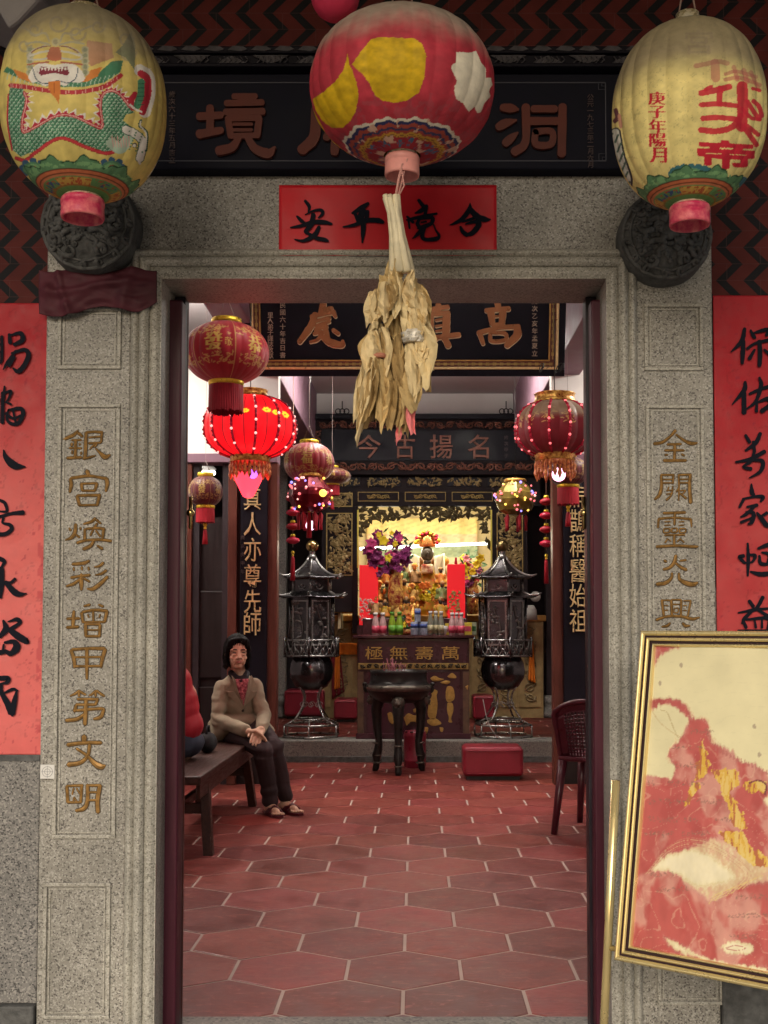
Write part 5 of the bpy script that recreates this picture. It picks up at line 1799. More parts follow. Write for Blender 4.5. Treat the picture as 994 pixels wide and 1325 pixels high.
# stone column on the platform
sc_ = thing('stone_column', 'slim grey stone column on a carved foot left of the metal pagoda tower', 'column', at(364, 912, 13.6))
cx_, zf = X(364, 12.9), .196
MB().box(cx_ - .062, cx_ + .062, 12.84, 12.96, zf + .25, 3.25).build('shaft', STEP, sc_, bevel=.015)
MB().lathe([(.15, 0), (.16, .05), (.13, .09), (.10, .12), (.12, .16), (.13, .20), (.10, .25)], (cx_, 12.9, zf), 16).build('foot', GRAN_D, sc_)
sc2 = thing('stone_column', 'slim grey stone column on the right side of the altar platform', 'column', at(712, 912, 13.6))
c2x = -cx_ + .02
MB().box(c2x - .062, c2x + .062, 12.84, 12.96, zf + .25, 3.25).build('shaft', DARKWALL, sc2, bevel=.015)
MB().lathe([(.15, 0), (.16, .05), (.13, .09), (.10, .12), (.12, .16), (.13, .20), (.10, .25)], (c2x, 12.9, zf), 16).build('foot', GRAN_D, sc2)

# ---- big hanging tablet
TY = 7.4
tb = thing('hanging_tablet', 'large black tablet in a gilt frame with brown-gold characters under the ceiling', 'tablet', at(524, 440, TY))
zb_ = Z(487, TY)
tilt = R(13)
hT = .92
e1t = Vector((1, 0, 0))
e2t = Vector((0, -math.sin(tilt), math.cos(tilt)))
nt_ = e1t.cross(e2t)
wx0, wx1 = X(316, TY), X(732, TY)
o_ = Vector((wx0, TY, zb_))
WT = wx1 - wx0
def tp(a, b, d=0): return o_ + e1t * a + e2t * b + nt_ * d
def tbox(a0, a1, b0, b1, d0, d1, name, m, bevel=0):
    return MB().prism([(a0, b0), (a1, b0), (a1, b1), (a0, b1)], o_, e1t, e2t, d0, d1).build(name, m, tb, bevel=bevel)
tbox(.01, WT - .01, .01, hT - .01, -.04, 0, 'board', LACQ_BLACK)
def tframe(o0, o1, d0, d1, m, name):
    mb = MB()
    for (a, b_, c, e) in ((o0, WT - o0, o0, o1), (o0, WT - o0, hT - o1, hT - o0), (o0, o1, o1, hT - o1), (WT - o1, WT - o0, o1, hT - o1)):
        mb.prism([(a, c), (b_, c), (b_, e), (a, e)], o_, e1t, e2t, d0, d1)
    return mb.build(name, m, tb, bevel=.003)
tframe(0, .045, -.02, .02, LACQ_BLACK, 'outer_frame')
tframe(.045, .062, -.01, .030, GOLD, 'gilt_edge')
tframe(.062, .098, -.01, .014, mat('red_gilt_band', (.10, .03, .02), .45), 'fret_band')
tframe(.098, .107, -.01, .020, GOLD_PAINT, 'inner_gilt_edge')
n = 84
for bq in (.080, hT - .080):
    fr_ = MB()
    for i in range(n):
        fr_.obox(tp(.08 + (WT - .16) * (i + .5) / n, bq, .0145), e1t, e2t, nt_, .0118, .009 if i % 2 else .004, .0012)
    fr_.build('fret_pattern', GOLD_OLD, tb)
for aq in (.080, WT - .080):
    fr_ = MB()
    for i in range(30):
        fr_.obox(tp(aq, .11 + (hT - .22) * (i + .5) / 30, .0145), e1t, e2t, nt_, .009 if i % 2 else .004, .0118, .0012)
    fr_.build('fret_pattern', GOLD_OLD, tb)
def onT(px, py):
    """point of the tablet face in the direction of a picture point"""
    p = at(px, py, TY)
    d = p - Vector((0, 0, CAMZ))
    t = (o_ - Vector((0, 0, CAMZ))).dot(nt_) / d.dot(nt_)
    return Vector((0, 0, CAMZ)) + d * t
EDGEG = mat('pale_gold_edge', (.78, .66, .42), .3, metal=.3)
def onTs(x, y, lift):
    return onT(x / 3.206 + 380, y / 3.206 + 380) + nt_ * lift
def onTe(x, y, lift):
    return onT((x + 1) / 3.206 + 380, (y + 4.5) / 3.206 + 380) + nt_ * lift
for st in ('125,30,22 118,82,26;130,65,14 160,60,14;75,95,16 165,75,18;165,75,18 175,95,12;90,85,20 75,130,26 25,200,18;90,115,12 150,100,14;95,135,14 150,115,12;90,150,12 140,135,12;85,165,12 120,160,14 100,190,12 70,200,10;130,130,18 142,185,18;110,170,14 150,200,26 200,212,22 204,195,10;165,150,14 187,166,14',
           '570,65,16 640,55,16;600,45,20 598,80,20;565,85,18 642,80,18;572,85,18 572,170,18;634,85,28 632,170,28;590,110,8 620,105,8;590,135,8 620,130,8;590,155,8 620,152,8;550,186,16 686,170,18;590,185,20 552,216,16;625,180,24 642,216,22',
           '845,35,22 850,65,22;798,70,16 892,62,18;818,78,28 824,126,20;867,75,26 863,122,22;835,95,8 855,92,8;825,130,14 870,125,14;768,162,18 850,142,16 932,136,18;770,160,20 786,207,14;926,140,26 926,172,28 884,214,22;815,165,14 820,196,14 876,192,14 876,165,14 815,162,12'):
    brush(MB(), st, lambda x, y, l: onTs(x, y, l + .016)).build('character', BRONZE_CHAR, tb, solid=.014)
    brush(MB(), st, lambda x, y, l: onTe(x, y, l + .006)).build('character_edge', EDGEG, tb, solid=.005)
def tcol(txt, px_, y0, y1, sz):
    mb = MB()
    for i, ch in enumerate(txt):
        glyph_mb(mb, ch, onT(px_, y0 + (y1 - y0) * (i + .5) / len(txt)) + nt_ * .001, sz * TY / FPX, sz * TY / FPX, Rv=e1t, Uv=e2t, off=0, ext=.002, res=1, warp=.03)
    mb.build('small_inscription', mat('pale_lettering_%d' % px_, (.45, .36, .26), .5), tb)
tcol('中華民國六十年吉日書', 366, 372, 464, 8)
tcol('里人弟子謹誌敬獻', 350, 404, 464, 8)
tcol('歲次乙亥年孟夏立', 692, 385, 462, 8)
for px_ in (370, 690):
    c = onT(px_, 400)
    MB().tube([c - nt_ * .04, Vector((c.x, c.y + .1, CZ))], .008, 6).build('hanging_rod', IRON, tb)

# ================================================================== ALTAR SCREEN (carved wood)
SY = 12.25
SCW = mat('screen_wood', (.011, .007, .008), .6, spec=.08, var=.3, vscale=6)
REDGOLD = mat('red_brown_carving', (.15, .055, .035), .42, var=.4, vscale=30, metal=.2)
DULLGOLD = mat('dull_gold_carving', (.22, .155, .065), .45, metal=.35, var=.45, vscale=40)
scn = thing('altar_screen', 'tall dark carved altar screen with openwork panels round the bright niche', 'altar screen', (0, SY, .196))
def sbox(a, b, c, d, y0, y1, name, m, par=None, bevel=.004):
    return MB().box(X(a, SY), X(b, SY), y0, y1, Z(d, SY), Z(c, SY)).build(name, m, par or scn, bevel=bevel)
def scrolls(mb, x0, x1, z0, z1, y, n, r, seed=0, vertical=False):
    rg = random.Random(seed)
    for i in range(n):
        if vertical:
            cx2, cz2, s_ = (x0 + x1) / 2, z0 + (z1 - z0) * (i + .5) / n, min((x1 - x0) * .45, (z1 - z0) / n * .5)
        else:
            cx2, cz2, s_ = x0 + (x1 - x0) * (i + .5) / n, (z0 + z1) / 2, min((z1 - z0) * .45, (x1 - x0) / n * .55)
        dr = 1 if i % 2 else -1
        pts = []
        for t in range(15):
            a = t * .62 * dr + rg.random() * .3 + i
            q = s_ * (1 - t / 18)
            pts.append((cx2 + q * math.cos(a) * 1.25, y - .004, cz2 + q * math.sin(a)))
        mb.tube(pts, [r * (1 - t / 22) for t in range(15)], 5)
        mb.tube([(cx2 - s_ * 1.2, y - .003, cz2 - dr * s_ * .7), (cx2, y - .006, cz2 + dr * s_ * .2), (cx2 + s_ * 1.3, y - .003, cz2 + dr * s_ * .8)], r * .8, 5)
    return mb
def leaves(mb, x0, x1, z0, z1, y, n, size, seed=0, keep=None):
    rg = random.Random(seed)
    for i in range(n):
        u, w = rg.uniform(x0, x1), rg.uniform(z0, z1)
        if keep and not keep(u, w):
            continue
        a = rg.uniform(0, 6.28)
        s_ = size * rg.uniform(.5, 1.2)
        d = Vector((math.cos(a), 0, math.sin(a)))
        e = Vector((-math.sin(a), 0, math.cos(a)))
        c = Vector((u, y - rg.uniform(.0, .012), w))
        cv = Vector((0, -s_ * .28, 0))
        v = [c - d * s_, c - d * .2 * s_ + e * .45 * s_ + cv * .4, c + d * s_, c - d * .2 * s_ - e * .45 * s_ + cv * .4, c + cv]
        mb.add(v, [(0, 4, 1), (1, 4, 2), (2, 4, 3), (3, 4, 0)], False)
    return mb
# header with the four characters
hd_ = sbox(402, 700, 538, 616, SY - .10, SY + .06, 'header', SCW, bevel=.008)
sbox(402, 700, 538, 545, SY - .13, SY - .09, 'header_cornice', LACQ_BLACK)
sbox(416, 684, 558, 598, SY - .106, SY - .098, 'writing_panel', LACQ_BLACK)
mb = MB()
scrolls(mb, X(412, SY), X(690, SY), Z(557, SY), Z(547, SY), SY - .102, 22, .012, 1)
scrolls(mb, X(412, SY), X(690, SY), Z(611, SY), Z(600, SY), SY - .102, 22, .012, 2)
scrolls(mb, X(404, SY), X(415, SY), Z(598, SY), Z(558, SY), SY - .102, 4, .011, 3, True)
scrolls(mb, X(685, SY), X(698, SY), Z(598, SY), Z(558, SY), SY - .102, 4, .011, 4, True)
mb.build('scroll_carving', REDGOLD, hd_)
for ch, px_, w in (('今', 477, 32), ('古', 524, 26), ('揚', 571, 30), ('名', 619, 27)):
    glyph_part('character', ch, at(px_, 578, SY - .107), w * SY / FPX, 31 * SY / FPX, REDGOLD, hd_, off=.0, ext=.010, bev=.002, fit=True, warp=.02)
column_text(hd_, '歲次甲子', 655, 562, 594, SY - .107, 6, MATS['dim_lettering'])
for q in (443, 655):      # iron hooks on the cornice
    hk = MB()
    c = at(q, 531, SY - .11)
    hk.tube([c + Vector((0, 0, .10)), c + Vector((0, 0, .02))], .006, 6)
    for dx in (-.045, 0, .045):
        hk.tube([c + Vector((dx + .028 * math.cos(t), 0, -.01 + .028 * math.sin(t))) for t in np.linspace(0, 6.28, 13)[:-1]], .006, 5, closed=True)
    hk.build('hook', IRON, scn)
# row of small openwork panels
sbox(402, 700, 616, 655, SY - .02, SY + .06, 'frieze', SCW)
for i, (a, b) in enumerate(((422, 466), (475, 519), (527, 571), (579, 623), (631, 672))):
    p = sbox(a, b, 618, 630, SY - .028, SY - .02, 'frieze_panel', DULLGOLD if 0 else LACQ_BLACK)
    leaves(MB(), X(a + 1, SY), X(b - 1, SY), Z(629, SY), Z(619, SY), SY - .03, 46, .028, 20 + i).build('carving', DULLGOLD, p)
for i, (a, b) in enumerate(((463, 516), (524, 577), (585, 638))):
    p = sbox(a, b, 637, 649, SY - .03, SY - .02, 'frieze_panel', SCW)
    strip_frame(MB(), X(a, SY), X(b, SY), Z(649, SY), Z(637, SY), .006, .036, SY).build('panel_rim', GOLD_OLD, p)
    scrolls(MB(), X(a + 12, SY), X(b - 12, SY), Z(646, SY), Z(640, SY), SY - .032, 5, .006, i).build('carving', GOLD_OLD, p)
# side panels of gilt openwork
for i, (a, b) in enumerate(((422, 456), (643, 677))):
    p = sbox(a - 6, b + 6, 655, 792, SY - .015, SY + .05, 'side_panel', SCW)
    for c, d, n in ((638, 656, 40), (664, 745, 150)):
        strip_frame(MB(), X(a, SY), X(b, SY), Z(d, SY), Z(c, SY), .011, .030, SY).build('gilt_rim', GOLD_OLD, p)
        mb = leaves(MB(), X(a + 3, SY), X(b - 3, SY), Z(d - 2, SY), Z(c + 2, SY), SY - .022, n, .040, 40 + i + n)
        scrolls(mb, X(a + 4, SY), X(b - 4, SY), Z(d - 2, SY), Z(c + 2, SY), SY - .022, max(2, n // 25), .010, 7 + n, True)
        mb.build('openwork', DULLGOLD, p)
sbox(456, 463, 655, 820, SY - .02, SY + .05, 'niche_post', SCW)
sbox(636, 643, 655, 820, SY - .02, SY + .05, 'niche_post', SCW)
YELEDGE = mat('yellow_gilt_edge', (.62, .52, .10), .35, metal=.4)
sbox(462, 464.2, 660, 735, SY - .026, SY - .02, 'gilt_edge', YELEDGE)
sbox(635, 637.2, 660, 735, SY - .026, SY - .02, 'gilt_edge', YELEDGE)
# leafy openwork valance round the top of the niche
va = MB()
vx0, vx1 = X(464, SY), X(635, SY)
vz1, vz0 = Z(655, SY), Z(671, SY)
def keep(u, w):
    px_ = 537 + u * FPX / SY
    depth = 671 - 3 * math.cos((px_ - 464) / 171 * 6.28 * 2.5)
    pyl = 811 - (w - CAMZ) * FPX / SY
    side = min(px_ - 464, 635 - px_)
    return pyl < depth + max(0, 18 - side) * 2.0
leaves(va, vx0, vx1, Z(708, SY), vz1, SY + .015, 520, .050, 77, keep)
for px_ in (509, 588):
    va.ball(at(px_, 671, SY), .03)
va.build('leaf_valance', mat('valance_carving', (.06, .045, .018), .5, metal=.3, var=.3), scn)

# niche behind the screen: warm cloth, lamp, side walls
nic = thing('altar_niche', 'bright niche with a cream and green embroidered backcloth behind the statue', 'niche', (0, 13.6, .196))
NB = 13.7
CLOTHW = mat('backcloth', (.66, .58, .33), .7, var=.25, vscale=7, col2=(.46, .42, .26))
BACKW = mat('niche_wall', (.52, .44, .26), .7, var=.2, vscale=4)
nx0, nx1 = X(455, SY) - .12, X(645, SY) + .12
MB().box(nx0, nx1, NB + .02, NB + .08, 1.2, 2.9).build('back_panel', BACKW, nic)
MB().box(nx0 - .03, nx0, SY + .06, NB + .08, 1.2, 2.9).build('side_wall', BACKW, nic)
MB().box(nx1, nx1 + .03, SY + .06, NB + .08, 1.2, 2.9).build('side_wall', BACKW, nic)
MB().box(nx0 - .03, nx1 + .03, SY + .06, NB + .08, 2.9, 2.95).build('roof', BACKW, nic)
def bcl(u, v):
    return (X(474, NB) + u * (X(618, NB) - X(474, NB)), NB - .03 - .02 * math.sin(u * 40) - .02 * mnoise.noise(Vector((u * 5, v * 5, 3))), Z(742, NB) + v * (Z(671, NB) - Z(742, NB)))
mb = MB().grid(bcl, 80, 40)
uv = np.array([[i / 80, j / 40] for j in range(41) for i in range(81)])
cc = np.zeros((len(uv), 3))
n1 = fbm(uv[:, 0] * 9, uv[:, 1] * 5, 5)
cc[:] = np.array((.74, .60, .26))
m_ = uv[:, 1] < .72
cc[m_] = (.72, .52, .33)
m_ = uv[:, 1] < .52 + .1 * (n1 - .5)
cc[m_] = (.34, .42, .27)
m_ = uv[:, 1] < .30
cc[m_] = (.60, .50, .32)
sp_ = np.sin(uv[:, 0] * 44 + 5 * np.sin(uv[:, 1] * 18))
cc[(sp_ > .7)] *= .82
cc *= (.75 + .5 * n1)[:, None]
mb.col = cc
mb.build('backcloth', mat('embroidered_cloth', (.6, .5, .3), .65, attr='paint'), nic, solid=.003)
def tube_lamp(name, label, p0, p1, power, grp=None, housing=True, col=(1, .96, .86), r=.016, size=None, down=Vector((0, 0, -1)), estr=9, up=0.0):
    p0, p1 = Vector(p0), Vector(p1)
    g = thing(name, label, 'tube lamp', (p0 + p1) / 2, grp)
    MB().tube([p0, p1], r, 10).build('tube', MATS['bright_tube'] if up else TUBE, g)
    if housing:
        d = (p1 - p0).normalized()
        MB().obox((p0 + p1) / 2 - down * .05, d, down.cross(d), down, (p1 - p0).length / 2 + .03, .012, .012).build('housing', LAMPBODY, g, bevel=.003)
        if up:
            for e in (p0, p1):
                MB().tube([e, (e.x, e.y, CZ)], .004, 6).build('hanger', LAMPBODY, g)
    l = bpy.data.lights.new(name + '_light', 'AREA')
    l.shape = 'RECTANGLE'
    l.size = (p1 - p0).length
    l.size_y = .06
    l.energy = power
    l.color = col
    o = bpy.data.objects.new(name + '_light', l)
    COL.objects.link(o)
    o.parent = g
    o.location = down * .035
    d = (p1 - p0).normalized()
    M = Matrix((d, down.cross(d) * -1, -down)).transposed()
    if M.determinant() < 0:
        M = Matrix((d, down.cross(d), -down)).transposed()
    o.rotation_euler = M.to_euler()
    if up:
        l2 = l.copy()
        l2.energy = power * up
        o2 = bpy.data.objects.new(name + '_upper_light', l2)
        COL.objects.link(o2)
        o2.parent = g
        o2.location = down * .035
        o2.rotation_euler = (M @ Matrix.Rotation(math.pi, 3, 'X')).to_euler()
    return g
tube_lamp('niche_reflection_bar', 'long white glowing bar added for the tube reflection across the altar niche behind the crown', at(466, 710, 13.35), at(634, 703, 13.35), 14, housing=False, col=(1, .93, .72), r=.016, down=Vector((0, -.7, .7)))  # glowing bar added in place of a lamp reflection on the niche glass
tube_lamp('niche_top_lamp', 'white tube lamp behind the leafy valance at the top of the niche', (nx0 + .1, SY + .4, 2.84), (nx1 - .1, SY + .4, 2.84), 34, housing=True, col=(1, .92, .70))

# ---- ceiling tubes of the hall
tube_lamp('ceiling_tube', 'long white ceiling tube lamp left above the hall behind the big tablet', (-.62, 9.3, CZ - .19), (-.62, 10.40, CZ - .19), 24, 'ceiling tube lamps', up=1.7)
tube_lamp('ceiling_tube', 'long white ceiling tube lamp right above the hall behind the big tablet', (.62, 9.3, CZ - .19), (.62, 10.40, CZ - .19), 24, 'ceiling tube lamps', up=1.7)
tube_lamp('ceiling_tube', 'long white ceiling tube lamp above the tiled floor just inside the doorway', (-.5, 5.4, CZ - .19), (.7, 5.4, CZ - .19), 5, 'ceiling tube lamps', up=1.7)
tube_lamp('aisle_tube', 'white tube lamp over the left aisle above the woman on the bench', (-2.2, 7.2, CZ - .40), (-2.2, 8.4, CZ - .40), 42, 'aisle tube lamps', up=1.7)
tube_lamp('aisle_tube', 'white tube lamp over the right aisle above the red plastic chair', (2.2, 7.2, CZ - .40), (2.2, 8.4, CZ - .40), 46, 'aisle tube lamps', up=1.7)
# ================================================================== RED LANTERNS IN THE HALL
REDSILK = mat('red_lantern_silk', (.33, .018, .028), .42, attr='paint', sheen=.2)
REDFR = mat('red_fringe', (.30, .012, .022), .5, var=.3, vscale=60, aniso=(3, 3, .3))
REDGOLDBAND = mat('red_gold_band', (.45, .14, .03), .35, metal=.5, var=.5, vscale=40, col2=(.62, .42, .10))
GOLDCAP = mat('gold_lantern_cap', (.72, .52, .05), .3, metal=.55, var=.3, vscale=20)
STRING = mat('thin_string', (.28, .22, .20), .8)
GG = (.62, .40, .09)
def silk_body(c, Rr, A, base, draw, gores, zb=-.93, zt=.93, ex=2.2, amp=.02, nu=300, nv=110, dust=None, rot=0.0, dim=1.0):
    """draw(cv): canvas in units azimuth degrees (0..360, 270 faces the door) x height (0 top .. 100 bottom)"""
    cv = Canvas(0, 0, 360, 100, 4, base)
    draw(cv)
    tt = np.linspace(zb, zt, nv + 1)
    th = np.linspace(0, 2 * math.pi, nu, endpoint=False)
    T, TH = np.meshgrid(tt, th, indexing='ij')
    rad = Rr * (1 - np.abs(T) ** ex) ** .5 * (1 + amp * (np.abs(np.sin(TH * gores / 2)) - .6))
    P = np.stack([c[0] + rad * np.cos(TH), c[1] + rad * np.sin(TH), c[2] + A * T], -1).reshape(-1, 3)
    a = (np.degrees(TH) + rot) % 360
    col = cv.sample(a.ravel(), (50 - T * 50).ravel())
    col = col * (.85 + .3 * fbm(TH.ravel() * 8, T.ravel() * 9, 3))[:, None]
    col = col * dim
    if dust:
        d = dust(T.ravel())
        col = col * (1 - d[:, None]) + np.array((.28, .20, .12)) * d[:, None]
    mb = MB()
    mb.v = [tuple(p) for p in P]
    mb.f = [(j * nu + i, j * nu + (i + 1) % nu, (j + 1) * nu + (i + 1) % nu, (j + 1) * nu + i) for j in range(nv) for i in range(nu)]
    mb.sm = [True] * len(mb.f)
    mb.mi = [0] * len(mb.f)
    mb.col = col
    return mb
def gold_decor(chars, seed=0):
    def draw(cv):
        r = random.Random(seed)
        for k in range(6):
            a0 = k * 60
            cv.stroke([(a0, 0), (a0, 100)], 1.6, (.60, .36, .12), raw=True)
            ch = chars[k % len(chars)]
            x = a0 + 30
            for dx in (-1, 0, 1):
                cv.glyph(ch[0], x - 12 + dx, 31, x + 12 + dx, 60, GG, .0)
            if len(ch) > 1:
                cv.glyph(ch[1], x + 15, 40, x + 26, 54, GG, .0)
            for i in range(70):
                xx, yy = x + r.uniform(-26, 26), r.choice([r.uniform(18, 33), r.uniform(62, 78)])
                cv.stroke([(xx, yy), (xx + r.uniform(-5, 5), yy + r.uniform(-3, 3)), (xx + r.uniform(-6, 6), yy + r.uniform(-5, 5))], 1.4, (.58, .34, .10), .85)
    return draw
def ring_strip(mb, c, r, z0, z1, n, jag=.0, seed=0, thick=.003):
    rg = random.Random(seed)
    vv, f = [], []
    for k in range(n):
        th = 2 * math.pi * k / n
        rr_ = r * (1 + .03 * (k % 2))
        dz = jag * rg.random()
        vv += [(c[0] + r * math.cos(th), c[1] + r * math.sin(th), z1), (c[0] + rr_ * math.cos(th), c[1] + rr_ * math.sin(th), z0 + dz)]
    for k in range(n):
        a, b_ = 2 * k, 2 * ((k + 1) % n)
        f.append((a, a + 1, b_ + 1, b_))
    return mb.add(vv, f, False)
def tassel(root, x, y, z, L, m=None):
    MB().ball((x, y, z - .02), .016, 10, 6).ball((x, y, z - .045), .012, 8, 6).build('tassel_bead', GOLDCAP, root)
    MB().lathe([(.006, 0), (.014, -.02), (.016, -.06), (.020, -L)], (x, y, z - .05), 12, rfun=lambda t, q: 1 + .12 * math.cos(t * 6)).build('tassel', m or REDFR, root)
def silk_lantern(px, py, Y, rx, ry, decor, label, skirt=None, cap=(24, 7), dust=None, rot=0, group='red silk lanterns in the hall', tas=None, gores=24, base=(.37, .016, .026), dim=1.0):
    c = at(px, py, Y)
    k = Y / FPX
    Rr, A = rx * k, ry * k
    g = thing('silk_lantern', label, 'lantern', c, group)
    silk_body(c, Rr, A, base, decor, gores, dust=dust, rot=rot, dim=dim).build('shade', REDSILK, g)
    cw, chh = cap[0] * k, cap[1] * k
    zt = c.z + A * .93
    MB().lathe([(cw * .9, -.006), (cw * .95, 0), (cw, .004), (cw * 1.04, chh * .4), (cw, chh), (cw * .9, chh), (cw * .88, 0)], (c.x, c.y, zt), 28, rfun=lambda t, z: 1 + .02 * math.cos(t * 9)).build('cap', GOLDCAP, g)
    MB().tube([(c.x - cw * .6, c.y, zt + chh), (c.x, c.y, zt + chh + cw * 1.6), (c.x, c.y, CZ)], .0013, 5).tube([(c.x + cw * .6, c.y, zt + chh), (c.x, c.y, zt + chh + cw * 1.6)], .002, 5).build('string', STRING, g)
    zb = c.z - A * .93
    if skirt:
        sw, shh = skirt[0] * k, skirt[1] * k
        MB().lathe([(sw * .98, .010), (sw * 1.04, 0), (sw, -shh * .12)], (c.x, c.y, zb), 30).build('gilt_collar', GOLDCAP, g)
        ring_strip(ring_strip(MB(), c, sw * .99, zb - shh, zb - shh * .08, 90, .10 * shh, 1), c, sw * .93, zb - shh * .97, zb - shh * .08, 70, .12 * shh, 2).build('fringe', REDFR, g)
    if tas:
        tassel(g, c.x, c.y, zb - (skirt[1] * k if skirt else 0) + .01, tas * k)
        MB().tube([(c.x, c.y, zb), (c.x, c.y, zb - (skirt[1] * k if skirt else 0))], .002, 5).build('cord', STRING, g)
    return g
silk_lantern(293, 457, 5.9, 55, 41, gold_decor(['恭', '賀', '福', '財', '發敬'], 3), 'red silk lantern with gold characters and a long fringe hanging nearest the doorway', skirt=(22.5, 42), cap=(19, 7), rot=8)
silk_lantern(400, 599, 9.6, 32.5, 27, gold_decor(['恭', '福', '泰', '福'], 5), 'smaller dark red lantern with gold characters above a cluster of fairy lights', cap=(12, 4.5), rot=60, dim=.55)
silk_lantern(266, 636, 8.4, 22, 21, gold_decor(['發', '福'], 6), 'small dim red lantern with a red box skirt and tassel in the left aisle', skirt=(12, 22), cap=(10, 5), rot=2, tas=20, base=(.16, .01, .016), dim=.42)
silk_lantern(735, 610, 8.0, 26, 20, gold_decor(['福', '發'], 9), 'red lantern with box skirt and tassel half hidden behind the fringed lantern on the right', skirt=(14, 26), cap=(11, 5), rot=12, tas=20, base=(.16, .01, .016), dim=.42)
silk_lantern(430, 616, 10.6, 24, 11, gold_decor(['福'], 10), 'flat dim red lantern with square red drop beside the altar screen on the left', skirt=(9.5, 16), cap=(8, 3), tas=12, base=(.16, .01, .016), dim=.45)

# beaded palace lanterns with ribs and hanging prisms
BEAD = mat('red_bead', (.45, .02, .05), .25)
BEADLIT = mat('lit_bead', (.9, .25, .25), .3, emit=(1, .16, .18), estr=1.3)
BEADW = mat('white_lit_bead', (.9, .8, .7), .3, emit=(1, .42, .40), estr=1.3)
FRNG2 = mat('red_gold_prisms', (.40, .07, .03), .35, metal=.25, var=.6, vscale=50, col2=(.55, .24, .07))
def palace(px, py, Y, rx, ry, label, glow, decor, dust=None, cap=(28, 10), skirt=(26, 30), drop=None, base=(.34, .015, .025), nr=12, ribw=.012):
    c = at(px, py, Y)
    k = Y / FPX
    Rr, A = rx * k, ry * k
    g = thing('palace_lantern', label, 'lantern', c, 'beaded palace lanterns')
    sm = mat('glowing_silk', (.40, .02, .03), .5, attr='paint', emit=(1, .02, .02), estr=1.4) if glow else REDSILK
    silk_body(c, Rr, A, base, decor, nr, dust=dust, ex=2.6, amp=.05).build('shade', sm, g)
    zt, zb = c.z + A * .93, c.z - A * .93
    cw = cap[0] * k
    MB().lathe([(cw * 1.05, -.01), (cw * 1.08, 0), (cw, .006), (cw, cap[1] * k), (cw * 1.05, cap[1] * k + .006), (cw * .9, cap[1] * k + .006)], (c.x, c.y, zt), 30).build('crown', REDGOLDBAND, g)
    for j in range(nr):
        th = 2 * math.pi * (j + .5) / nr
        if math.sin(th) > .5:
            continue
        pts = []
        for i in range(15):
            t = -.93 + 1.86 * i / 14
            r_ = Rr * (1 - abs(t) ** 2.6) ** .5 + .006
            pts.append((c.x + r_ * math.cos(th), c.y + r_ * math.sin(th), c.z + A * t))
        rb = MB().tube(pts, .008, 6)
        for i, p in enumerate(pts[1:-1]):
            d = Vector((math.cos(th), math.sin(th), 0)) * .006
            rb.ball(Vector(p) + d, .0085, 8, 6, mi=1 if (i + j) % 3 == 0 else 2)
        rb.build('beaded_rib', [BEAD, BEADW if glow else BEADLIT, BEAD], g)
    sw = skirt[0] * k
    MB().lathe([(sw * 1.02, .02), (sw * 1.08, .005), (sw * 1.02, -.01), (sw * 1.05, -.03), (sw, -.035)], (c.x, c.y, zb), 32).build('gilt_collar', REDGOLDBAND, g)
    pr = MB()
    n = 26
    for j in range(n):
        th = 2 * math.pi * j / n
        x, y = c.x + sw * math.cos(th), c.y + sw * math.sin(th)
        L = skirt[1] * k * (.9 + .14 * (j % 3))
        pr.lathe([(.002, 0), (.012, -.03), (.009, -L * .55), (.014, -L * .75), (.002, -L)], (x, y, zb - .03), 6, smooth=False)
    pr.build('prism_fringe', FRNG2, g)
    MB().tube([(c.x, c.y, zt), (c.x, c.y, CZ)], .003, 5).build('wire', IRON, g)
    return g, c, k, zb
def floral(seed, lit=False):
    def draw(cv):
        r = random.Random(seed)
        for i in range(360):
            x, y = r.uniform(0, 360), r.gauss(38, 7)
            if (x % 30) < 5 or (x % 30) > 25:
                continue
            cv.stroke([(x, y), (x + r.uniform(-5, 5), y + r.uniform(-4, 4)), (x + r.uniform(-5, 5), y + r.uniform(-4, 4))], 1.5, (.60, .38, .12) if not lit else (.80, .38, .04), .9)
    return draw
def litdecor(cv):
    cv.a[:] = (.52, .004, .008)
    for k in range(12):
        cv.stroke([(k * 30, 0), (k * 30, 100)], 2.0, (.12, .004, .006), raw=True)
    for (x, y, r) in ((262, 34, 6), (272, 36, 4), (300, 33, 5), (313, 36, 5), (330, 36, 6)):
        for a in range(6):
            cv.dot(x + r * .8 * math.cos(a), y + r * .5 * math.sin(a), r * .42, (.80, .40, .02))
g, c, k, zb = palace(324, 553, 6.9, 58, 42, 'glowing bright red palace lantern edged with beads under the nearest silk lantern', True, litdecor, cap=(22, 8), skirt=(25, 20))
cone = MB().lathe([(20 * k, .0), (17 * k, -10 * k), (7 * k, -30 * k), (3 * k, -32 * k)], (c.x - .01, c.y, zb - .10), 20)
cone.build('lamp_cone', mat('lit_red_cone', (.7, .05, .08), .3, emit=(1, .04, .07), estr=2.2), g)
MB().ball((c.x + .03, c.y - 17 * k, zb - .10 - 3 * k), 6 * k, 10, 8).build('violet_bulb', mat('violet_bulb', (.5, .2, .8), .3, emit=(.45, .12, 1), estr=2.2), g)
fl = bpy.data.lights.new('lantern_glow', 'POINT')
fl.energy = 9
fl.color = (1, .10, .08)
fl.shadow_soft_size = .1
fo = bpy.data.objects.new('lantern_glow', fl)
COL.objects.link(fo)
fo.parent = g
fo.location = (0, -.02, -.62)
g2, c, k, zb = palace(718, 555, 7.0, 50, 38, 'unlit dusty red palace lantern with a gold flower band and prism fringe on the right', False, floral(8), dust=lambda T: np.clip(.85 * smooth01(.14, .46, T), 0, 1), cap=(26, 9), skirt=(25, 22), base=(.20, .012, .02))
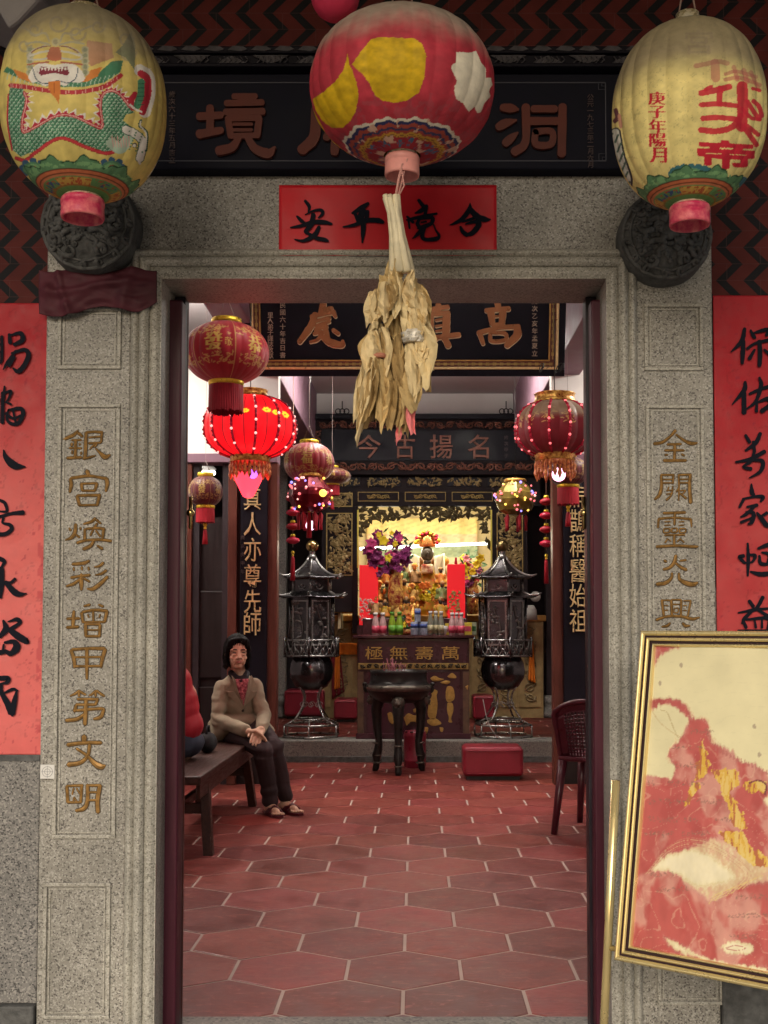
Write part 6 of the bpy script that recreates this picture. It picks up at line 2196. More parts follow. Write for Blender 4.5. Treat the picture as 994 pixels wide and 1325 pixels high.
MB().ball((c.x + .02, c.y - .02, zb - 25 * k), 9 * k, 14, 10).build('bulb', mat('pinkwhite_bulb', (.9, .7, .8), .3, emit=(1, .55, .75), estr=2.5), g2)
wr_ = MB()
for s_ in (-1, 1):
    cx2 = c.x + s_ * 12 * k - 5 * k
    wr_.tube([(cx2 + .02 * math.cos(t) * (1 + .3 * s_), c.y, zb + 105 * k + .05 + .03 * math.sin(t * 1.3)) for t in np.linspace(0, 8, 30)], .003, 4)
wr_.build('loose_wire', IRON, g2)

# small lanterns covered with fairy lights
def fairy(px, py, Y, r, label, base, seed, drop):
    c = at(px, py, Y)
    k = Y / FPX
    g = thing('fairy_lantern', label, 'lantern', c, 'small lanterns covered with fairy lights')
    A = r * .78 * k
    Rr = r * k
    MB().lathe([(Rr * .45, -A), (Rr * .8, -A * .75), (Rr, -A * .1), (Rr * .95, A * .3), (Rr * .6, A * .85), (Rr * .5, A)], c, 8, smooth=False).build('shade', mat('fairy_shade_%d' % seed, base, .25, metal=.3, var=.5, vscale=8), g, bevel=.01)
    MB().lathe([(Rr * .5, 0), (Rr * .55, .01), (Rr * .5, .03)], (c.x, c.y, c.z + A), 10).build('crown', REDGOLDBAND, g)
    MB().tube([(c.x, c.y, c.z + A), (c.x, c.y, CZ)], .003, 5).build('wire', IRON, g)
    rg = random.Random(seed)
    cols = (BEADW, BEADLIT, BEADLIT, BEADLIT, MATS['blue_bead'], MATS['amber_bead'])
    for i in range(40):
        th = rg.uniform(3.3, 6.1) if i % 5 else rg.uniform(0, 6.28)
        t = rg.uniform(-.95, .95)
        q = Rr * (1.02 - .45 * abs(t) ** 2.2)
        MB().ball((c.x + q * math.cos(th), c.y + q * math.sin(th), c.z + A * t), .008 + .004 * rg.random(), 8, 6).build('light_bulb', rg.choice(cols), g)
    for j in range(drop):
        th = 2 * math.pi * j / drop
        MB().lathe([(.004, 0), (.02, -.03), (.012, -.10), (.016, -.15)], (c.x + Rr * .5 * math.cos(th), c.y + Rr * .5 * math.sin(th), c.z - A), 6).build('drop', REDFR, g)
    return g, c, k
mat('blue_bead', (.2, .2, .9), .3, emit=(.3, .25, 1), estr=2)
mat('amber_bead', (.9, .6, .1), .3, emit=(1, .6, .10), estr=2)
g, c, k = fairy(401, 640, 9.5, 29, 'small red lantern thick with white and amber fairy lights below the gold-lettered one', (.16, .01, .02), 11, 6)
tassel(g, c.x, c.y - .05, c.z - .10, .22)
MB().ball(at(402, 680, 9.5), 6.5 * k, 12, 8).build('bulb', MATS['pinkwhite_bulb'], g)
MB().ball(at(418, 638, 9.3), 4.8 * k, 12, 8).build('amber_bulb', MATS['amber_bead'], g)
fairy(667, 645, 10.4, 27, 'round olive and violet lantern ringed with fairy lights over the right pagoda tower', (.20, .14, .03), 12, 5)

# strings of little red lanterns
def lstring(px, y0, y1, Y, n, label):
    k = Y / FPX
    g = thing('lantern_string', label, 'lantern string', at(px, y0, Y), 'strings of little red lanterns')
    for i in range(n):
        c = at(px, y0 + (y1 - y0) * (i + .5) / n, Y)
        d = MB().lathe([(3 * k, -5 * k), (8.5 * k, -2.2 * k), (9 * k, 0), (8 * k, 2 * k), (3 * k, 4.5 * k)], c, 12).build('little_lantern', BEAD if i % 2 else REDFR, g)
        MB().lathe([(3.2 * k, 4.5 * k), (3.6 * k, 6 * k), (2.6 * k, 8 * k)], c, 10).build('gold_cap', GOLDCAP, d)
    e = at(px, y1 + 4, Y)
    tassel(g, e.x, e.y, e.z, 32 * k)
    a, b_ = at(px, y1, Y), at(px, y0, Y)
    MB().tube([a, (b_.x, b_.y, CZ)], .003, 5).build('cord', CORD, g)
lstring(379, 636, 708, 9.9, 4, 'string of four little red lanterns with a red tassel beside the left stone column')
lstring(707, 640, 712, 9.9, 4, 'string of four little red lanterns with a red tassel beside the right wooden post')

# ================================================================== METAL PAGODA TOWERS on the altar step
def pagoda(px, Y, label, rot=0.0):
    zf = .197
    x = X(px, Y, 957)
    k = Y / FPX
    g = thing('pagoda_tower', label, 'pagoda tower', (x, Y, zf), 'metal pagoda towers on the altar step')
    zz = lambda py: Z(py, Y)
    def hexring(r, z, rad, name, m, ph=0.0, par=None):
        return MB().tube([(x + r * math.cos(ph + a * math.pi / 3), Y + r * math.sin(ph + a * math.pi / 3), z) for a in range(6)], rad, 8, closed=True, smooth=True).build(name, m, par or g)
    ph = math.pi / 6 + rot
    r0 = 38 * k
    # open base of rods
    for z in (zf + .012, zf + .115):
        hexring(r0 if z < .25 else r0 * .97, z, .011, 'base_rail', STEEL, ph)
    hexring(r0 * .58, zf + .165, .009, 'base_rail', STEEL, ph)
    for a in range(6):
        th = ph + a * math.pi / 3
        p = Vector((x + r0 * math.cos(th), Y + r0 * math.sin(th), zf + .012))
        MB().tube([p, p + Vector((0, 0, .10))], .008, 8).build('base_post', STEEL, g)
        q = Vector((x + r0 * .58 * math.cos(th), Y + r0 * .58 * math.sin(th), zf + .165))
        MB().tube([p + Vector((0, 0, .10)), q], .007, 8).build('base_brace', STEEL, g)
    zbw = zz(888)
    for a in range(4):
        th = math.pi / 4 + a * math.pi / 2 + rot
        pts = []
        for t in np.linspace(0, 1, 10):
            r_ = (.20 - .135 * math.sin(t * math.pi * .62) + .07 * t ** 3)
            pts.append((x + r_ * math.cos(th), Y + r_ * math.sin(th), zf + .165 + (zbw - .165 - zf) * t))
        MB().tube(pts, .009, 8).build('curved_leg', STEEL, g)
    sc1 = MB()
    for a in range(8):
        th = a * math.pi / 4
        sc1.tube([(x + .085 * math.cos(th) + .02 * math.cos(t), Y + .085 * math.sin(th), zf + .30 + .02 * math.sin(t)) for t in np.linspace(0, 5.5, 10)], .005, 5)
    sc1.build('scroll_knot', STEEL, g)
    # round bowl
    rb = 28.5 * k
    zc = zz(868)
    MB().lathe([(rb * .45, -24 * k), (rb * .72, -20 * k), (rb * .95, -9 * k), (rb, 1 * k), (rb * .95, 10 * k), (rb * .80, 18 * k), (rb * .70, 20 * k)], (x, Y, zc), 40).build('bowl', SILVER, g)
    MB().lathe([(rb * .62, 0), (rb * .66, .006), (rb * .62, .012)], (x, Y, zbw - .005), 30).build('bowl_ring', STEEL, g)
    # balustrade
    rg_ = 38 * k
    def hexwall(r, z0, z1, m, name, bevel=.004, par=None):
        return MB().lathe([(r, z0), (r, z1)], (x, Y, 0), 6, smooth=False, phase=ph).build(name, m, par or g, bevel=bevel)
    hexwall(rg_ * .9, zz(850), zz(846), SILVER, 'gallery_floor')
    hexring(rg_, zz(848), .008, 'gallery_rail', STEEL, ph)
    hexring(rg_, zz(828), .009, 'gallery_rail', STEEL, ph)
    for a in range(6):
        th0, th1 = ph + a * math.pi / 3, ph + (a + 1) * math.pi / 3
        P0, P1 = Vector((x + rg_ * math.cos(th0), Y + rg_ * math.sin(th0), 0)), Vector((x + rg_ * math.cos(th1), Y + rg_ * math.sin(th1), 0))
        mb = MB()
        for i in range(4):
            a0, a1 = P0.lerp(P1, i / 4), P0.lerp(P1, (i + 1) / 4)
            mid = (a0 + a1) / 2
            mb.tube([a0 + Vector((0, 0, zz(847))), mid + Vector((0, 0, zz(829))), a1 + Vector((0, 0, zz(847)))], .006, 5)
            mb.tube([a0 + Vector((0, 0, zz(838))), mid + Vector((0, 0, zz(847))), a1 + Vector((0, 0, zz(838)))], .004, 5)
        mb.build('lattice', STEEL, g)
        MB().tube([P0 + Vector((0, 0, zz(850))), P0 + Vector((0, 0, zz(824)))], .010, 8).build('gallery_post', SILVER, g)
    # panelled storey
    r1 = 31 * k
    body = hexwall(r1 * .93, zz(846), zz(771), SILVER, 'storey')
    for a in range(6):
        th0, th1 = ph + a * math.pi / 3, ph + (a + 1) * math.pi / 3
        P0, P1 = Vector((x + r1 * math.cos(th0), Y + r1 * math.sin(th0), 0)), Vector((x + r1 * math.cos(th1), Y + r1 * math.sin(th1), 0))
        n_ = ((P0 + P1) / 2 - Vector((x, Y, 0))).normalized()
        d_ = (P1 - P0).normalized()
        MB().tube([P0 + Vector((0, 0, zz(846))), P0 + Vector((0, 0, zz(771)))], .011, 8).build('corner_post', SILVER, g)
        if n_.y < .3:
            m_ = (P0 + P1) / 2 - n_ * .012
            zc2, hh, hw_ = (zz(834) + zz(778)) / 2, (zz(778) - zz(834)) / 2, (P1 - P0).length * .36
            fr2 = MB()
            for (u, w, hu, hv) in ((0, hh, hw_, .007), (0, -hh, hw_, .007), (hw_, 0, .007, hh + .007), (-hw_, 0, .007, hh + .007)):
                fr2.obox(m_ + d_ * u + Vector((0, 0, zc2 + w)), d_, n_, (0, 0, 1), hu, .008, hv)
            fr2.build('panel_frame', STEEL, body)
            rel = MB()
            rgx = random.Random(int(px) + a)
            pts = [m_ + d_ * (.03 * math.sin(t * 5)) + n_ * .004 + Vector((0, 0, zc2 - hh * .8 + t * hh * 1.6)) for t in np.linspace(0, 1, 8)]
            rel.tube(pts, .006, 6)
            for i in range(14):
                q = rgx.choice(pts) + d_ * rgx.uniform(-.05, .05) + Vector((0, 0, rgx.uniform(-.03, .03)))
                rel.ball(q, (.018 + .008 * rgx.random(), .006, .013), 8, 6)
            rel.build('flower_relief', mat('relief_metal_%d%d' % (int(px), a), (.16, .145, .14), .35, metal=.8), body)
    # lower eaves with turned-up tips, upper box, upper roof
    def eave(zb, zt, rb_, rt_, curl, name, ribs=3):
        mb = MB()
        na, nr = 60, 8
        vv = []
        for j in range(nr + 1):
            t = j / nr
            for i in range(na):
                th = 2 * math.pi * i / na
                u = ((th - ph) / (math.pi / 3)) % 1
                hexf = math.cos(math.pi / 6) / math.cos((u - .5) * math.pi / 3)
                corner = abs(u - .5) * 2
                r_ = (rb_ + (rt_ - rb_) * (1 - (1 - t) ** 1.0)) if False else rb_ * (1 - t) ** 1.0 + rt_ * t
                r_ = rt_ + (rb_ - rt_) * (1 - t) ** 1.25
                zq = zb + (zt - zb) * t ** 1.0
                zq = zb + (zt - zb) * (t ** 1.55)
                zq += curl * (1 - t) ** 3 * corner ** 4
                rp = r_ * hexf * (1 + .05 * (1 - t) ** 3 * corner ** 6)
                vv.append((x + rp * math.cos(th), Y + rp * math.sin(th), zq + .006 * abs(math.sin(u * math.pi * 4)) * (1 - .3 * t)))
        f = [(j * na + i, j * na + (i + 1) % na, (j + 1) * na + (i + 1) % na, (j + 1) * na + i) for j in range(nr) for i in range(na)]
        mb.add(vv, f, True)
        o = mb.build(name, SILVER, g, solid=.012)
        for a in range(6):
            th = ph + a * math.pi / 3
            pts = []
            for j in range(9):
                t = j / 8
                r_ = rt_ + (rb_ - rt_) * (1 - t) ** 1.25
                rp = r_ * (1 + .05 * (1 - t) ** 3)
                pts.append((x + rp * math.cos(th), Y + rp * math.sin(th), zb + (zt - zb) * (t ** 1.55) + curl * (1 - t) ** 3 + .008))
            end = Vector(pts[0]) + (Vector(pts[0]) - Vector(pts[1])).normalized() * .04 + Vector((0, 0, .018))
            MB().tube([end] + pts, [.006] + [.011] * 9, 8).build('roof_ridge', STEEL, o)
        return o
    eave(zz(773), zz(766), 44 * k, 27 * k, .012, 'lower_roof')
    hexwall(25 * k, zz(768), zz(750), SILVER, 'upper_storey')
    for a in range(6):
        th = ph + a * math.pi / 3
        p = Vector((x + 27 * k * math.cos(th), Y + 27 * k * math.sin(th), 0))
        MB().tube([p + Vector((0, 0, zz(768))), p + Vector((0, 0, zz(749)))], .008, 8).build('corner_post', STEEL, g)
        th2 = th + math.pi / 6
        n_ = Vector((math.cos(th2), math.sin(th2), 0))
        d_ = Vector((-n_.y, n_.x, 0))
        c_ = Vector((x, Y, zz(758))) + n_ * 22.6 * k
        MB().tube([c_ + d_ * .035 * math.cos(t) + Vector((0, 0, .035 * math.sin(t))) for t in np.linspace(3.3, 6.1, 9)], .006, 6).ball(c_, .012, 8, 6).build('relief', STEEL, g)
    eave(zz(748), zz(722), 38 * k, 5 * k, .010, 'upper_roof')
    MB().lathe([(6 * k, 0), (5 * k, 4 * k), (3.2 * k, 6 * k), (4.2 * k, 8 * k), (3.4 * k, 10 * k)], (x, Y, zz(723)), 20).build('finial_neck', STEEL, g)
    MB().ball((x, Y, zz(706.5)), 8 * k, 24, 16).build('finial_ball', BRASS if px < 500 else mat('dull_brass', (.25, .19, .08), .3, metal=1), g)
    return g
pagoda(403, 10.62, 'dark steel pagoda tower on a rod base to the left of the altar table')
pagoda(651, 10.62, 'dark steel pagoda tower on a rod base to the right of the altar table', .18)

# ================================================================== ALTAR TABLE
AY = 10.40
at_ = thing('altar_table', 'dark maroon lacquer altar table with gold characters and gilt figures on its front', 'altar table', at(535, 955, AY + .3))
LACQ = mat('maroon_lacquer', (.040, .009, .014), .25, var=.2, vscale=4, coat=.3)
LACQ2 = mat('maroon_panel', (.050, .011, .020), .3, var=.2, vscale=5)
ax0, ax1 = X(461, AY), X(609, AY)
zt_, zb0 = Z(822, AY), .197
bodyT = MB().box(ax0 + .012, ax1 - .012, AY, AY + .62, zb0, zt_ - .03).build('body', LACQ, at_, bevel=.006)
MB().box(ax0 - .03, ax1 + .03, AY - .03, AY + .66, zt_ - .03, zt_).build('table_top', LACQ, at_, bevel=.008)
MB().box(ax0, ax1, AY - .012, AY + .002, zb0, zb0 + .05).build('foot_rail', LACQ2, at_, bevel=.004)
MB().box(ax0 + .03, ax1 - .03, AY - .008, AY + .002, Z(861, AY), Z(829, AY)).build('apron', LACQ2, at_, bevel=.003)
gs = MB().box(ax0 + .02, ax1 - .02, AY - .014, AY, Z(866, AY), Z(858, AY)).build('gilt_strip', GOLD_OLD, at_, bevel=.002)
scrolls(MB(), ax0 + .03, ax1 - .03, Z(865, AY), Z(859, AY), AY - .014, 16, .006, 3).build('strip_carving', IRON, gs)
for a, b in ((463, 471), (599, 607)):
    pn = MB().box(X(a, AY), X(b, AY), AY - .008, AY + .002, Z(952, AY), Z(869, AY)).build('side_panel', mat('brown_side_panel%d' % a, (.10, .055, .035), .45, var=.4, vscale=12), at_, bevel=.002)
MB().box(X(475, AY), X(595, AY), AY - .006, AY + .002, Z(950, AY), Z(869, AY)).build('front_panel', LACQ2, at_, bevel=.003)
for ch, px_ in (('極', 484), ('無', 516), ('壽', 549), ('萬', 583)):
    glyph_part('character', ch, at(px_, 845, AY - .009), 23 * AY / FPX, 17 * AY / FPX, GOLD_PAINT, at_, off=-.006, ext=.005, bev=.001, fit=True, warp=.03)
# gilt relief figures (crop units: 440 + x/4.97, 800 + y/4.97)
def rel(pts, name='gilt_figure'):
    mb = MB()
    kk = AY / FPX / 4.97
    c = np.mean(pts, 0)
    ctr = at(440 + c[0] / 4.97, 800 + c[1] / 4.97, AY - .006)
    sm_ = catmull(list(pts) + [pts[0]], 4)[:-1]
    P = [((p[0] - c[0]) * kk, -(p[1] - c[1]) * kk) for p in sm_]
    mb.prism(P, ctr, (1, 0, 0), (0, 0, 1), 0, .006)
    Q = [(a * .62, b_ * .66) for a, b_ in P]
    mb.prism(Q, ctr, (1, 0, 0), (0, 0, 1), .006, .014)
    return mb.build(name, GOLD_PAINT, at_, bevel=.002)
for P in ([(580, 385), (610, 370), (640, 385), (670, 392), (640, 402), (600, 405)], [(690, 375), (720, 352), (745, 370), (745, 385), (710, 385)], [(645, 412), (680, 400), (710, 408), (690, 425), (660, 422)],
          [(570, 540), (590, 500), (585, 470), (605, 458), (628, 470), (622, 500), (628, 560), (615, 640), (590, 650), (565, 620)], [(560, 655), (600, 640), (640, 660), (650, 680), (600, 692), (565, 675)],
          [(680, 470), (690, 440), (720, 440), (735, 470), (735, 520), (700, 540), (682, 520)], [(690, 545), (722, 545), (730, 590), (715, 645), (722, 668), (698, 666), (700, 640), (688, 590)],
          [(410, 640), (440, 612), (480, 625), (515, 615), (510, 650), (515, 690), (490, 668), (450, 668), (430, 690), (420, 665)], [(305, 612), (330, 605), (345, 650), (340, 680), (315, 660)], [(205, 380), (225, 370), (232, 385), (210, 396)], [(640, 700), (665, 705), (660, 730), (645, 725)], [(545, 700), (568, 705), (560, 740), (545, 735)], [(470, 585), (490, 580), (495, 600), (475, 605)], [(805, 440), (825, 430), (820, 460)]):
    rel(P)
MB().ball(at(552, 850, AY - .02), .006).build('hook', GOLD_OLD, at_) if False else None
pl_ = MB()
for px_ in (565, 572, 592):
    pass

# ---- incense cauldron on three legs
IY = 9.55
ic = thing('incense_cauldron', 'black bronze incense cauldron on three lion-headed legs before the altar table', 'incense burner', at(516, 1000, IY))
ik = IY / FPX
ix, iz = X(516, IY), lambda py: Z(py, IY)
MB().lathe([(20 * ik, iz(909)), (30 * ik, iz(905)), (36 * ik, iz(900)), (40 * ik, iz(895)), (42 * ik, iz(889)), (40 * ik, iz(885)), (38 * ik, iz(884)), (36.5 * ik, iz(880)), (36 * ik, iz(872)), (37 * ik, iz(870)), (37 * ik, iz(867)), (34 * ik, iz(867)), (33 * ik, iz(872)), (5 * ik, iz(873))], (ix, IY, 0), 48).build('bowl', IRON, ic)
MB().lathe([(41 * ik, iz(893)), (42.5 * ik, iz(889)), (41.5 * ik, iz(886)), (39 * ik, iz(885))], (ix, IY, 0), 48).build('rim', mat('worn_bronze', (.10, .085, .07), .35, metal=.6, var=.4, vscale=20), ic)
MB().lathe([(33 * ik, iz(871)), (20 * ik, iz(869)), (1 * ik, iz(868.5))], (ix, IY, 0), 30).build('ash', mat('incense_ash', (.35, .32, .30), .9, var=.2), ic)
rgx = random.Random(4)
stx = MB()
for i in range(24):
    a, r_ = rgx.uniform(0, 6.28), rgx.uniform(0, 17) * ik
    p = Vector((ix - 6 * ik + r_ * math.cos(a), IY + r_ * math.sin(a), iz(870)))
    stx.tube([p, p + Vector((rgx.uniform(-.03, .03), rgx.uniform(-.03, .03), rgx.uniform(.06, .12)))], .0022, 4)
stx.build('incense_sticks', mat('dull_pink_incense', (.24, .07, .09), .7), ic)
for s_ in (-1, 1):
    e = Vector((ix + s_ * 41 * ik, IY, iz(890)))
    MB().tube([e + Vector((s_ * .02 * math.sin(t), 0, .035 * math.cos(t))) for t in np.linspace(0, math.pi, 9)], .012, 8).ball(e + Vector((s_ * .02, 0, .03)), .018, 8, 6).build('handle', IRON, ic)
for th in (-math.pi / 2, -math.pi / 2 + 2.094, -math.pi / 2 - 2.094):
    d = Vector((math.cos(th), math.sin(th), 0))
    c0 = Vector((ix, IY, 0))
    zs = iz(897)
    rad = .185 if th == -math.pi / 2 else .215
    pts = [(.62 * rad, zs + .02), (.92 * rad, zs - .05), (1.02 * rad, zs - .14), (.98 * rad, zs * .55), (.90 * rad, zs * .38), (.95 * rad, zs * .26), (1.02 * rad, zs * .20), (1.0 * rad, zs * .12), (1.04 * rad, .03), (1.10 * rad, .0)]
    rs = [.050, .058, .045, .034, .030, .036, .040, .026, .030, .022]
    lg = MB().tube([c0 + d * a + Vector((0, 0, b_)) for a, b_ in pts], rs, 12).build('leg', IRON, ic)
    hd2 = MB()
    hc = c0 + d * (1.05 * rad + .02) + Vector((0, 0, zs - .06))
    sdv = Vector((-d.y, d.x, 0))
    hd2.ball(hc, (.052, .052, .050), 14, 10)
    hd2.ball(hc + d * .035 - Vector((0, 0, .012)), (.030, .030, .024), 10, 8)
    for q in (-1, 1):
        hd2.ball(hc + d * .035 + sdv * q * .024 + Vector((0, 0, .022)), .012, 8, 6)
        hd2.tube([hc + sdv * q * .045 + Vector((0, 0, .03)), hc + sdv * q * .06 + Vector((0, 0, .06))], [.014, .005], 6)
        hd2.tube([hc + d * .045 + sdv * q * .008 + Vector((0, 0, -.035)), hc + d * .045 + sdv * q * .03 + Vector((0, 0, -.045))], [.008, .004], 6)
    hd2.build('lion_head', MATS['worn_bronze'], lg)
    for zz_ in (.30, .17, .09):
        MB().lathe([(.030, -.008), (.042, 0), (.030, .008)], c0 + d * (.98 * rad) + Vector((0, 0, zs * zz_ * 1.2)), 12).build('ankle_ring', MATS['worn_bronze'], lg)

# ---- red bin, kneeling cushions
by = 9.92
bn = thing('paper_bin', 'red metal bin with a perforated rim behind the cauldron legs', 'bin', at(537, 991, by))
bk_ = by / FPX
MB().lathe([(13 * bk_, 0), (14.2 * bk_, .01), (14 * bk_, .06), (14.6 * bk_, .065), (14 * bk_, .07), (14.3 * bk_, .25), (15 * bk_, .27), (14 * bk_, .30), (12.6 * bk_, .315), (11.6 * bk_, .315), (12.5 * bk_, .28), (12 * bk_, .05), (1 * bk_, .05)], (X(537, by), by, 0), 32).build('drum', mat('red_enamel', (.16, .012, .024), .35, var=.2), bn)
rm = MB()
for a in range(10):
    th = a * math.pi / 5
    rm.obox((X(537, by) + 13.4 * bk_ * math.cos(th), by + 13.4 * bk_ * math.sin(th), .308), (-math.sin(th), math.cos(th), 0), (math.cos(th), math.sin(th), -.9), (0, 0, 1), .014, .002, .006)
rm.build('rim_slots', FRAMEDARK, bn)
def cushion(px0, px1, y0, y1, Y, dep, label, zf=0.0):
    x0, x1 = X(px0, Y), X(px1, Y)
    zt2 = Z(y0, Y)
    g = thing('kneeling_cushion', label, 'cushion', ((x0 + x1) / 2, Y + dep / 2, zf), 'red kneeling cushions')
    o = MB().box(x0, x1, Y, Y + dep, zf + .03, zt2).build('pad', REDCLOTH, g, bevel=.035, seg=5)
    MB().box(x0 + .03, x1 - .03, Y + .03, Y + dep - .03, zf, zf + .032).build('foot', WOOD_DARK, g)
    for z in (zf + .055, zt2 - .03):
        MB().tube([(x0 + .03, Y - .003, z), (x1 - .03, Y - .003, z)], .004, 6).build('piping', REDCLOTH, g)
    return g
cushion(599, 677, 967, 1008, 9.05, .34, 'red vinyl kneeling block on the floor in front of the altar step')
cushion(432, 462, 905, 932, 12.2, .4, 'dark red kneeling block on the platform left of the altar table', .196)
cushion(612, 640, 900, 932, 12.2, .4, 'dark red kneeling block on the platform right of the altar table', .196)
cushion(368, 420, 893, 925, 12.6, .4, 'dark red kneeling block behind the left pagoda tower', .196)
cb_ = thing('power_cable', 'thin pale cable trailing over the altar step by the right pagoda tower', 'cable', at(650, 958, 10.3))
MB().tube(catmull([at(625, 905, 10.30), at(632, 935, 10.24), at(645, 955, 10.22), (X(655, 10.3), 10.30, .205), (X(672, 10.29), 10.29, .203), (X(690, 10.3), 10.33, .203), (X(708, 10.4), 10.45, .203)], 8), .0045, 6).build('cable', mat('grey_cable', (.3, .28, .27), .5), cb_)

# ================================================================== REAR ALTAR (yellow stone) and offerings
RY = 12.75
YSTONE = mat('yellow_stone', (.34, .24, .11), .5, var=.3, vscale=9)
YSTONE2 = mat('yellow_stone_carving', (.26, .19, .10), .55, var=.4, vscale=30)
ra = thing('rear_altar', 'carved yellow stone altar behind the lacquer table with orange top moulding', 'altar', (0, RY + .5, .196))
rx0, rx1 = X(395, RY), X(703, RY)
rzt = Z(796, RY)
MB().box(rx0, rx1, RY, RY + 1.0, .197, rzt - .07).build('body', YSTONE, ra, bevel=.006)
MB().box(rx0 - .03, rx1 + .03, RY - .04, RY + 1.0, rzt - .07, rzt).build('top_moulding', mat('orange_brown_moulding', (.42, .20, .05), .45, var=.2), ra, bevel=.012)
for a, b in ((398, 428), (431, 455), (610, 640), (642, 668), (671, 700)):
    p = MB().box(X(a, RY), X(b, RY), RY - .018, RY + .002, Z(915, RY), Z(806, RY)).build('pilaster_panel', YSTONE, ra, bevel=.004)
    scrolls(MB(), X(a + 3, RY), X(b - 3, RY), Z(908, RY), Z(812, RY), RY - .02, 8, .012, a, True).build('carving', YSTONE2, p)
def drape(name, label, pts, Y, m, th=.006, grp=None):
    mb = MB()
    P = [at(a, b, Y) for a, b in pts]
    c = sum(P, Vector()) / len(P)
    def fn(u, v):
        a = P[0].lerp(P[1], u)
        b_ = P[3].lerp(P[2], u)
        q = a.lerp(b_, v)
        q.y -= .015 * math.sin(u * 14) * v + .012 * mnoise.noise(q * 6)
        return tuple(q)
    mb.grid(fn, 14, 16)
    o = mb.build(name, m, None, solid=th)
    return tag(o, label, 'cloth', grp)
drape('orange_sash', 'folded orange sash across the stone altar left of the lacquer table', [(436, 832), (462, 832), (462, 847), (436, 847)], RY - .04, ORANGE)
drape('orange_sash', 'long orange cloth strip hanging down beside the left pagoda tower bowl', [(434, 850), (440, 848), (440, 890), (433, 892)], RY - .05, ORANGE)
drape('orange_sash', 'pointed orange cloth hanging beside the right pagoda tower bowl', [(686, 828), (690, 830), (693, 884), (684, 880)], RY - .05, ORANGE)
drape('dark_cloth', 'dark red cloth hanging on the stone altar behind the orange strip', [(428, 812), (440, 838), (446, 895), (430, 905)], RY - .03, REDCLOTH)

# deity statue, generic seated figure in a robe with a jewelled crown
SYt = 12.95
ds = thing('altar_statue', 'seated statue in a yellow robe with white sleeves and a jewelled golden crown', 'statue', at(553, 795, SYt))
sk = SYt / FPX
sx_ = X(553, SYt)
zz = lambda py: Z(py, SYt)
ROBE = mat('yellow_robe', (.62, .40, .05), .45, var=.5, vscale=14, col2=(.50, .12, .03))
DARKFACE = mat('dark_statue_face', (.045, .032, .025), .35)
SLEEVE = mat('cream_sleeve', (.78, .70, .52), .6, var=.1)
ORSH = mat('orange_shoulder', (.66, .16, .04), .5, var=.4, vscale=16, col2=(.60, .36, .06))
MB().lathe([(30 * sk, 0), (29 * sk, 8 * sk), (27 * sk, 30 * sk), (22 * sk, 45 * sk), (17 * sk, 60 * sk), (8 * sk, 68 * sk)], (sx_, SYt + .1, zz(796)), 32, rfun=lambda t, z: 1 + .07 * math.cos(t * 11)).build('robe', ROBE, ds)
for s_ in (-1, 1):
    MB().ball((sx_ + s_ * 17 * sk, SYt + .05, zz(726)), (12 * sk, .12, 8 * sk), 14, 10).build('shoulder', ORSH, ds)
    px_ = 553 + s_ * 16
    def sl_(u, v, s_=s_):
        a = at(553 + s_ * (11 + 4 * v), 722 + v * 4, SYt - .1)
        return at(553 + s_ * (9 + u * 13 + (1 - abs(v - .4)) * 1), 720 + v * 33 - u * 4 * (1 - v), SYt - .12 - .05 * math.sin(u * 6 + v * 2))
    MB().grid(sl_, 12, 12).build('sleeve', SLEEVE, ds, solid=.012)
fc = MB()
fc.ball((sx_, SYt - .05, zz(717)), (8.5 * sk, .085, 9.5 * sk), 18, 12).ball((sx_, SYt - .135, zz(717)), (1.8 * sk, .02, 2.4 * sk), 8, 6).ball((sx_, SYt - .05, zz(728)), (5 * sk, .06, 4 * sk), 12, 8)
fc.build('head', DARKFACE, ds)
MB().box(sx_ - 8 * sk, sx_ + 8 * sk, SYt - .19, SYt - .05, zz(743), zz(731)).build('jade_belt', mat('red_striped_belt', (.34, .05, .03), .4, var=.5, vscale=12, col2=(.60, .50, .32)), ds, bevel=.02)
cr = MB()
CROWN = mat('jewelled_crown', (.70, .36, .10), .3, metal=.5, var=.4, vscale=40, col2=(.62, .10, .05))
cr.lathe([(10 * sk, 0), (11 * sk, 3 * sk), (9.5 * sk, 8 * sk), (8 * sk, 14 * sk), (4 * sk, 18 * sk)], (sx_, SYt - .03, zz(708)), 24, rfun=lambda t, z: 1 + .06 * math.cos(t * 12))
cr.build('crown', CROWN, ds)
rg = random.Random(9)
for i in range(16):
    a = math.pi * (i / 15)
    r_ = 15 * sk * (1 if i % 2 else .85)
    c_ = (sx_ + r_ * math.cos(a), SYt - .09, zz(703) + r_ * .95 * math.sin(a))
    MB().tube([(sx_ + .5 * r_ * math.cos(a), SYt - .06, zz(705) + .5 * r_ * math.sin(a)), c_], .006, 5).ball(c_, .024, 8, 6).build('crown_jewel', rg.choice((MATS['jewelled_crown'], BEAD, GOLDCAP)), ds)

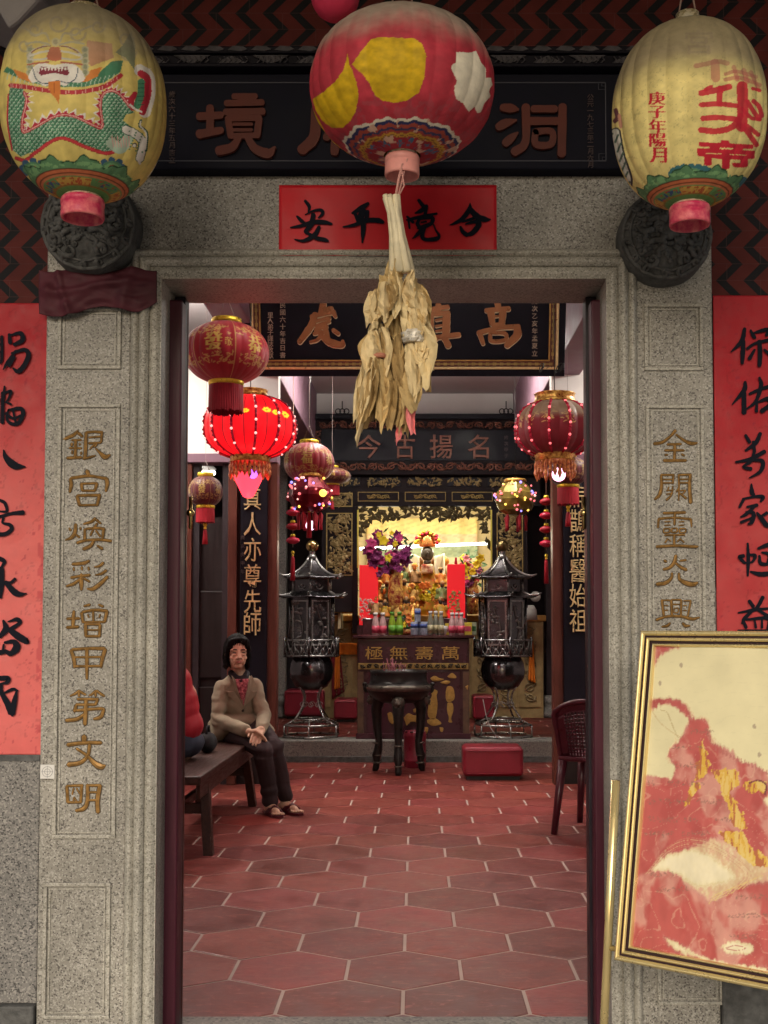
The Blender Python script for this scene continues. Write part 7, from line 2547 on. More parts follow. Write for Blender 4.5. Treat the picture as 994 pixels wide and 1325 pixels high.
# tall red lamp blocks left and right of the statue
REDBLOCK = mat('bright_red_block', (.62, .02, .025), .3, emit=(1, .02, .03), estr=.35)
for a, b, c_, d_, yq, lab in ((465, 489, 731, 809, 12.02, 'tall bright red lamp box with flower print standing left on the altar'), (579, 602, 730, 800, 12.02, 'tall bright red lamp box with gold dragon print standing right on the altar')):
    g = thing('red_lamp_box', lab, 'lamp box', at((a + b) / 2, d_, yq), 'red lamp boxes on the altar')
    x0, x1 = X(a, yq), X(b, yq)
    MB().box(x0, x1, yq, yq + .10, Z(d_, yq), Z(c_, yq)).build('box', REDBLOCK, g, bevel=.004)
    MB().tube([((x0 + x1) / 2, yq + .05, Z(c_, yq)), ((x0 + x1) / 2, yq + .05, Z(c_ - 9, yq))], [.018, .012], 10).build('candle', BEAD, g)
    mb = MB()
    leaves(mb, x0 + .01, x1 - .05, Z(d_ - 6, yq), Z(d_ - 34, yq), yq - .002, 30, .028, a)
    mb.build('printed_flower', GOLD_OLD if a > 500 else mat('pale_print', (.72, .40, .35), .5), g)
    MB().box(x0 - .02, x1 + .02, yq - .02, yq + .16, 1.135, Z(d_, yq)).build('plinth', LACQ, g)

# flower bouquet
FLY = 12.02
PURPLE = mat('purple_petals', (.17, .022, .10), .5, var=.3, vscale=20)
MAGENTA = mat('magenta_petals', (.46, .05, .17), .5, var=.3, vscale=20)
YELP = mat('yellow_petals', (.70, .52, .03), .5, var=.2, vscale=20)
LEAF = mat('dark_leaves', (.03, .09, .03), .5, var=.3)
ORP = mat('orange_petals', (.62, .17, .03), .5, var=.2)
REDP = mat('red_petals', (.42, .02, .04), .5, var=.2)
PINKL = mat('pink_petals', (.62, .20, .24), .5, var=.2)
def flower(c, r, m, seed, root, name='flower'):
    rg = random.Random(seed)
    mb = MB()
    ax = Vector((rg.uniform(-.5, .5), -1, rg.uniform(-.3, .7))).normalized()
    u = ax.orthogonal().normalized()
    w = ax.cross(u)
    n = rg.choice((5, 6, 6))
    for ring in range(2):
        for k in range(n):
            a = 2 * math.pi * (k + .5 * ring) / n + rg.uniform(-.15, .15)
            d = u * math.cos(a) + w * math.sin(a)
            e = -u * math.sin(a) + w * math.cos(a)
            q = r * (1 - .35 * ring)
            tip = c + d * q + ax * q * (.15 + .35 * ring)
            mid = c + d * q * .55 + ax * q * .28
            mb.add([c, mid + e * q * .32, tip, mid - e * q * .32, mid + ax * q * .10], [(0, 1, 4), (1, 2, 4), (2, 3, 4), (3, 0, 4)])
    return mb.build(name, m, root)
def bouquet(name, label, px, py, Y, spread, n, mats_, rad, vase=None, seed=0, grp=None, leafn=30):
    rg = random.Random(seed)
    g = thing(name, label, 'flowers', at(px, py + spread[1], Y), grp)
    k = Y / FPX
    lf = MB()
    for i in range(leafn):
        a, q = rg.uniform(0, 6.28), math.sqrt(rg.random())
        c = at(px + spread[0] * q * math.cos(a) * 1.05, py + spread[1] * q * math.sin(a), Y + rg.uniform(-.02, .12))
        d = Vector((rg.uniform(-1, 1), rg.uniform(-.6, .2), rg.uniform(-.4, 1))).normalized()
        e = d.orthogonal().normalized()
        s_ = rad * k * rg.uniform(.9, 1.6)
        lf.add([c - d * s_ * .2, c + d * s_ * .4 + e * s_ * .22, c + d * s_, c + d * s_ * .4 - e * s_ * .22], [(0, 1, 2), (0, 2, 3)])
    lf.build('foliage', LEAF, g)
    for i in range(n):
        a, q = rg.uniform(0, 6.28), math.sqrt(rg.random())
        c = at(px + spread[0] * q * math.cos(a), py + spread[1] * q * math.sin(a), Y + rg.uniform(-.12, .10))
        flower(c, rad * k * rg.uniform(.7, 1.25), rg.choice(mats_), seed * 100 + i, g)
    if vase:
        x, zb_, zt2 = X(vase[0], Y), Z(vase[2], Y), Z(vase[1], Y)
        h = zt2 - zb_
        MB().lathe([(.05, 0), (.06, .01), (.085, h * .35), (.07, h * .75), (.05, h * .9), (.065, h)], (x, Y + .05, zb_), 20).build('vase', vase[3], g)
        MB().tube([(x, Y + .05, zt2 - .03), at(px, py + spread[1] * .4, Y)], .03, 8).build('stems', LEAF, g)
    return g
VASE = mat('red_gold_vase', (.34, .03, .03), .3, var=.5, vscale=24, col2=(.55, .36, .08))
bouquet('flower_bouquet', 'big bouquet of purple lilies and yellow flowers in a red vase left of the statue', 502, 716, FLY, (28, 30), 46, [PURPLE, PURPLE, PURPLE, MAGENTA, MAGENTA, PURPLE], 8, (512, 736, 790, VASE), 3)
by_ = bpy.data.objects['flower_bouquet']
for (a, b, r_) in ((496, 700, 8.5), (512, 704, 5), (503, 722, 6.5), (490, 692, 5), (507, 690, 4)):
    flower(at(a, b, FLY - .14), r_ * FLY / FPX, YELP, int(a), by_)
for (a, b, r_) in ((489, 692, 6), (484, 703, 5), (516, 698, 6)):
    flower(at(a, b, FLY - .12), r_ * FLY / FPX, MAGENTA, int(a) + 7, by_)
bouquet('flower_bouquet', 'loose bunch of pink and red flowers right of the statue behind the pagoda roof', 612, 735, 12.6, (16, 26), 22, [PINKL, REDP, MAGENTA, YELP, PURPLE], 7, (612, 752, 795, VASE), 5)
bouquet('flower_bouquet', 'low heap of red and orange flowers beside the left pagoda tower', 446, 762, 12.5, (14, 26), 26, [REDP, REDP, ORP, MAGENTA, YELP, PINKL], 7, None, 6)
bouquet('flower_bouquet', 'cluster of dark pink flowers seen through the upper storey of the right tower', 655, 752, 12.4, (14, 10), 12, [REDP, PINKL], 5, None, 8)
bouquet('flower_bouquet', 'mass of small yellow flowers heaped at the foot of the robed statue', 554, 768, 12.55, (24, 14), 34, [YELP, YELP, YELP, ORP, ROBE], 5.5, None, 15, leafn=12)
# crowd of small gilded figures and ornaments on the altar
rg = random.Random(21)
def figurine(px, py, Y, h, m1, m2, label, grp, seed):
    k = Y / FPX
    c = at(px, py, Y)
    g = thing('small_figurine', label, 'figurine', c, grp)
    H = h * k
    MB().lathe([(.42 * H, 0), (.40 * H, .08 * H), (.30 * H, .35 * H), (.24 * H, .55 * H), (.10 * H, .68 * H)], c, 12, rfun=lambda t, z: 1 + .12 * math.cos(t * 5 + seed)).build('robe', m1, g)
    MB().ball((c.x, c.y - .02, c.z + .78 * H), .12 * H, 10, 8).build('head', DARKFACE if seed % 2 else m2, g)
    MB().lathe([(.15 * H, 0), (.17 * H, .04 * H), (.06 * H, .2 * H)], (c.x, c.y - .01, c.z + .84 * H), 10, rfun=lambda t, z: 1 + .2 * math.cos(t * 5)).build('headdress', m2, g)
    for s_ in (-1, 1):
        MB().ball((c.x + s_ * .28 * H, c.y - .05, c.z + .45 * H), (.10 * H, .10 * H, .17 * H), 8, 6).build('arm', m1, g)
    return g
FM = [GOLD_PAINT, ORSH, REDGOLDBAND, mat('green_gilt', (.16, .22, .08), .4, var=.5, vscale=20), mat('brown_gilt', (.28, .15, .06), .4, metal=.3, var=.5, vscale=20), ROBE]
spots = [(x_, y_) for y_ in (756, 776, 797) for x_ in range(488, 580, 12)]
for i, (a, b) in enumerate(spots):
    if 536 < a < 572:
        continue
    figurine(a + rg.uniform(-3, 3), b + rg.uniform(-2, 2), 12.55 - (b - 756) * .012, rg.uniform(20, 26), FM[i % 6], FM[(i * 3 + 1) % 6], 'tiny gilded figurine in the crowd on the altar below the bouquet and statue', 'gilded figurines crowded on the altar', i)
for i, (a, b) in enumerate(((437, 793), (450, 794), (622, 792), (634, 793))):
    figurine(a, b, 12.5, 24, FM[i % 6], FM[i + 1], ('small gilded figurine beside the left tower, outer one', 'small gilded figurine beside the left tower, next to the red lamp box', 'small gilded figurine between the right lamp box and the right tower', 'small gilded figurine almost behind the right tower')[i], 'gilded figurines crowded on the altar', i)
MB_st = thing('offering_stand', 'stepped dark stand on the altar carrying the gilded figurines', 'stand', at(535, 815, 12.2))
for i, (yq, pyq) in enumerate(((12.0, 800), (12.25, 780), (12.5, 759))):
    for qa, qb in ((470, 538), (570, 604)):
        MB().box(X(qa, yq), X(qb, yq), yq - .1, yq + .25, 1.0, Z(pyq, yq) - .002).build('step', LACQ, MB_st, bevel=.005)

# bottles, cans and boxes along the front of the lacquer table
OY = 10.52
ok = OY / FPX
zt0 = zt_ + .001
GLASS = lambda n, c: mat(n, c, .12, coat=.3)
MILK = mat('milky_bottle', (.46, .28, .28), .15, coat=.4)
MILKCAP = mat('white_cap', (.55, .53, .51), .3)
REDLAB = mat('pink_red_label', (.46, .06, .10), .3, var=.3, vscale=30)
GREENB = mat('green_tea_bottle', (.20, .30, .02), .2, coat=.4)
GREENL = mat('green_label', (.10, .26, .03), .35, var=.4, vscale=40)
BLUE = mat('blue_white_tin', (.30, .33, .42), .3, var=.4, vscale=16)
BLUED = mat('blue_tin_band', (.06, .09, .26), .35)
CLEARB = mat('clear_bottle', (.20, .20, .16), .1, coat=.5)
FLORAL = mat('floral_label', (.34, .30, .18), .4, var=.6, vscale=60)
def bottle(px, py0, py1, w, body_m, cap_m, lab_m, label, grp, Y=OY, name='drink_bottle'):
    k = Y / FPX
    x = X(px, Y)
    H = (py1 - py0) * k
    r_ = w / 2 * k
    g = thing(name, label, 'bottle', (x, Y, zt0), grp)
    MB().lathe([(r_ * .9, 0), (r_, .008), (r_, H * .50), (r_ * .90, H * .58), (r_ * .58, H * .76), (r_ * .50, H * .9)], (x, Y, zt0), 18).build('body', body_m, g)
    MB().lathe([(r_ * .60, H * .86), (r_ * .60, H), (r_ * .45, H)], (x, Y, zt0), 14).build('cap', cap_m, g)
    MB().lathe([(r_ * 1.02, H * .08), (r_ * 1.02, H * .42)], (x, Y, zt0), 18).build('label', lab_m, g)
    return g
g1 = 'milky pink bottles on the altar table'
bottle(486, 794, 823, 9.5, MILK, MILKCAP, REDLAB, 'milky pink bottle, outer of the pair at the left of the table', g1)
bottle(495.5, 794, 823, 9.5, MILK, MILKCAP, REDLAB, 'milky pink bottle, inner of the pair beside the green bottles', g1)
bottle(585, 793, 822, 8.5, MILK, MILKCAP, REDLAB, 'milky pink bottle, leftmost of the three at the right', g1)
bottle(591, 793, 822, 8.5, MILK, MILKCAP, REDLAB, 'milky pink bottle, middle of the three at the right', g1, Y=OY + .06)
bottle(597, 793, 822, 8.5, MILK, MILKCAP, REDLAB, 'milky pink bottle, rightmost of the three beside the yellow box', g1)
g3 = 'green drink bottles on the altar table'
bottle(507.5, 793, 823, 9.5, GREENB, GREENL, GREENL, 'bright green drink bottle next to the milky pink pair', g3)
bottle(517, 793, 823, 9.5, GREENB, GREENL, GREENL, 'bright green drink bottle nearer the blue tins', g3)
g4 = 'clear floral bottles on the altar table'
for i, px_ in enumerate((557, 564, 571)):
    bottle(px_, 791, 822, 8, CLEARB, MILKCAP, FLORAL, ('clear bottle with floral label beside the blue tins', 'clear bottle with floral label, middle of three', 'clear bottle with floral label beside the white cup')[i], g4, Y=OY + (.05 if i == 1 else 0))
def tin(px, py0, py1, w, label, zb, Y):
    k = Y / FPX
    x = X(px, Y)
    H = (py1 - py0) * k
    r_ = w / 2 * k
    g = thing('drink_tin', label, 'tin', (x, Y, zb), 'blue and white tins on the altar table')
    MB().lathe([(r_ * .94, 0), (r_, .006), (r_, H - .006), (r_ * .94, H), (r_ * .88, H - .002)], (x, Y, zb), 20).build('can', BLUE, g)
    MB().lathe([(r_ * 1.015, H * .55), (r_ * 1.015, H * .85)], (x, Y, zb), 20).build('blue_band', BLUED, g)
    return zb + H
zq = tin(536, 806, 823, 9, 'blue and white tin at the left end of the stacked row', zt0, OY)
tin(543, 806, 823, 9, 'blue and white tin in the middle below the upper tin', zt0, OY + .07)
tin(549, 806, 823, 9, 'blue and white tin next to the clear bottles', zt0, OY)
tin(540.5, 789, 806, 8, 'blue and white tin standing on top of the others', zq + .001, OY + .03)
def carton(x0, x1, py0, Y, m, label, m2=None):
    g = thing('offering_box', label, 'box', at((x0 + x1) / 2, 822, Y))
    a, b_ = X(x0, Y), X(x1, Y)
    H = (822 - py0) * Y / FPX
    MB().box(a, b_, Y, Y + .06, zt0, zt0 + H).build('carton', m, g, bevel=.004)
    MB().box(a + .01, b_ - .01, Y - .002, Y + .001, zt0 + H * .3, zt0 + H * .7).build('print', m2 or REDLAB, g)
YELBOX = mat('yellow_box', (.62, .46, .06), .4, var=.3, vscale=30)
carton(576, 583, 807, OY + .1, YELBOX, 'small yellow packet between the clear and milky bottles')
carton(600, 611, 806, OY + .08, YELBOX, 'yellow packet right of the three milky bottles')
carton(609, 617, 806, OY + .25, mat('green_cream_box', (.40, .42, .30), .4, var=.4, vscale=30), 'pale green packet at the right end of the table', LEAF)
cup = thing('offering_cup', 'white cup between the clear bottles and the yellow packet', 'cup', (X(574, OY), OY + .02, zt0))
MB().lathe([(.018, 0), (.022, .01), (.034, .05), (.036, .085), (.032, .085), (.028, .03), (.002, .02)], (X(574.5, OY), OY + .02, zt0), 18).build('bowl', MILKCAP, cup)
MB().tube([(X(574.5, OY) + .034 + .014 * math.sin(t), OY + .02, zt0 + .05 + .022 * math.cos(t)) for t in np.linspace(0, math.pi, 7)], .004, 6).build('handle', MILKCAP, cup)
bouquet('posy', 'small posy of yellow and red flowers behind the tins on the table', 528, 806, OY + .35, (10, 9), 12, [REDP, YELP, ORP], 5, (528, 812, 823, VASE), 12)
# offering stem vase shown on the front ledge
# white pot on the right, small round white lantern by the dark column
wl_ = thing('white_lantern', 'small round white paper ball with a torn shade beside the right pagoda tower', 'lantern', at(692, 775, 12.3))
MB().ball(at(693, 772, 12.3), .058, 16, 10).build('ball', mat('dull_white_paper', (.40, .37, .34), .6, var=.2), wl_)
MB().lathe([(.05, 0), (.075, -.05), (.085, -.16)], at(684, 783, 12.3), 12, rfun=lambda t, z: 1 + .15 * math.cos(t * 3)).build('shade', MATS['dull_white_paper'], wl_)

# ================================================================== BENCH, CHAIR
bnc = thing('wooden_bench', 'long dark wooden trestle bench along the left side of the hall', 'bench', (-1.29, 6.85, 0))
bx_a, bx_b, by_a, by_b = -1.475, -1.10, 5.85, 7.98
sh = .452
MB().box(bx_a, bx_b, by_a, by_b, sh - .045, sh).build('seat', WOOD_BENCH, bnc, bevel=.008)
for ye, s_ in ((by_a + .38, -1), (by_b - .30, 1)):
    for xe, q in ((bx_a + .05, -1), (bx_b - .05, 1)):
        t = Vector((xe, ye, sh - .045))
        f = Vector((xe + q * .045, ye + s_ * .10, 0))
        d = (t - f).normalized()
        MB().obox((t + f) / 2, (1, 0, 0), d.cross(Vector((1, 0, 0))), d, .026, .034, (t - f).length / 2 + .01).build('leg', WOOD_BENCH, bnc, bevel=.005)
    MB().obox(((bx_a + bx_b) / 2, ye + s_ * .05, .24), (1, 0, 0), (0, 1, 0), (0, 0, 1), (bx_b - bx_a) / 2 - .03, .018, .028).build('stretcher', WOOD_BENCH, bnc, bevel=.004)
MB().box((bx_a + bx_b) / 2 - .016, (bx_a + bx_b) / 2 + .016, by_a + .34, by_b - .26, .215, .265).build('long_rail', WOOD_BENCH, bnc, bevel=.004)
for x in (bx_a + .02, bx_b - .042):
    MB().box(x, x + .022, by_a + .10, by_b - .08, sh - .13, sh - .046).build('apron', WOOD_BENCH, bnc, bevel=.003)

PLAST = mat('maroon_plastic', (.042, .005, .010), .35, var=.1, coat=.2)
ch = thing('plastic_chair', 'maroon plastic chair with a mesh back half hidden by the right door leaf', 'chair', (1.04, 6.85, 0))
# local axes: F = facing (away from the door and to the right), S = side
ang = R(28)
F = Vector((math.sin(ang), math.cos(ang), 0))
Sd = Vector((math.cos(ang), -math.sin(ang), 0))
c0 = Vector((1.125, 6.83, 0))
def cp(s_, f, z): return c0 + Sd * s_ + F * f + Vector((0, 0, z))
MB().prism([(-.21, -.20), (.21, -.20), (.23, .22), (-.23, .22)], cp(0, 0, .425), Sd, F, 0, .03).build('seat', PLAST, ch, bevel=.012, seg=3)
for s_, f, ds_, df in ((-.185, -.18, -.035, -.06), (.185, -.18, .035, -.06), (-.195, .19, -.03, .03), (.195, .19, .03, .03)):
    a, b_ = cp(s_, f, .43), cp(s_ + ds_, f + df, 0)
    d = (a - b_).normalized()
    n = 5
    mb = MB()
    mb.tube([b_, b_.lerp(a, .5), a], [.019, .023, .030], 8)
    mb.build('leg', PLAST, ch)
def backpt(u, v, d=0):
    """u across -1..1, v up 0..1"""
    z = .44 + v * (.345 - .075 * abs(u) ** 2.5)
    return cp(u * (.205 + .02 * v), -.20 - .07 * v + .045 * u * u + d, z)
rim = MB()
rim.tube([backpt(-1, t) for t in np.linspace(0, .95, 8)] + [backpt(u, 1) for u in np.linspace(-.95, .95, 14)] + [backpt(1, t) for t in np.linspace(.95, 0, 8)], .016, 8)
rim.build('back_frame', PLAST, ch)
def panel(u0, u1, v0, v1, name):
    return MB().grid(lambda u, v: backpt(u0 + (u1 - u0) * u, v0 + (v1 - v0) * v), 8, 10).build(name, PLAST, ch, solid=.008)
panel(-.98, .98, .84, .99, 'back_top')
panel(-.98, -.70, .05, .85, 'back_side')
panel(-.02, .98, .05, .85, 'back_panel')
me = MB()
for i in range(8):
    u = -.70 + .68 * i / 7
    me.tube([backpt(u, t) for t in (.05, .3, .6, .85)], .0055, 5)
for j in range(13):
    v = .06 + .78 * j / 12
    me.tube([backpt(u, v) for u in (-.70, -.35, -.02)], .0055, 5)
me.build('back_mesh', PLAST, ch)
STAMP = mat('white_stamp', (.62, .55, .55), .6)
sg = MB()
def bk(u, v): return backpt(u, v, -.0075)
cc = bk(.30, .66)
Nn = -F
glyph_mb(sg, '●', cc, .055, .055, Rv=Sd, Uv=(0, 0, 1), off=0, ext=.002)
glyph_mb(sg, '1', bk(.34, .30) - F * .004, .10, .075, Rv=Sd, Uv=(0, 0, 1), off=.015, ext=.002)
glyph_mb(sg, '1', bk(.50, .30) - F * .004, .10, .075, Rv=Sd, Uv=(0, 0, 1), off=.015, ext=.002)
glyph_mb(sg, "'", bk(.16, .34) - F * .004, .10, .06, Rv=Sd, Uv=(0, 0, 1), off=.015, ext=.002)
sg.tube([bk(.12, .55) - F * .002, bk(.52, .55) - F * .002], .003, 5)
sg.build('stamp_marks', STAMP, ch)
# ================================================================== PEOPLE
def capsule(mb, p0, r0, p1, r1, n=None, sq=(1, 1, 1)):
    p0, p1 = Vector(p0), Vector(p1)
    L = (p1 - p0).length
    n = n or max(2, int(L / (min(r0, r1) * .45)) + 1)
    for i in range(n + 1):
        t = i / n
        r_ = r0 + (r1 - r0) * t
        mb.ball(p0.lerp(p1, t), (r_ * sq[0], r_ * sq[1], r_ * sq[2]), 12, 8)
    return mb
def chain(mb, pts, rs):
    for i in range(len(pts) - 1):
        capsule(mb, pts[i], rs[i], pts[i + 1], rs[i + 1])
    return mb
def ell(mb, c, r3, ax=None, n=20, m=14):
    """ellipsoid with axes ax=(a,b,c) unit vectors"""
    t = MB().ball((0, 0, 0), (1, 1, 1), n, m)
    a, b_, c_ = ax or (Vector((1, 0, 0)), Vector((0, 1, 0)), Vector((0, 0, 1)))
    vv = [Vector(c) + a * v[0] * r3[0] + b_ * v[1] * r3[1] + c_ * v[2] * r3[2] for v in t.v]
    return mb.add(vv, t.f, True)
def remesh(mb, name, m, parent, voxel, smooth=4, fn=None):
    o = mb.build(name, m, parent)
    md = o.modifiers.new('r', 'REMESH')
    md.mode = 'VOXEL'
    md.voxel_size = voxel
    md.use_smooth_shade = True
    if smooth:
        s2 = o.modifiers.new('s', 'SMOOTH')
        s2.factor = .5
        s2.iterations = smooth
    par = o.parent
    o.parent = None
    me = evaluated_mesh(o)
    o.parent = par
    old = o.data
    o.modifiers.clear()
    o.data = me
    bpy.data.meshes.remove(old)
    me.name = name
    me.polygons.foreach_set('use_smooth', [True] * len(me.polygons))
    if fn:
        o0 = wloc(parent)
        n = len(me.vertices)
        co, no = np.empty(n * 3, np.float32), np.empty(n * 3, np.float32)
        me.vertices.foreach_get('co', co)
        me.vertex_normals.foreach_get('vector', no)
        out = [fn(Vector(a) + o0, Vector(b_)) - o0 for a, b_ in zip(co.reshape(-1, 3).tolist(), no.reshape(-1, 3).tolist())]
        me.vertices.foreach_set('co', np.array(out, np.float32).ravel())
        me.update()
    return o

SKIN = mat('skin', (.52, .33, .23), .5, var=.12, vscale=25)
HAIR = mat('black_hair', (.006, .005, .005), .62, spec=.08, var=.4, vscale=30, aniso=(60, 60, 6), bump=.4, bscale=40)
BLAZ = mat('tan_blazer', (.235, .200, .140), .85, var=.16, vscale=10, bump=.18, bscale=50)
TROU = mat('dark_brown_trousers', (.030, .018, .020), .85, var=.2, vscale=12, bump=.15, bscale=40)
SHIRT = mat('pink_red_shirt', (.26, .04, .075), .7, var=.5, vscale=60, col2=(.50, .18, .20))
SCARF = mat('black_scarf', (.012, .009, .012), .8)
SHOE = mat('dark_red_sandal', (.060, .009, .013), .4, var=.2)
LIPS = mat('lips', (.34, .15, .12), .5)
EYED = mat('eye_dark', (.02, .013, .012), .25)
BTN = mat('dark_button', (.03, .022, .018), .4)

wp = thing('person', 'older woman with black hair in a tan blazer sitting on the bench with folded hands', 'person', at(312, 985, 7.7))
FWD = Vector((.30, -.954, 0)).normalized()
RGT = Vector((FWD.y * -1, FWD.x, 0)).normalized()     # toward picture right
if RGT.x < 0:
    RGT = -RGT
UP = Vector((0, 0, 1))
hip = Vector((at(306, 960, 7.72).x, 7.74, .535))
neck = at(309, 869, 7.66)
head = at(307, 845, 7.62)
chest = at(309, 900, 7.69)
shL, shR = at(287, 890, 7.63), at(329, 887, 7.70)
elL, elR = at(281, 931, 7.57), at(341, 926, 7.63)
wrL, wrR = at(322, 947, 7.36), at(338, 944, 7.40)
knL, knR = at(340, 968, 7.33), at(355, 964, 7.42)
anL, anR = at(350, 1036, 7.44), at(369, 1031, 7.52)
hpL, hpR = hip - RGT * .085, hip + RGT * .085
# ---- continuous body: head, neck, torso, arms, hands, legs, feet
bd = MB()
HA = (RGT, -FWD, UP)
ell(bd, head + FWD * -.012 + UP * .022, (.074, .092, .098), HA)
ell(bd, head + FWD * .022 - UP * .035, (.057, .066, .072), HA)      # face
ell(bd, head + FWD * .055 - UP * .082, (.028, .026, .022), HA)      # chin
for s_ in (-1, 1):
    ell(bd, head + FWD * .058 + RGT * s_ * .036 - UP * .030, (.022, .018, .018), HA)   # cheek
    ell(bd, head + FWD * .070 + RGT * s_ * .030 + UP * .022, (.024, .012, .008), HA)   # brow ridge
    ell(bd, head + RGT * s_ * .076 - UP * .012, (.010, .018, .030), HA)                # ear
capsule(bd, head + FWD * .080 + UP * .012, .008, head + FWD * .100 - UP * .028, .012)
for s_ in (-1, 1):
    ell(bd, head + FWD * .090 + RGT * s_ * .012 - UP * .030, (.008, .009, .007), HA)
ell(bd, head + FWD * .078 - UP * .056, (.026, .014, .014), HA)       # mouth mound
for s_ in (-1, 1):
    chain(bd, [head + FWD * .088 + RGT * s_ * .018 - UP * .030, head + FWD * .080 + RGT * s_ * .030 - UP * .056, head + FWD * .068 + RGT * s_ * .032 - UP * .074], [.0042, .0048, .004])
    ell(bd, head + FWD * .078 + RGT * s_ * .030 - UP * .010, (.017, .008, .006), HA)
chain(bd, [head - UP * .06 - FWD * .01, neck + UP * .01, neck - UP * .04], [.048, .045, .050])
chain(bd, [neck - UP * .075, chest, hip], [.060, .085, .11])
chain(bd, [shL - UP * .01, neck - UP * .075, shR - UP * .01], [.034, .050, .034])
chain(bd, [shL, elL, wrL], [.042, .036, .024])
chain(bd, [shR, elR, wrR], [.042, .036, .024])
chain(bd, [hpL, knL - UP * .02, anL], [.075, .050, .033])
chain(bd, [hpR, knR - UP * .02, anR], [.075, .050, .033])
def foot(a, d, s_):
    d = Vector(d).normalized()
    sd = d.cross(UP) * s_
    h0 = Vector((a.x, a.y, .038)) - d * .035
    chain(bd, [a, Vector((a.x, a.y, .052)), h0], [.031, .034, .030])
    chain(bd, [Vector((a.x, a.y, .050)), Vector((a.x, a.y, .036)) + d * .09, Vector((a.x, a.y, .026)) + d * .135], [.034, .030, .022])
    for i in range(5):
        o = (i - 2) * .0145
        q = Vector((a.x, a.y, .024)) + d * (.135 - .004 * abs(i - 1)) + sd * o
        chain(bd, [q, q + d * (.038 - .004 * i)], [.0085, .0075 if i else .009])
dL, dR = Vector((.45, -.9, 0)), Vector((.62, -.78, 0))
foot(anL, dL, 1)
foot(anR, dR, 1)
# hands: left palm lies over the right one, fingers bent around
def hand(wr, d, palm_n, side, curl, sc=1.0):
    """d = direction of the fingers, palm_n = direction the palm faces, side = direction of the thumb"""
    d, palm_n, side = Vector(d).normalized(), Vector(palm_n).normalized(), Vector(side).normalized()
    kn = wr + d * .082 * sc
    for q in (-.026, -.009, .009, .026):
        chain(bd, [wr + side * q * .55, kn + side * q], [.0155, .0115])
    ln_ = (.064, .074, .070, .056)
    for i, q in enumerate((.029, .010, -.010, -.029)):
        p = kn + side * q
        dd = d.copy()
        pts = [p - d * .012]
        for sgm, fr2 in enumerate((.46, .30, .24)):
            ang_ = curl * (.5 + .55 * sgm)
            v_ = (d * math.cos(ang_) + palm_n * math.sin(ang_)).normalized()
            pts.append(pts[-1] + v_ * ln_[i] * fr2 * sc * (1.25 if sgm == 0 else 1))
        chain(bd, pts, [.0095, .0088, .0080, .0070])
    tb0 = wr + d * .022 + side * .022
    t1 = tb0 + (d * .55 + side * .75 + palm_n * .15).normalized() * .034
    t2 = t1 + (d * .85 + side * .30 + palm_n * .35).normalized() * .030
    t3 = t2 + (d * .95 + palm_n * .30).normalized() * .022
    chain(bd, [tb0, t1, t2, t3], [.0135, .0115, .0095, .0080])
hand(wrL, RGT * .72 + FWD * .45 - UP * .32, -UP * .8 - FWD * .3, FWD * .6 + UP * .5, .55)
hand(wrR, -RGT * .42 + FWD * .72 - UP * .42, -UP * .85 - RGT * .1, -RGT * .75 + UP * .3 + FWD * -.2, .6)
body = remesh(bd, 'body', SKIN, wp, .0030, 3)
# face details
fd = MB()
for s_ in (-1, 1):
    e = head + FWD * .083 + RGT * s_ * .030 + UP * .004
    ell(fd, e, (.013, .005, .0035), HA)
fd.build('eyes', EYED, wp)
br = MB()
for s_ in (-1, 1):
    e = head + FWD * .082 + RGT * s_ * .031 + UP * .024
    chain(br, [e - RGT * s_ * .016 - UP * .001, e + UP * .003, e + RGT * s_ * .017 - UP * .004 - FWD * .008], [.0032, .0036, .0022])
br.build('eyebrows', HAIR, wp)
lp_ = MB()
ell(lp_, head + FWD * .090 - UP * .052, (.020, .006, .0045), HA)
ell(lp_, head + FWD * .089 - UP * .060, (.017, .006, .005), HA)
lp_.build('lips', LIPS, wp)
# hair: bob to the jaw with a fringe swept aside
hr = MB()
ell(hr, head - FWD * .022 + UP * .034, (.083, .098, .098), HA)
ell(hr, head - FWD * .004 + UP * .075, (.068, .072, .056), HA)
ell(hr, head - FWD * .052 - UP * .025, (.078, .060, .085), HA)
for s_ in (-1, 1):
    for q, zz_ in ((.05, .03), (.03, .0), (.01, -.03), (-.01, -.06)):
        ell(hr, head + RGT * s_ * .071 - FWD * .012 + UP * (zz_ - .015), (.016, .042, .034), HA)
    chain(hr, [head + RGT * s_ * .058 + FWD * .058 + UP * .075, head + RGT * s_ * .074 + FWD * .040 + UP * .02, head + RGT * s_ * .073 + FWD * .026 - UP * .03, head + RGT * s_ * .070 + FWD * .012 - UP * .066], [.013, .013, .012, .008])
for i in range(9):
    u = -1 + 2 * i / 8
    chain(hr, [head + RGT * (.018 + u * .030) + UP * .090 + FWD * .024, head + RGT * (u * .060) + FWD * (.076 - .022 * u * u) + UP * (.094 - .014 * u * u), head + RGT * (u * .074 + .004) + FWD * (.080 - .03 * u * u) + UP * (.086 - .062 * abs(u) ** 1.3)], [.018, .012, .007])
def hairfn(w, n):
    q = w - head
    a = math.atan2(q.dot(RGT), q.dot(FWD))
    return w + n * (.0022 * math.sin(a * 40 + 6 * mnoise.noise(w * 9)) + .003 * mnoise.noise(Vector((w.x * 50, w.y * 50, w.z * 12))))
hair = remesh(hr, 'hair', HAIR, wp, .0038, 3, hairfn)
rg = random.Random(31)
ls = MB()
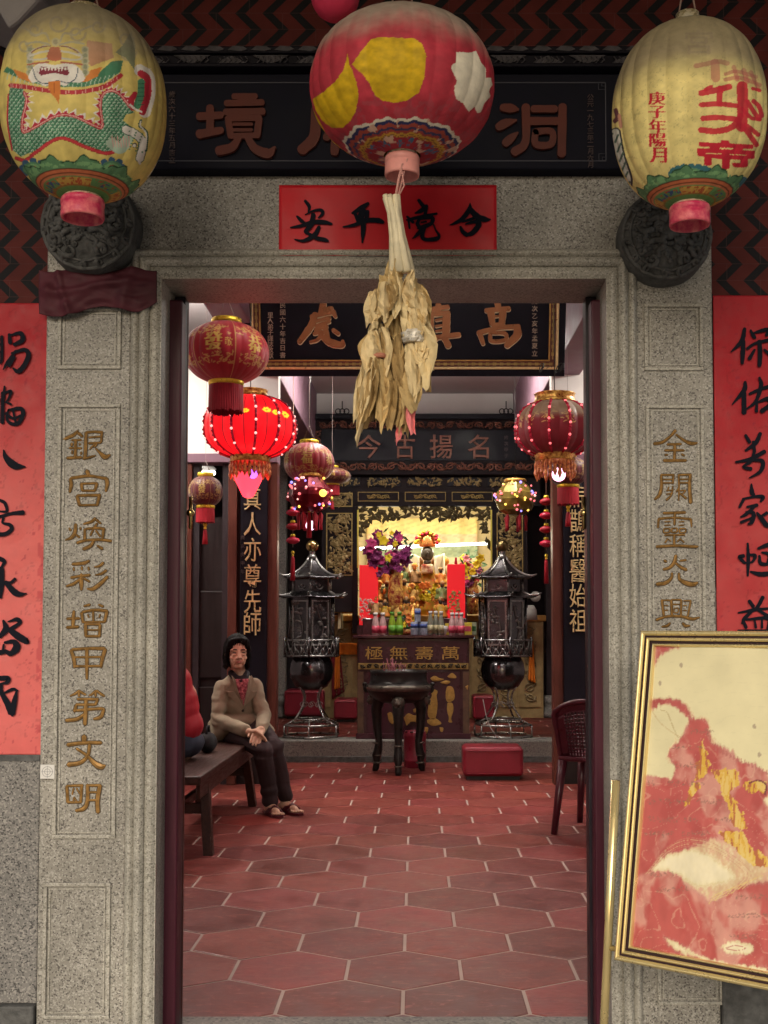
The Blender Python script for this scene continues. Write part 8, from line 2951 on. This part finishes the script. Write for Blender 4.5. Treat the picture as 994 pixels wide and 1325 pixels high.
for i in range(150):      # loose strands that break the outline
    a = rg.uniform(-2.6, 2.6)
    d = FWD * math.cos(a) + RGT * math.sin(a)
    r_ = .088 - .006 * abs(math.cos(a))
    z0, L = rg.uniform(.02, .10), rg.uniform(.06, .15)
    if abs(a) < .75:
        continue
    base_ = head - FWD * .018
    P = []
    for t in np.linspace(0, 1, 6):
        z = z0 - L * t
        q = r_ * math.sqrt(max(.1, 1 - (max(z, 0) / .135) ** 2)) + rg.uniform(-.002, .004)
        P.append(base_ + d * q + UP * (z + .012) + RGT * .010 * t * rg.uniform(-1, 1))
    ls.tube(catmull(P, 2), .0017, 4)
ls.build('loose_hair', HAIR, hair)
# trousers
tr = MB()
chain(tr, [hip - UP * .0, hip + UP * .08], [.125, .118])
for hp, kn, an, s_ in ((hpL, knL, anL, -1), (hpR, knR, anR, 1)):
    cuff = an + (kn - an).normalized() * .012
    mid = kn.lerp(cuff, .5) - FWD * .005
    chain(tr, [hp, hp.lerp(kn, .5) + UP * .01, kn - UP * .012, kn - UP * .05 - FWD * .004, mid, cuff], [.088, .078, .064, .062, .058, .054])
def trfn(w, n):
    return w + n * (.006 * mnoise.noise(Vector((w.x * 9, w.y * 9, w.z * 5))) + .004 * math.sin(w.z * 60 + 4 * mnoise.noise(w * 6)) * (1 if .38 < w.z < .5 or w.z < .2 else .3))
remesh(tr, 'trousers', TROU, wp, .0065, 4, trfn)
# blazer
bz = MB()
waist = hip + UP * .12 + FWD * .01
for (c, rx, ry, rz) in ((chest + UP * .03, .122, .088, .12), (chest - UP * .05, .122, .092, .12), (waist + UP * .03, .128, .098, .11), (waist - UP * .05, .146, .115, .11), (hip + UP * .035 + FWD * .03, .165, .140, .080)):
    ell(bz, c, (rx, ry, rz), HA)
chain(bz, [shL + RGT * .01, neck - UP * .055 - FWD * .02, shR - RGT * .01], [.050, .060, .050])
chain(bz, [shL, shL.lerp(elL, .5), elL, elL.lerp(wrL, .5), wrL - (wrL - elL).normalized() * .035], [.056, .051, .050, .046, .042])
chain(bz, [shR, shR.lerp(elR, .5), elR, elR.lerp(wrR, .5), wrR - (wrR - elR).normalized() * .03], [.055, .050, .049, .045, .041])
chain(bz, [hip + RGT * .10 + FWD * .03, hip + RGT * .17 + FWD * .10 - UP * .005, hip + RGT * .215 + FWD * .14 - UP * .01], [.09, .06, .018])
chain(bz, [hip - RGT * .12 + FWD * .05, hip - RGT * .10 + FWD * .16 + UP * .02], [.09, .055])
def bzfn(w, n):
    f = .011 * mnoise.noise(Vector((w.x * 8, w.y * 8, w.z * 14))) + .006 * mnoise.noise(Vector((w.x * 16, w.y * 16, w.z * 30)))
    for e in (elL, elR):
        d = (w - e).length
        f += .0045 * math.exp(-(d / .08) ** 2) * math.sin((w - e).dot(Vector((.5, .3, 1))) * 80 + 5 * mnoise.noise(w * 8))
    return w + n * f
blz = remesh(bz, 'blazer', BLAZ, wp, .0065, 5, bzfn)
# lapels, shirt front, scarf, buttons laid on the blazer front
def front(u, z, d=0.0):
    """point on the chest front: u to picture right (m), z world height"""
    t = (z - waist.z) / max(chest.z - waist.z, .01)
    c = waist.lerp(chest, t)
    return Vector((c.x, c.y, z)) + RGT * u + FWD * (.096 - .9 * u * u * 2 + d - max(0, t - 1.0) * .030)
zc_, zn = chest.z, neck.z
V = [front(-.048, zn - .045, .010), front(.045, zn - .045, .010), front(.022, zc_ - .065, .010)]
sh_ = MB()
def shf(u, v):
    top = V[0].lerp(V[1], u)
    return tuple(top.lerp(V[2], v) + FWD * (.004 * math.sin(u * 3.14)))
sh_.grid(shf, 10, 12)
sh_.build('shirt', SHIRT, wp, solid=.006)
sc2_ = MB()
chain(sc2_, [neck - RGT * .050 - UP * .012 + FWD * .015, neck - RGT * .03 - UP * .040 + FWD * .062, neck + RGT * .002 - UP * .052 + FWD * .074, neck + RGT * .034 - UP * .040 + FWD * .060, neck + RGT * .052 - UP * .012 + FWD * .012], [.024, .024, .026, .024, .022])
chain(sc2_, [neck - RGT * .05 - UP * .01, neck - FWD * .055, neck + RGT * .05 - UP * .01], [.024, .026, .022])
remesh(sc2_, 'scarf', SCARF, wp, .006, 3)
for s_, P in ((-1, [(-.070, zn - .020, .020), (-.052, zn - .060, .026), (-.112, zc_ + .040, .022), (-.080, zc_ + .030, .026), (-.088, zc_ + .012, .024), (.012, zc_ - .085, .028), (.024, zc_ - .070, .026), (-.030, zc_ + .035, .026), (-.044, zn - .050, .022)]),
             (1, [(.060, zn - .020, .018), (.048, zn - .055, .026), (.030, zc_ + .03, .026), (.020, zc_ - .070, .026), (.034, zc_ - .062, .026), (.098, zc_ + .012, .022), (.088, zc_ + .026, .022), (.112, zc_ + .036, .018), (.075, zn - .045, .020)])):
    mb = MB()
    pts = [front(u, z, d) for u, z, d in P]
    c = sum(pts, Vector()) / len(pts) + FWD * .004
    n = len(pts)
    mb.add(pts + [c], [(i, (i + 1) % n, n) if s_ < 0 else ((i + 1) % n, i, n) for i in range(n)])
    mb.build('lapel', BLAZ, wp, solid=.005)
for zq in (zc_ - .095, zc_ - .175):
    c = front(.018, zq, .022)
    MB().lathe([(.012, 0), (.012, .005), (.009, .007)], (0, 0, 0), 12, axis='y') if False else None
    MB().ball(c, (.011, .007, .011), 10, 6).build('button', BTN, wp)
# sandals
for a, d in ((anL, dL), (anR, dR)):
    d = d.normalized()
    sd = d.cross(UP)
    so = MB()
    def solef(t, w):
        wd = .040 * (1 - .18 * math.cos(t * 6.28 * .9)) * (1 if t < .85 else 1 - (t - .85) * 3)
        return Vector((a.x, a.y, 0)) - d * .07 + d * .265 * t + sd * wd * w
    out = [solef(t, 1) for t in np.linspace(0, 1, 12)] + [solef(t, -1) for t in np.linspace(1, 0, 12)]
    o = len(out)
    so.add([tuple(p + UP * .003) for p in out] + [tuple(p + UP * .017) for p in out], [tuple(range(o))[::-1], tuple(range(o, 2 * o))] + [(i, (i + 1) % o, o + (i + 1) % o, o + i) for i in range(o)])
    sand = so.build('sandal', SHOE, wp)
    stp = MB()
    for t0_, t1_ in ((.055, .11), (.075, .055)):
        P = []
        for q in np.linspace(0, 1, 9):
            f_ = t0_ + (t1_ - t0_) * q
            P.append(Vector((a.x, a.y, .015 + .058 * math.sin(q * math.pi) * (1 - .4 * (f_ / .14)))) + d * f_ + sd * .042 * (1 - 2 * q))
        for w in (-.020, -.010, 0, .010, .020):
            stp.tube([p + d * w for p in P], .009, 6)
    stp.build('strap', SHOE, sand)

# ---- second sitter, mostly hidden by the left door leaf
RJ = mat('red_padded_jacket', (.34, .016, .028), .5, var=.15, vscale=9, bump=.1)
JEAN = mat('dark_denim', (.030, .036, .055), .8, var=.2, vscale=30)
BLK = mat('black_cloth', (.012, .011, .013), .8)
p2 = thing('person', 'sitter in a red padded jacket and dark jeans mostly hidden by the left door leaf', 'person', (-1.40, 6.55, .45))
f2 = Vector((-.94, -.34, 0)).normalized()
r2v = Vector((f2.y, -f2.x, 0))
h2 = Vector((-1.385, 6.62, .555))
nk2 = h2 + UP * .52 + f2 * .13
hd2_ = nk2 + UP * .15 + f2 * .05
HB = (r2v, -f2, UP)
bb = MB()
ell(bb, hd2_, (.076, .095, .105), HB)
ell(bb, hd2_ + f2 * .03 - UP * .05, (.055, .065, .065), HB)
capsule(bb, hd2_ + f2 * .088 + UP * .01, .008, hd2_ + f2 * .105 - UP * .025, .012)
for s_ in (-1, 1):
    ell(bb, hd2_ + r2v * s_ * .077 - UP * .01, (.010, .018, .028), HB)
chain(bb, [hd2_ - UP * .06, nk2, nk2 - UP * .06], [.05, .05, .07])
chain(bb, [nk2 - UP * .05, h2 + UP * .25, h2], [.10, .12, .13])
L2, R2 = [], []
for s_ in (-1, 1):
    shd = nk2 + r2v * s_ * .17 - UP * .07
    elb = shd - UP * .26 + f2 * .10 + r2v * s_ * .03
    wri = elb + f2 * .22 - UP * .02 - r2v * s_ * .08
    hpp = h2 + r2v * s_ * .09
    kne = hpp + f2 * .43 + UP * .0
    ank = kne - UP * .44 + f2 * .02
    ank.z = .07
    chain(bb, [shd, elb, wri], [.045, .038, .026])
    chain(bb, [hpp, kne, ank], [.08, .055, .036])
    chain(bb, [ank, Vector((ank.x, ank.y, .035)) + f2 * .14], [.036, .026])
    for i in range(4):
        q = wri + f2 * .06 + r2v * (i - 1.5) * .018
        chain(bb, [wri + r2v * (i - 1.5) * .010, q, q + f2 * .035 - UP * .02, q + f2 * .05 - UP * .045], [.016, .011, .009, .008])
    chain(bb, [wri + f2 * .02, wri + f2 * .05 - r2v * s_ * .035, wri + f2 * .08 - r2v * s_ * .035], [.014, .011, .009])
    L2.append((shd, elb, wri))
    R2.append((hpp, kne, ank))
remesh(bb, 'body', SKIN, p2, .005, 3)
jk = MB()
for (c, a, b_, e) in ((h2 + UP * .38 + f2 * .08, .18, .130, .17), (h2 + UP * .30 + f2 * .05, .185, .138, .17), (h2 + UP * .20 + f2 * .02, .185, .145, .16), (h2 + UP * .09 + f2 * .0, .185, .150, .13)):
    ell(jk, c, (a, b_, e), HB)
for shd, elb, wri in L2:
    chain(jk, [shd, elb, wri], [.075, .066, .052])
chain(jk, [nk2 - UP * .03, nk2 + UP * .02], [.085, .075])
def jkfn(w, n):
    q = (w.z - h2.z) + .25 * (w - h2).dot(f2)
    return w + n * (.0045 * abs(math.sin(q * 30)) + .008 * mnoise.noise(w * 11))
remesh(jk, 'jacket', RJ, p2, .008, 4, jkfn)
jn = MB()
ell(jn, h2 - UP * .005 - f2 * .01, (.175, .150, .098), HB)
for hpp, kne, ank in R2:
    chain(jn, [hpp, kne, ank + UP * .03], [.098, .074, .058])
remesh(jn, 'jeans', JEAN, p2, .008, 4, lambda w, n: w + n * .005 * mnoise.noise(w * 16))
hh = MB()
ell(hh, hd2_ - f2 * .02 + UP * .03, (.088, .098, .095), HB)
ell(hh, hd2_ - f2 * .05 - UP * .02, (.084, .07, .085), HB)
remesh(hh, 'hair', HAIR, p2, .006, 3)
for hpp, kne, ank in R2:
    sb_ = MB()
    ell(sb_, Vector((ank.x, ank.y, .045)) + f2 * .06, (.045, .13, .042), HB)
    sb_.build('shoe', BLK, p2)
bag = thing('dark_bag', 'black cloth bag on the bench between the woman and the sitter in red', 'bag', (-1.30, 7.0, .452))
bgm = MB()
ell(bgm, Vector((-1.27, 6.98, .51)), (.055, .10, .065))
remesh(bgm, 'pouch', BLK, bag, .008, 3, lambda w, n: Vector((w.x, w.y, max(w.z, .453))) + n * .008 * mnoise.noise(w * 15))
MB().tube([(-1.27, 6.93, .56), (-1.27, 6.95, .61), (-1.27, 7.01, .61), (-1.27, 7.03, .56)], .008, 6).build('strap', BLK, bag)
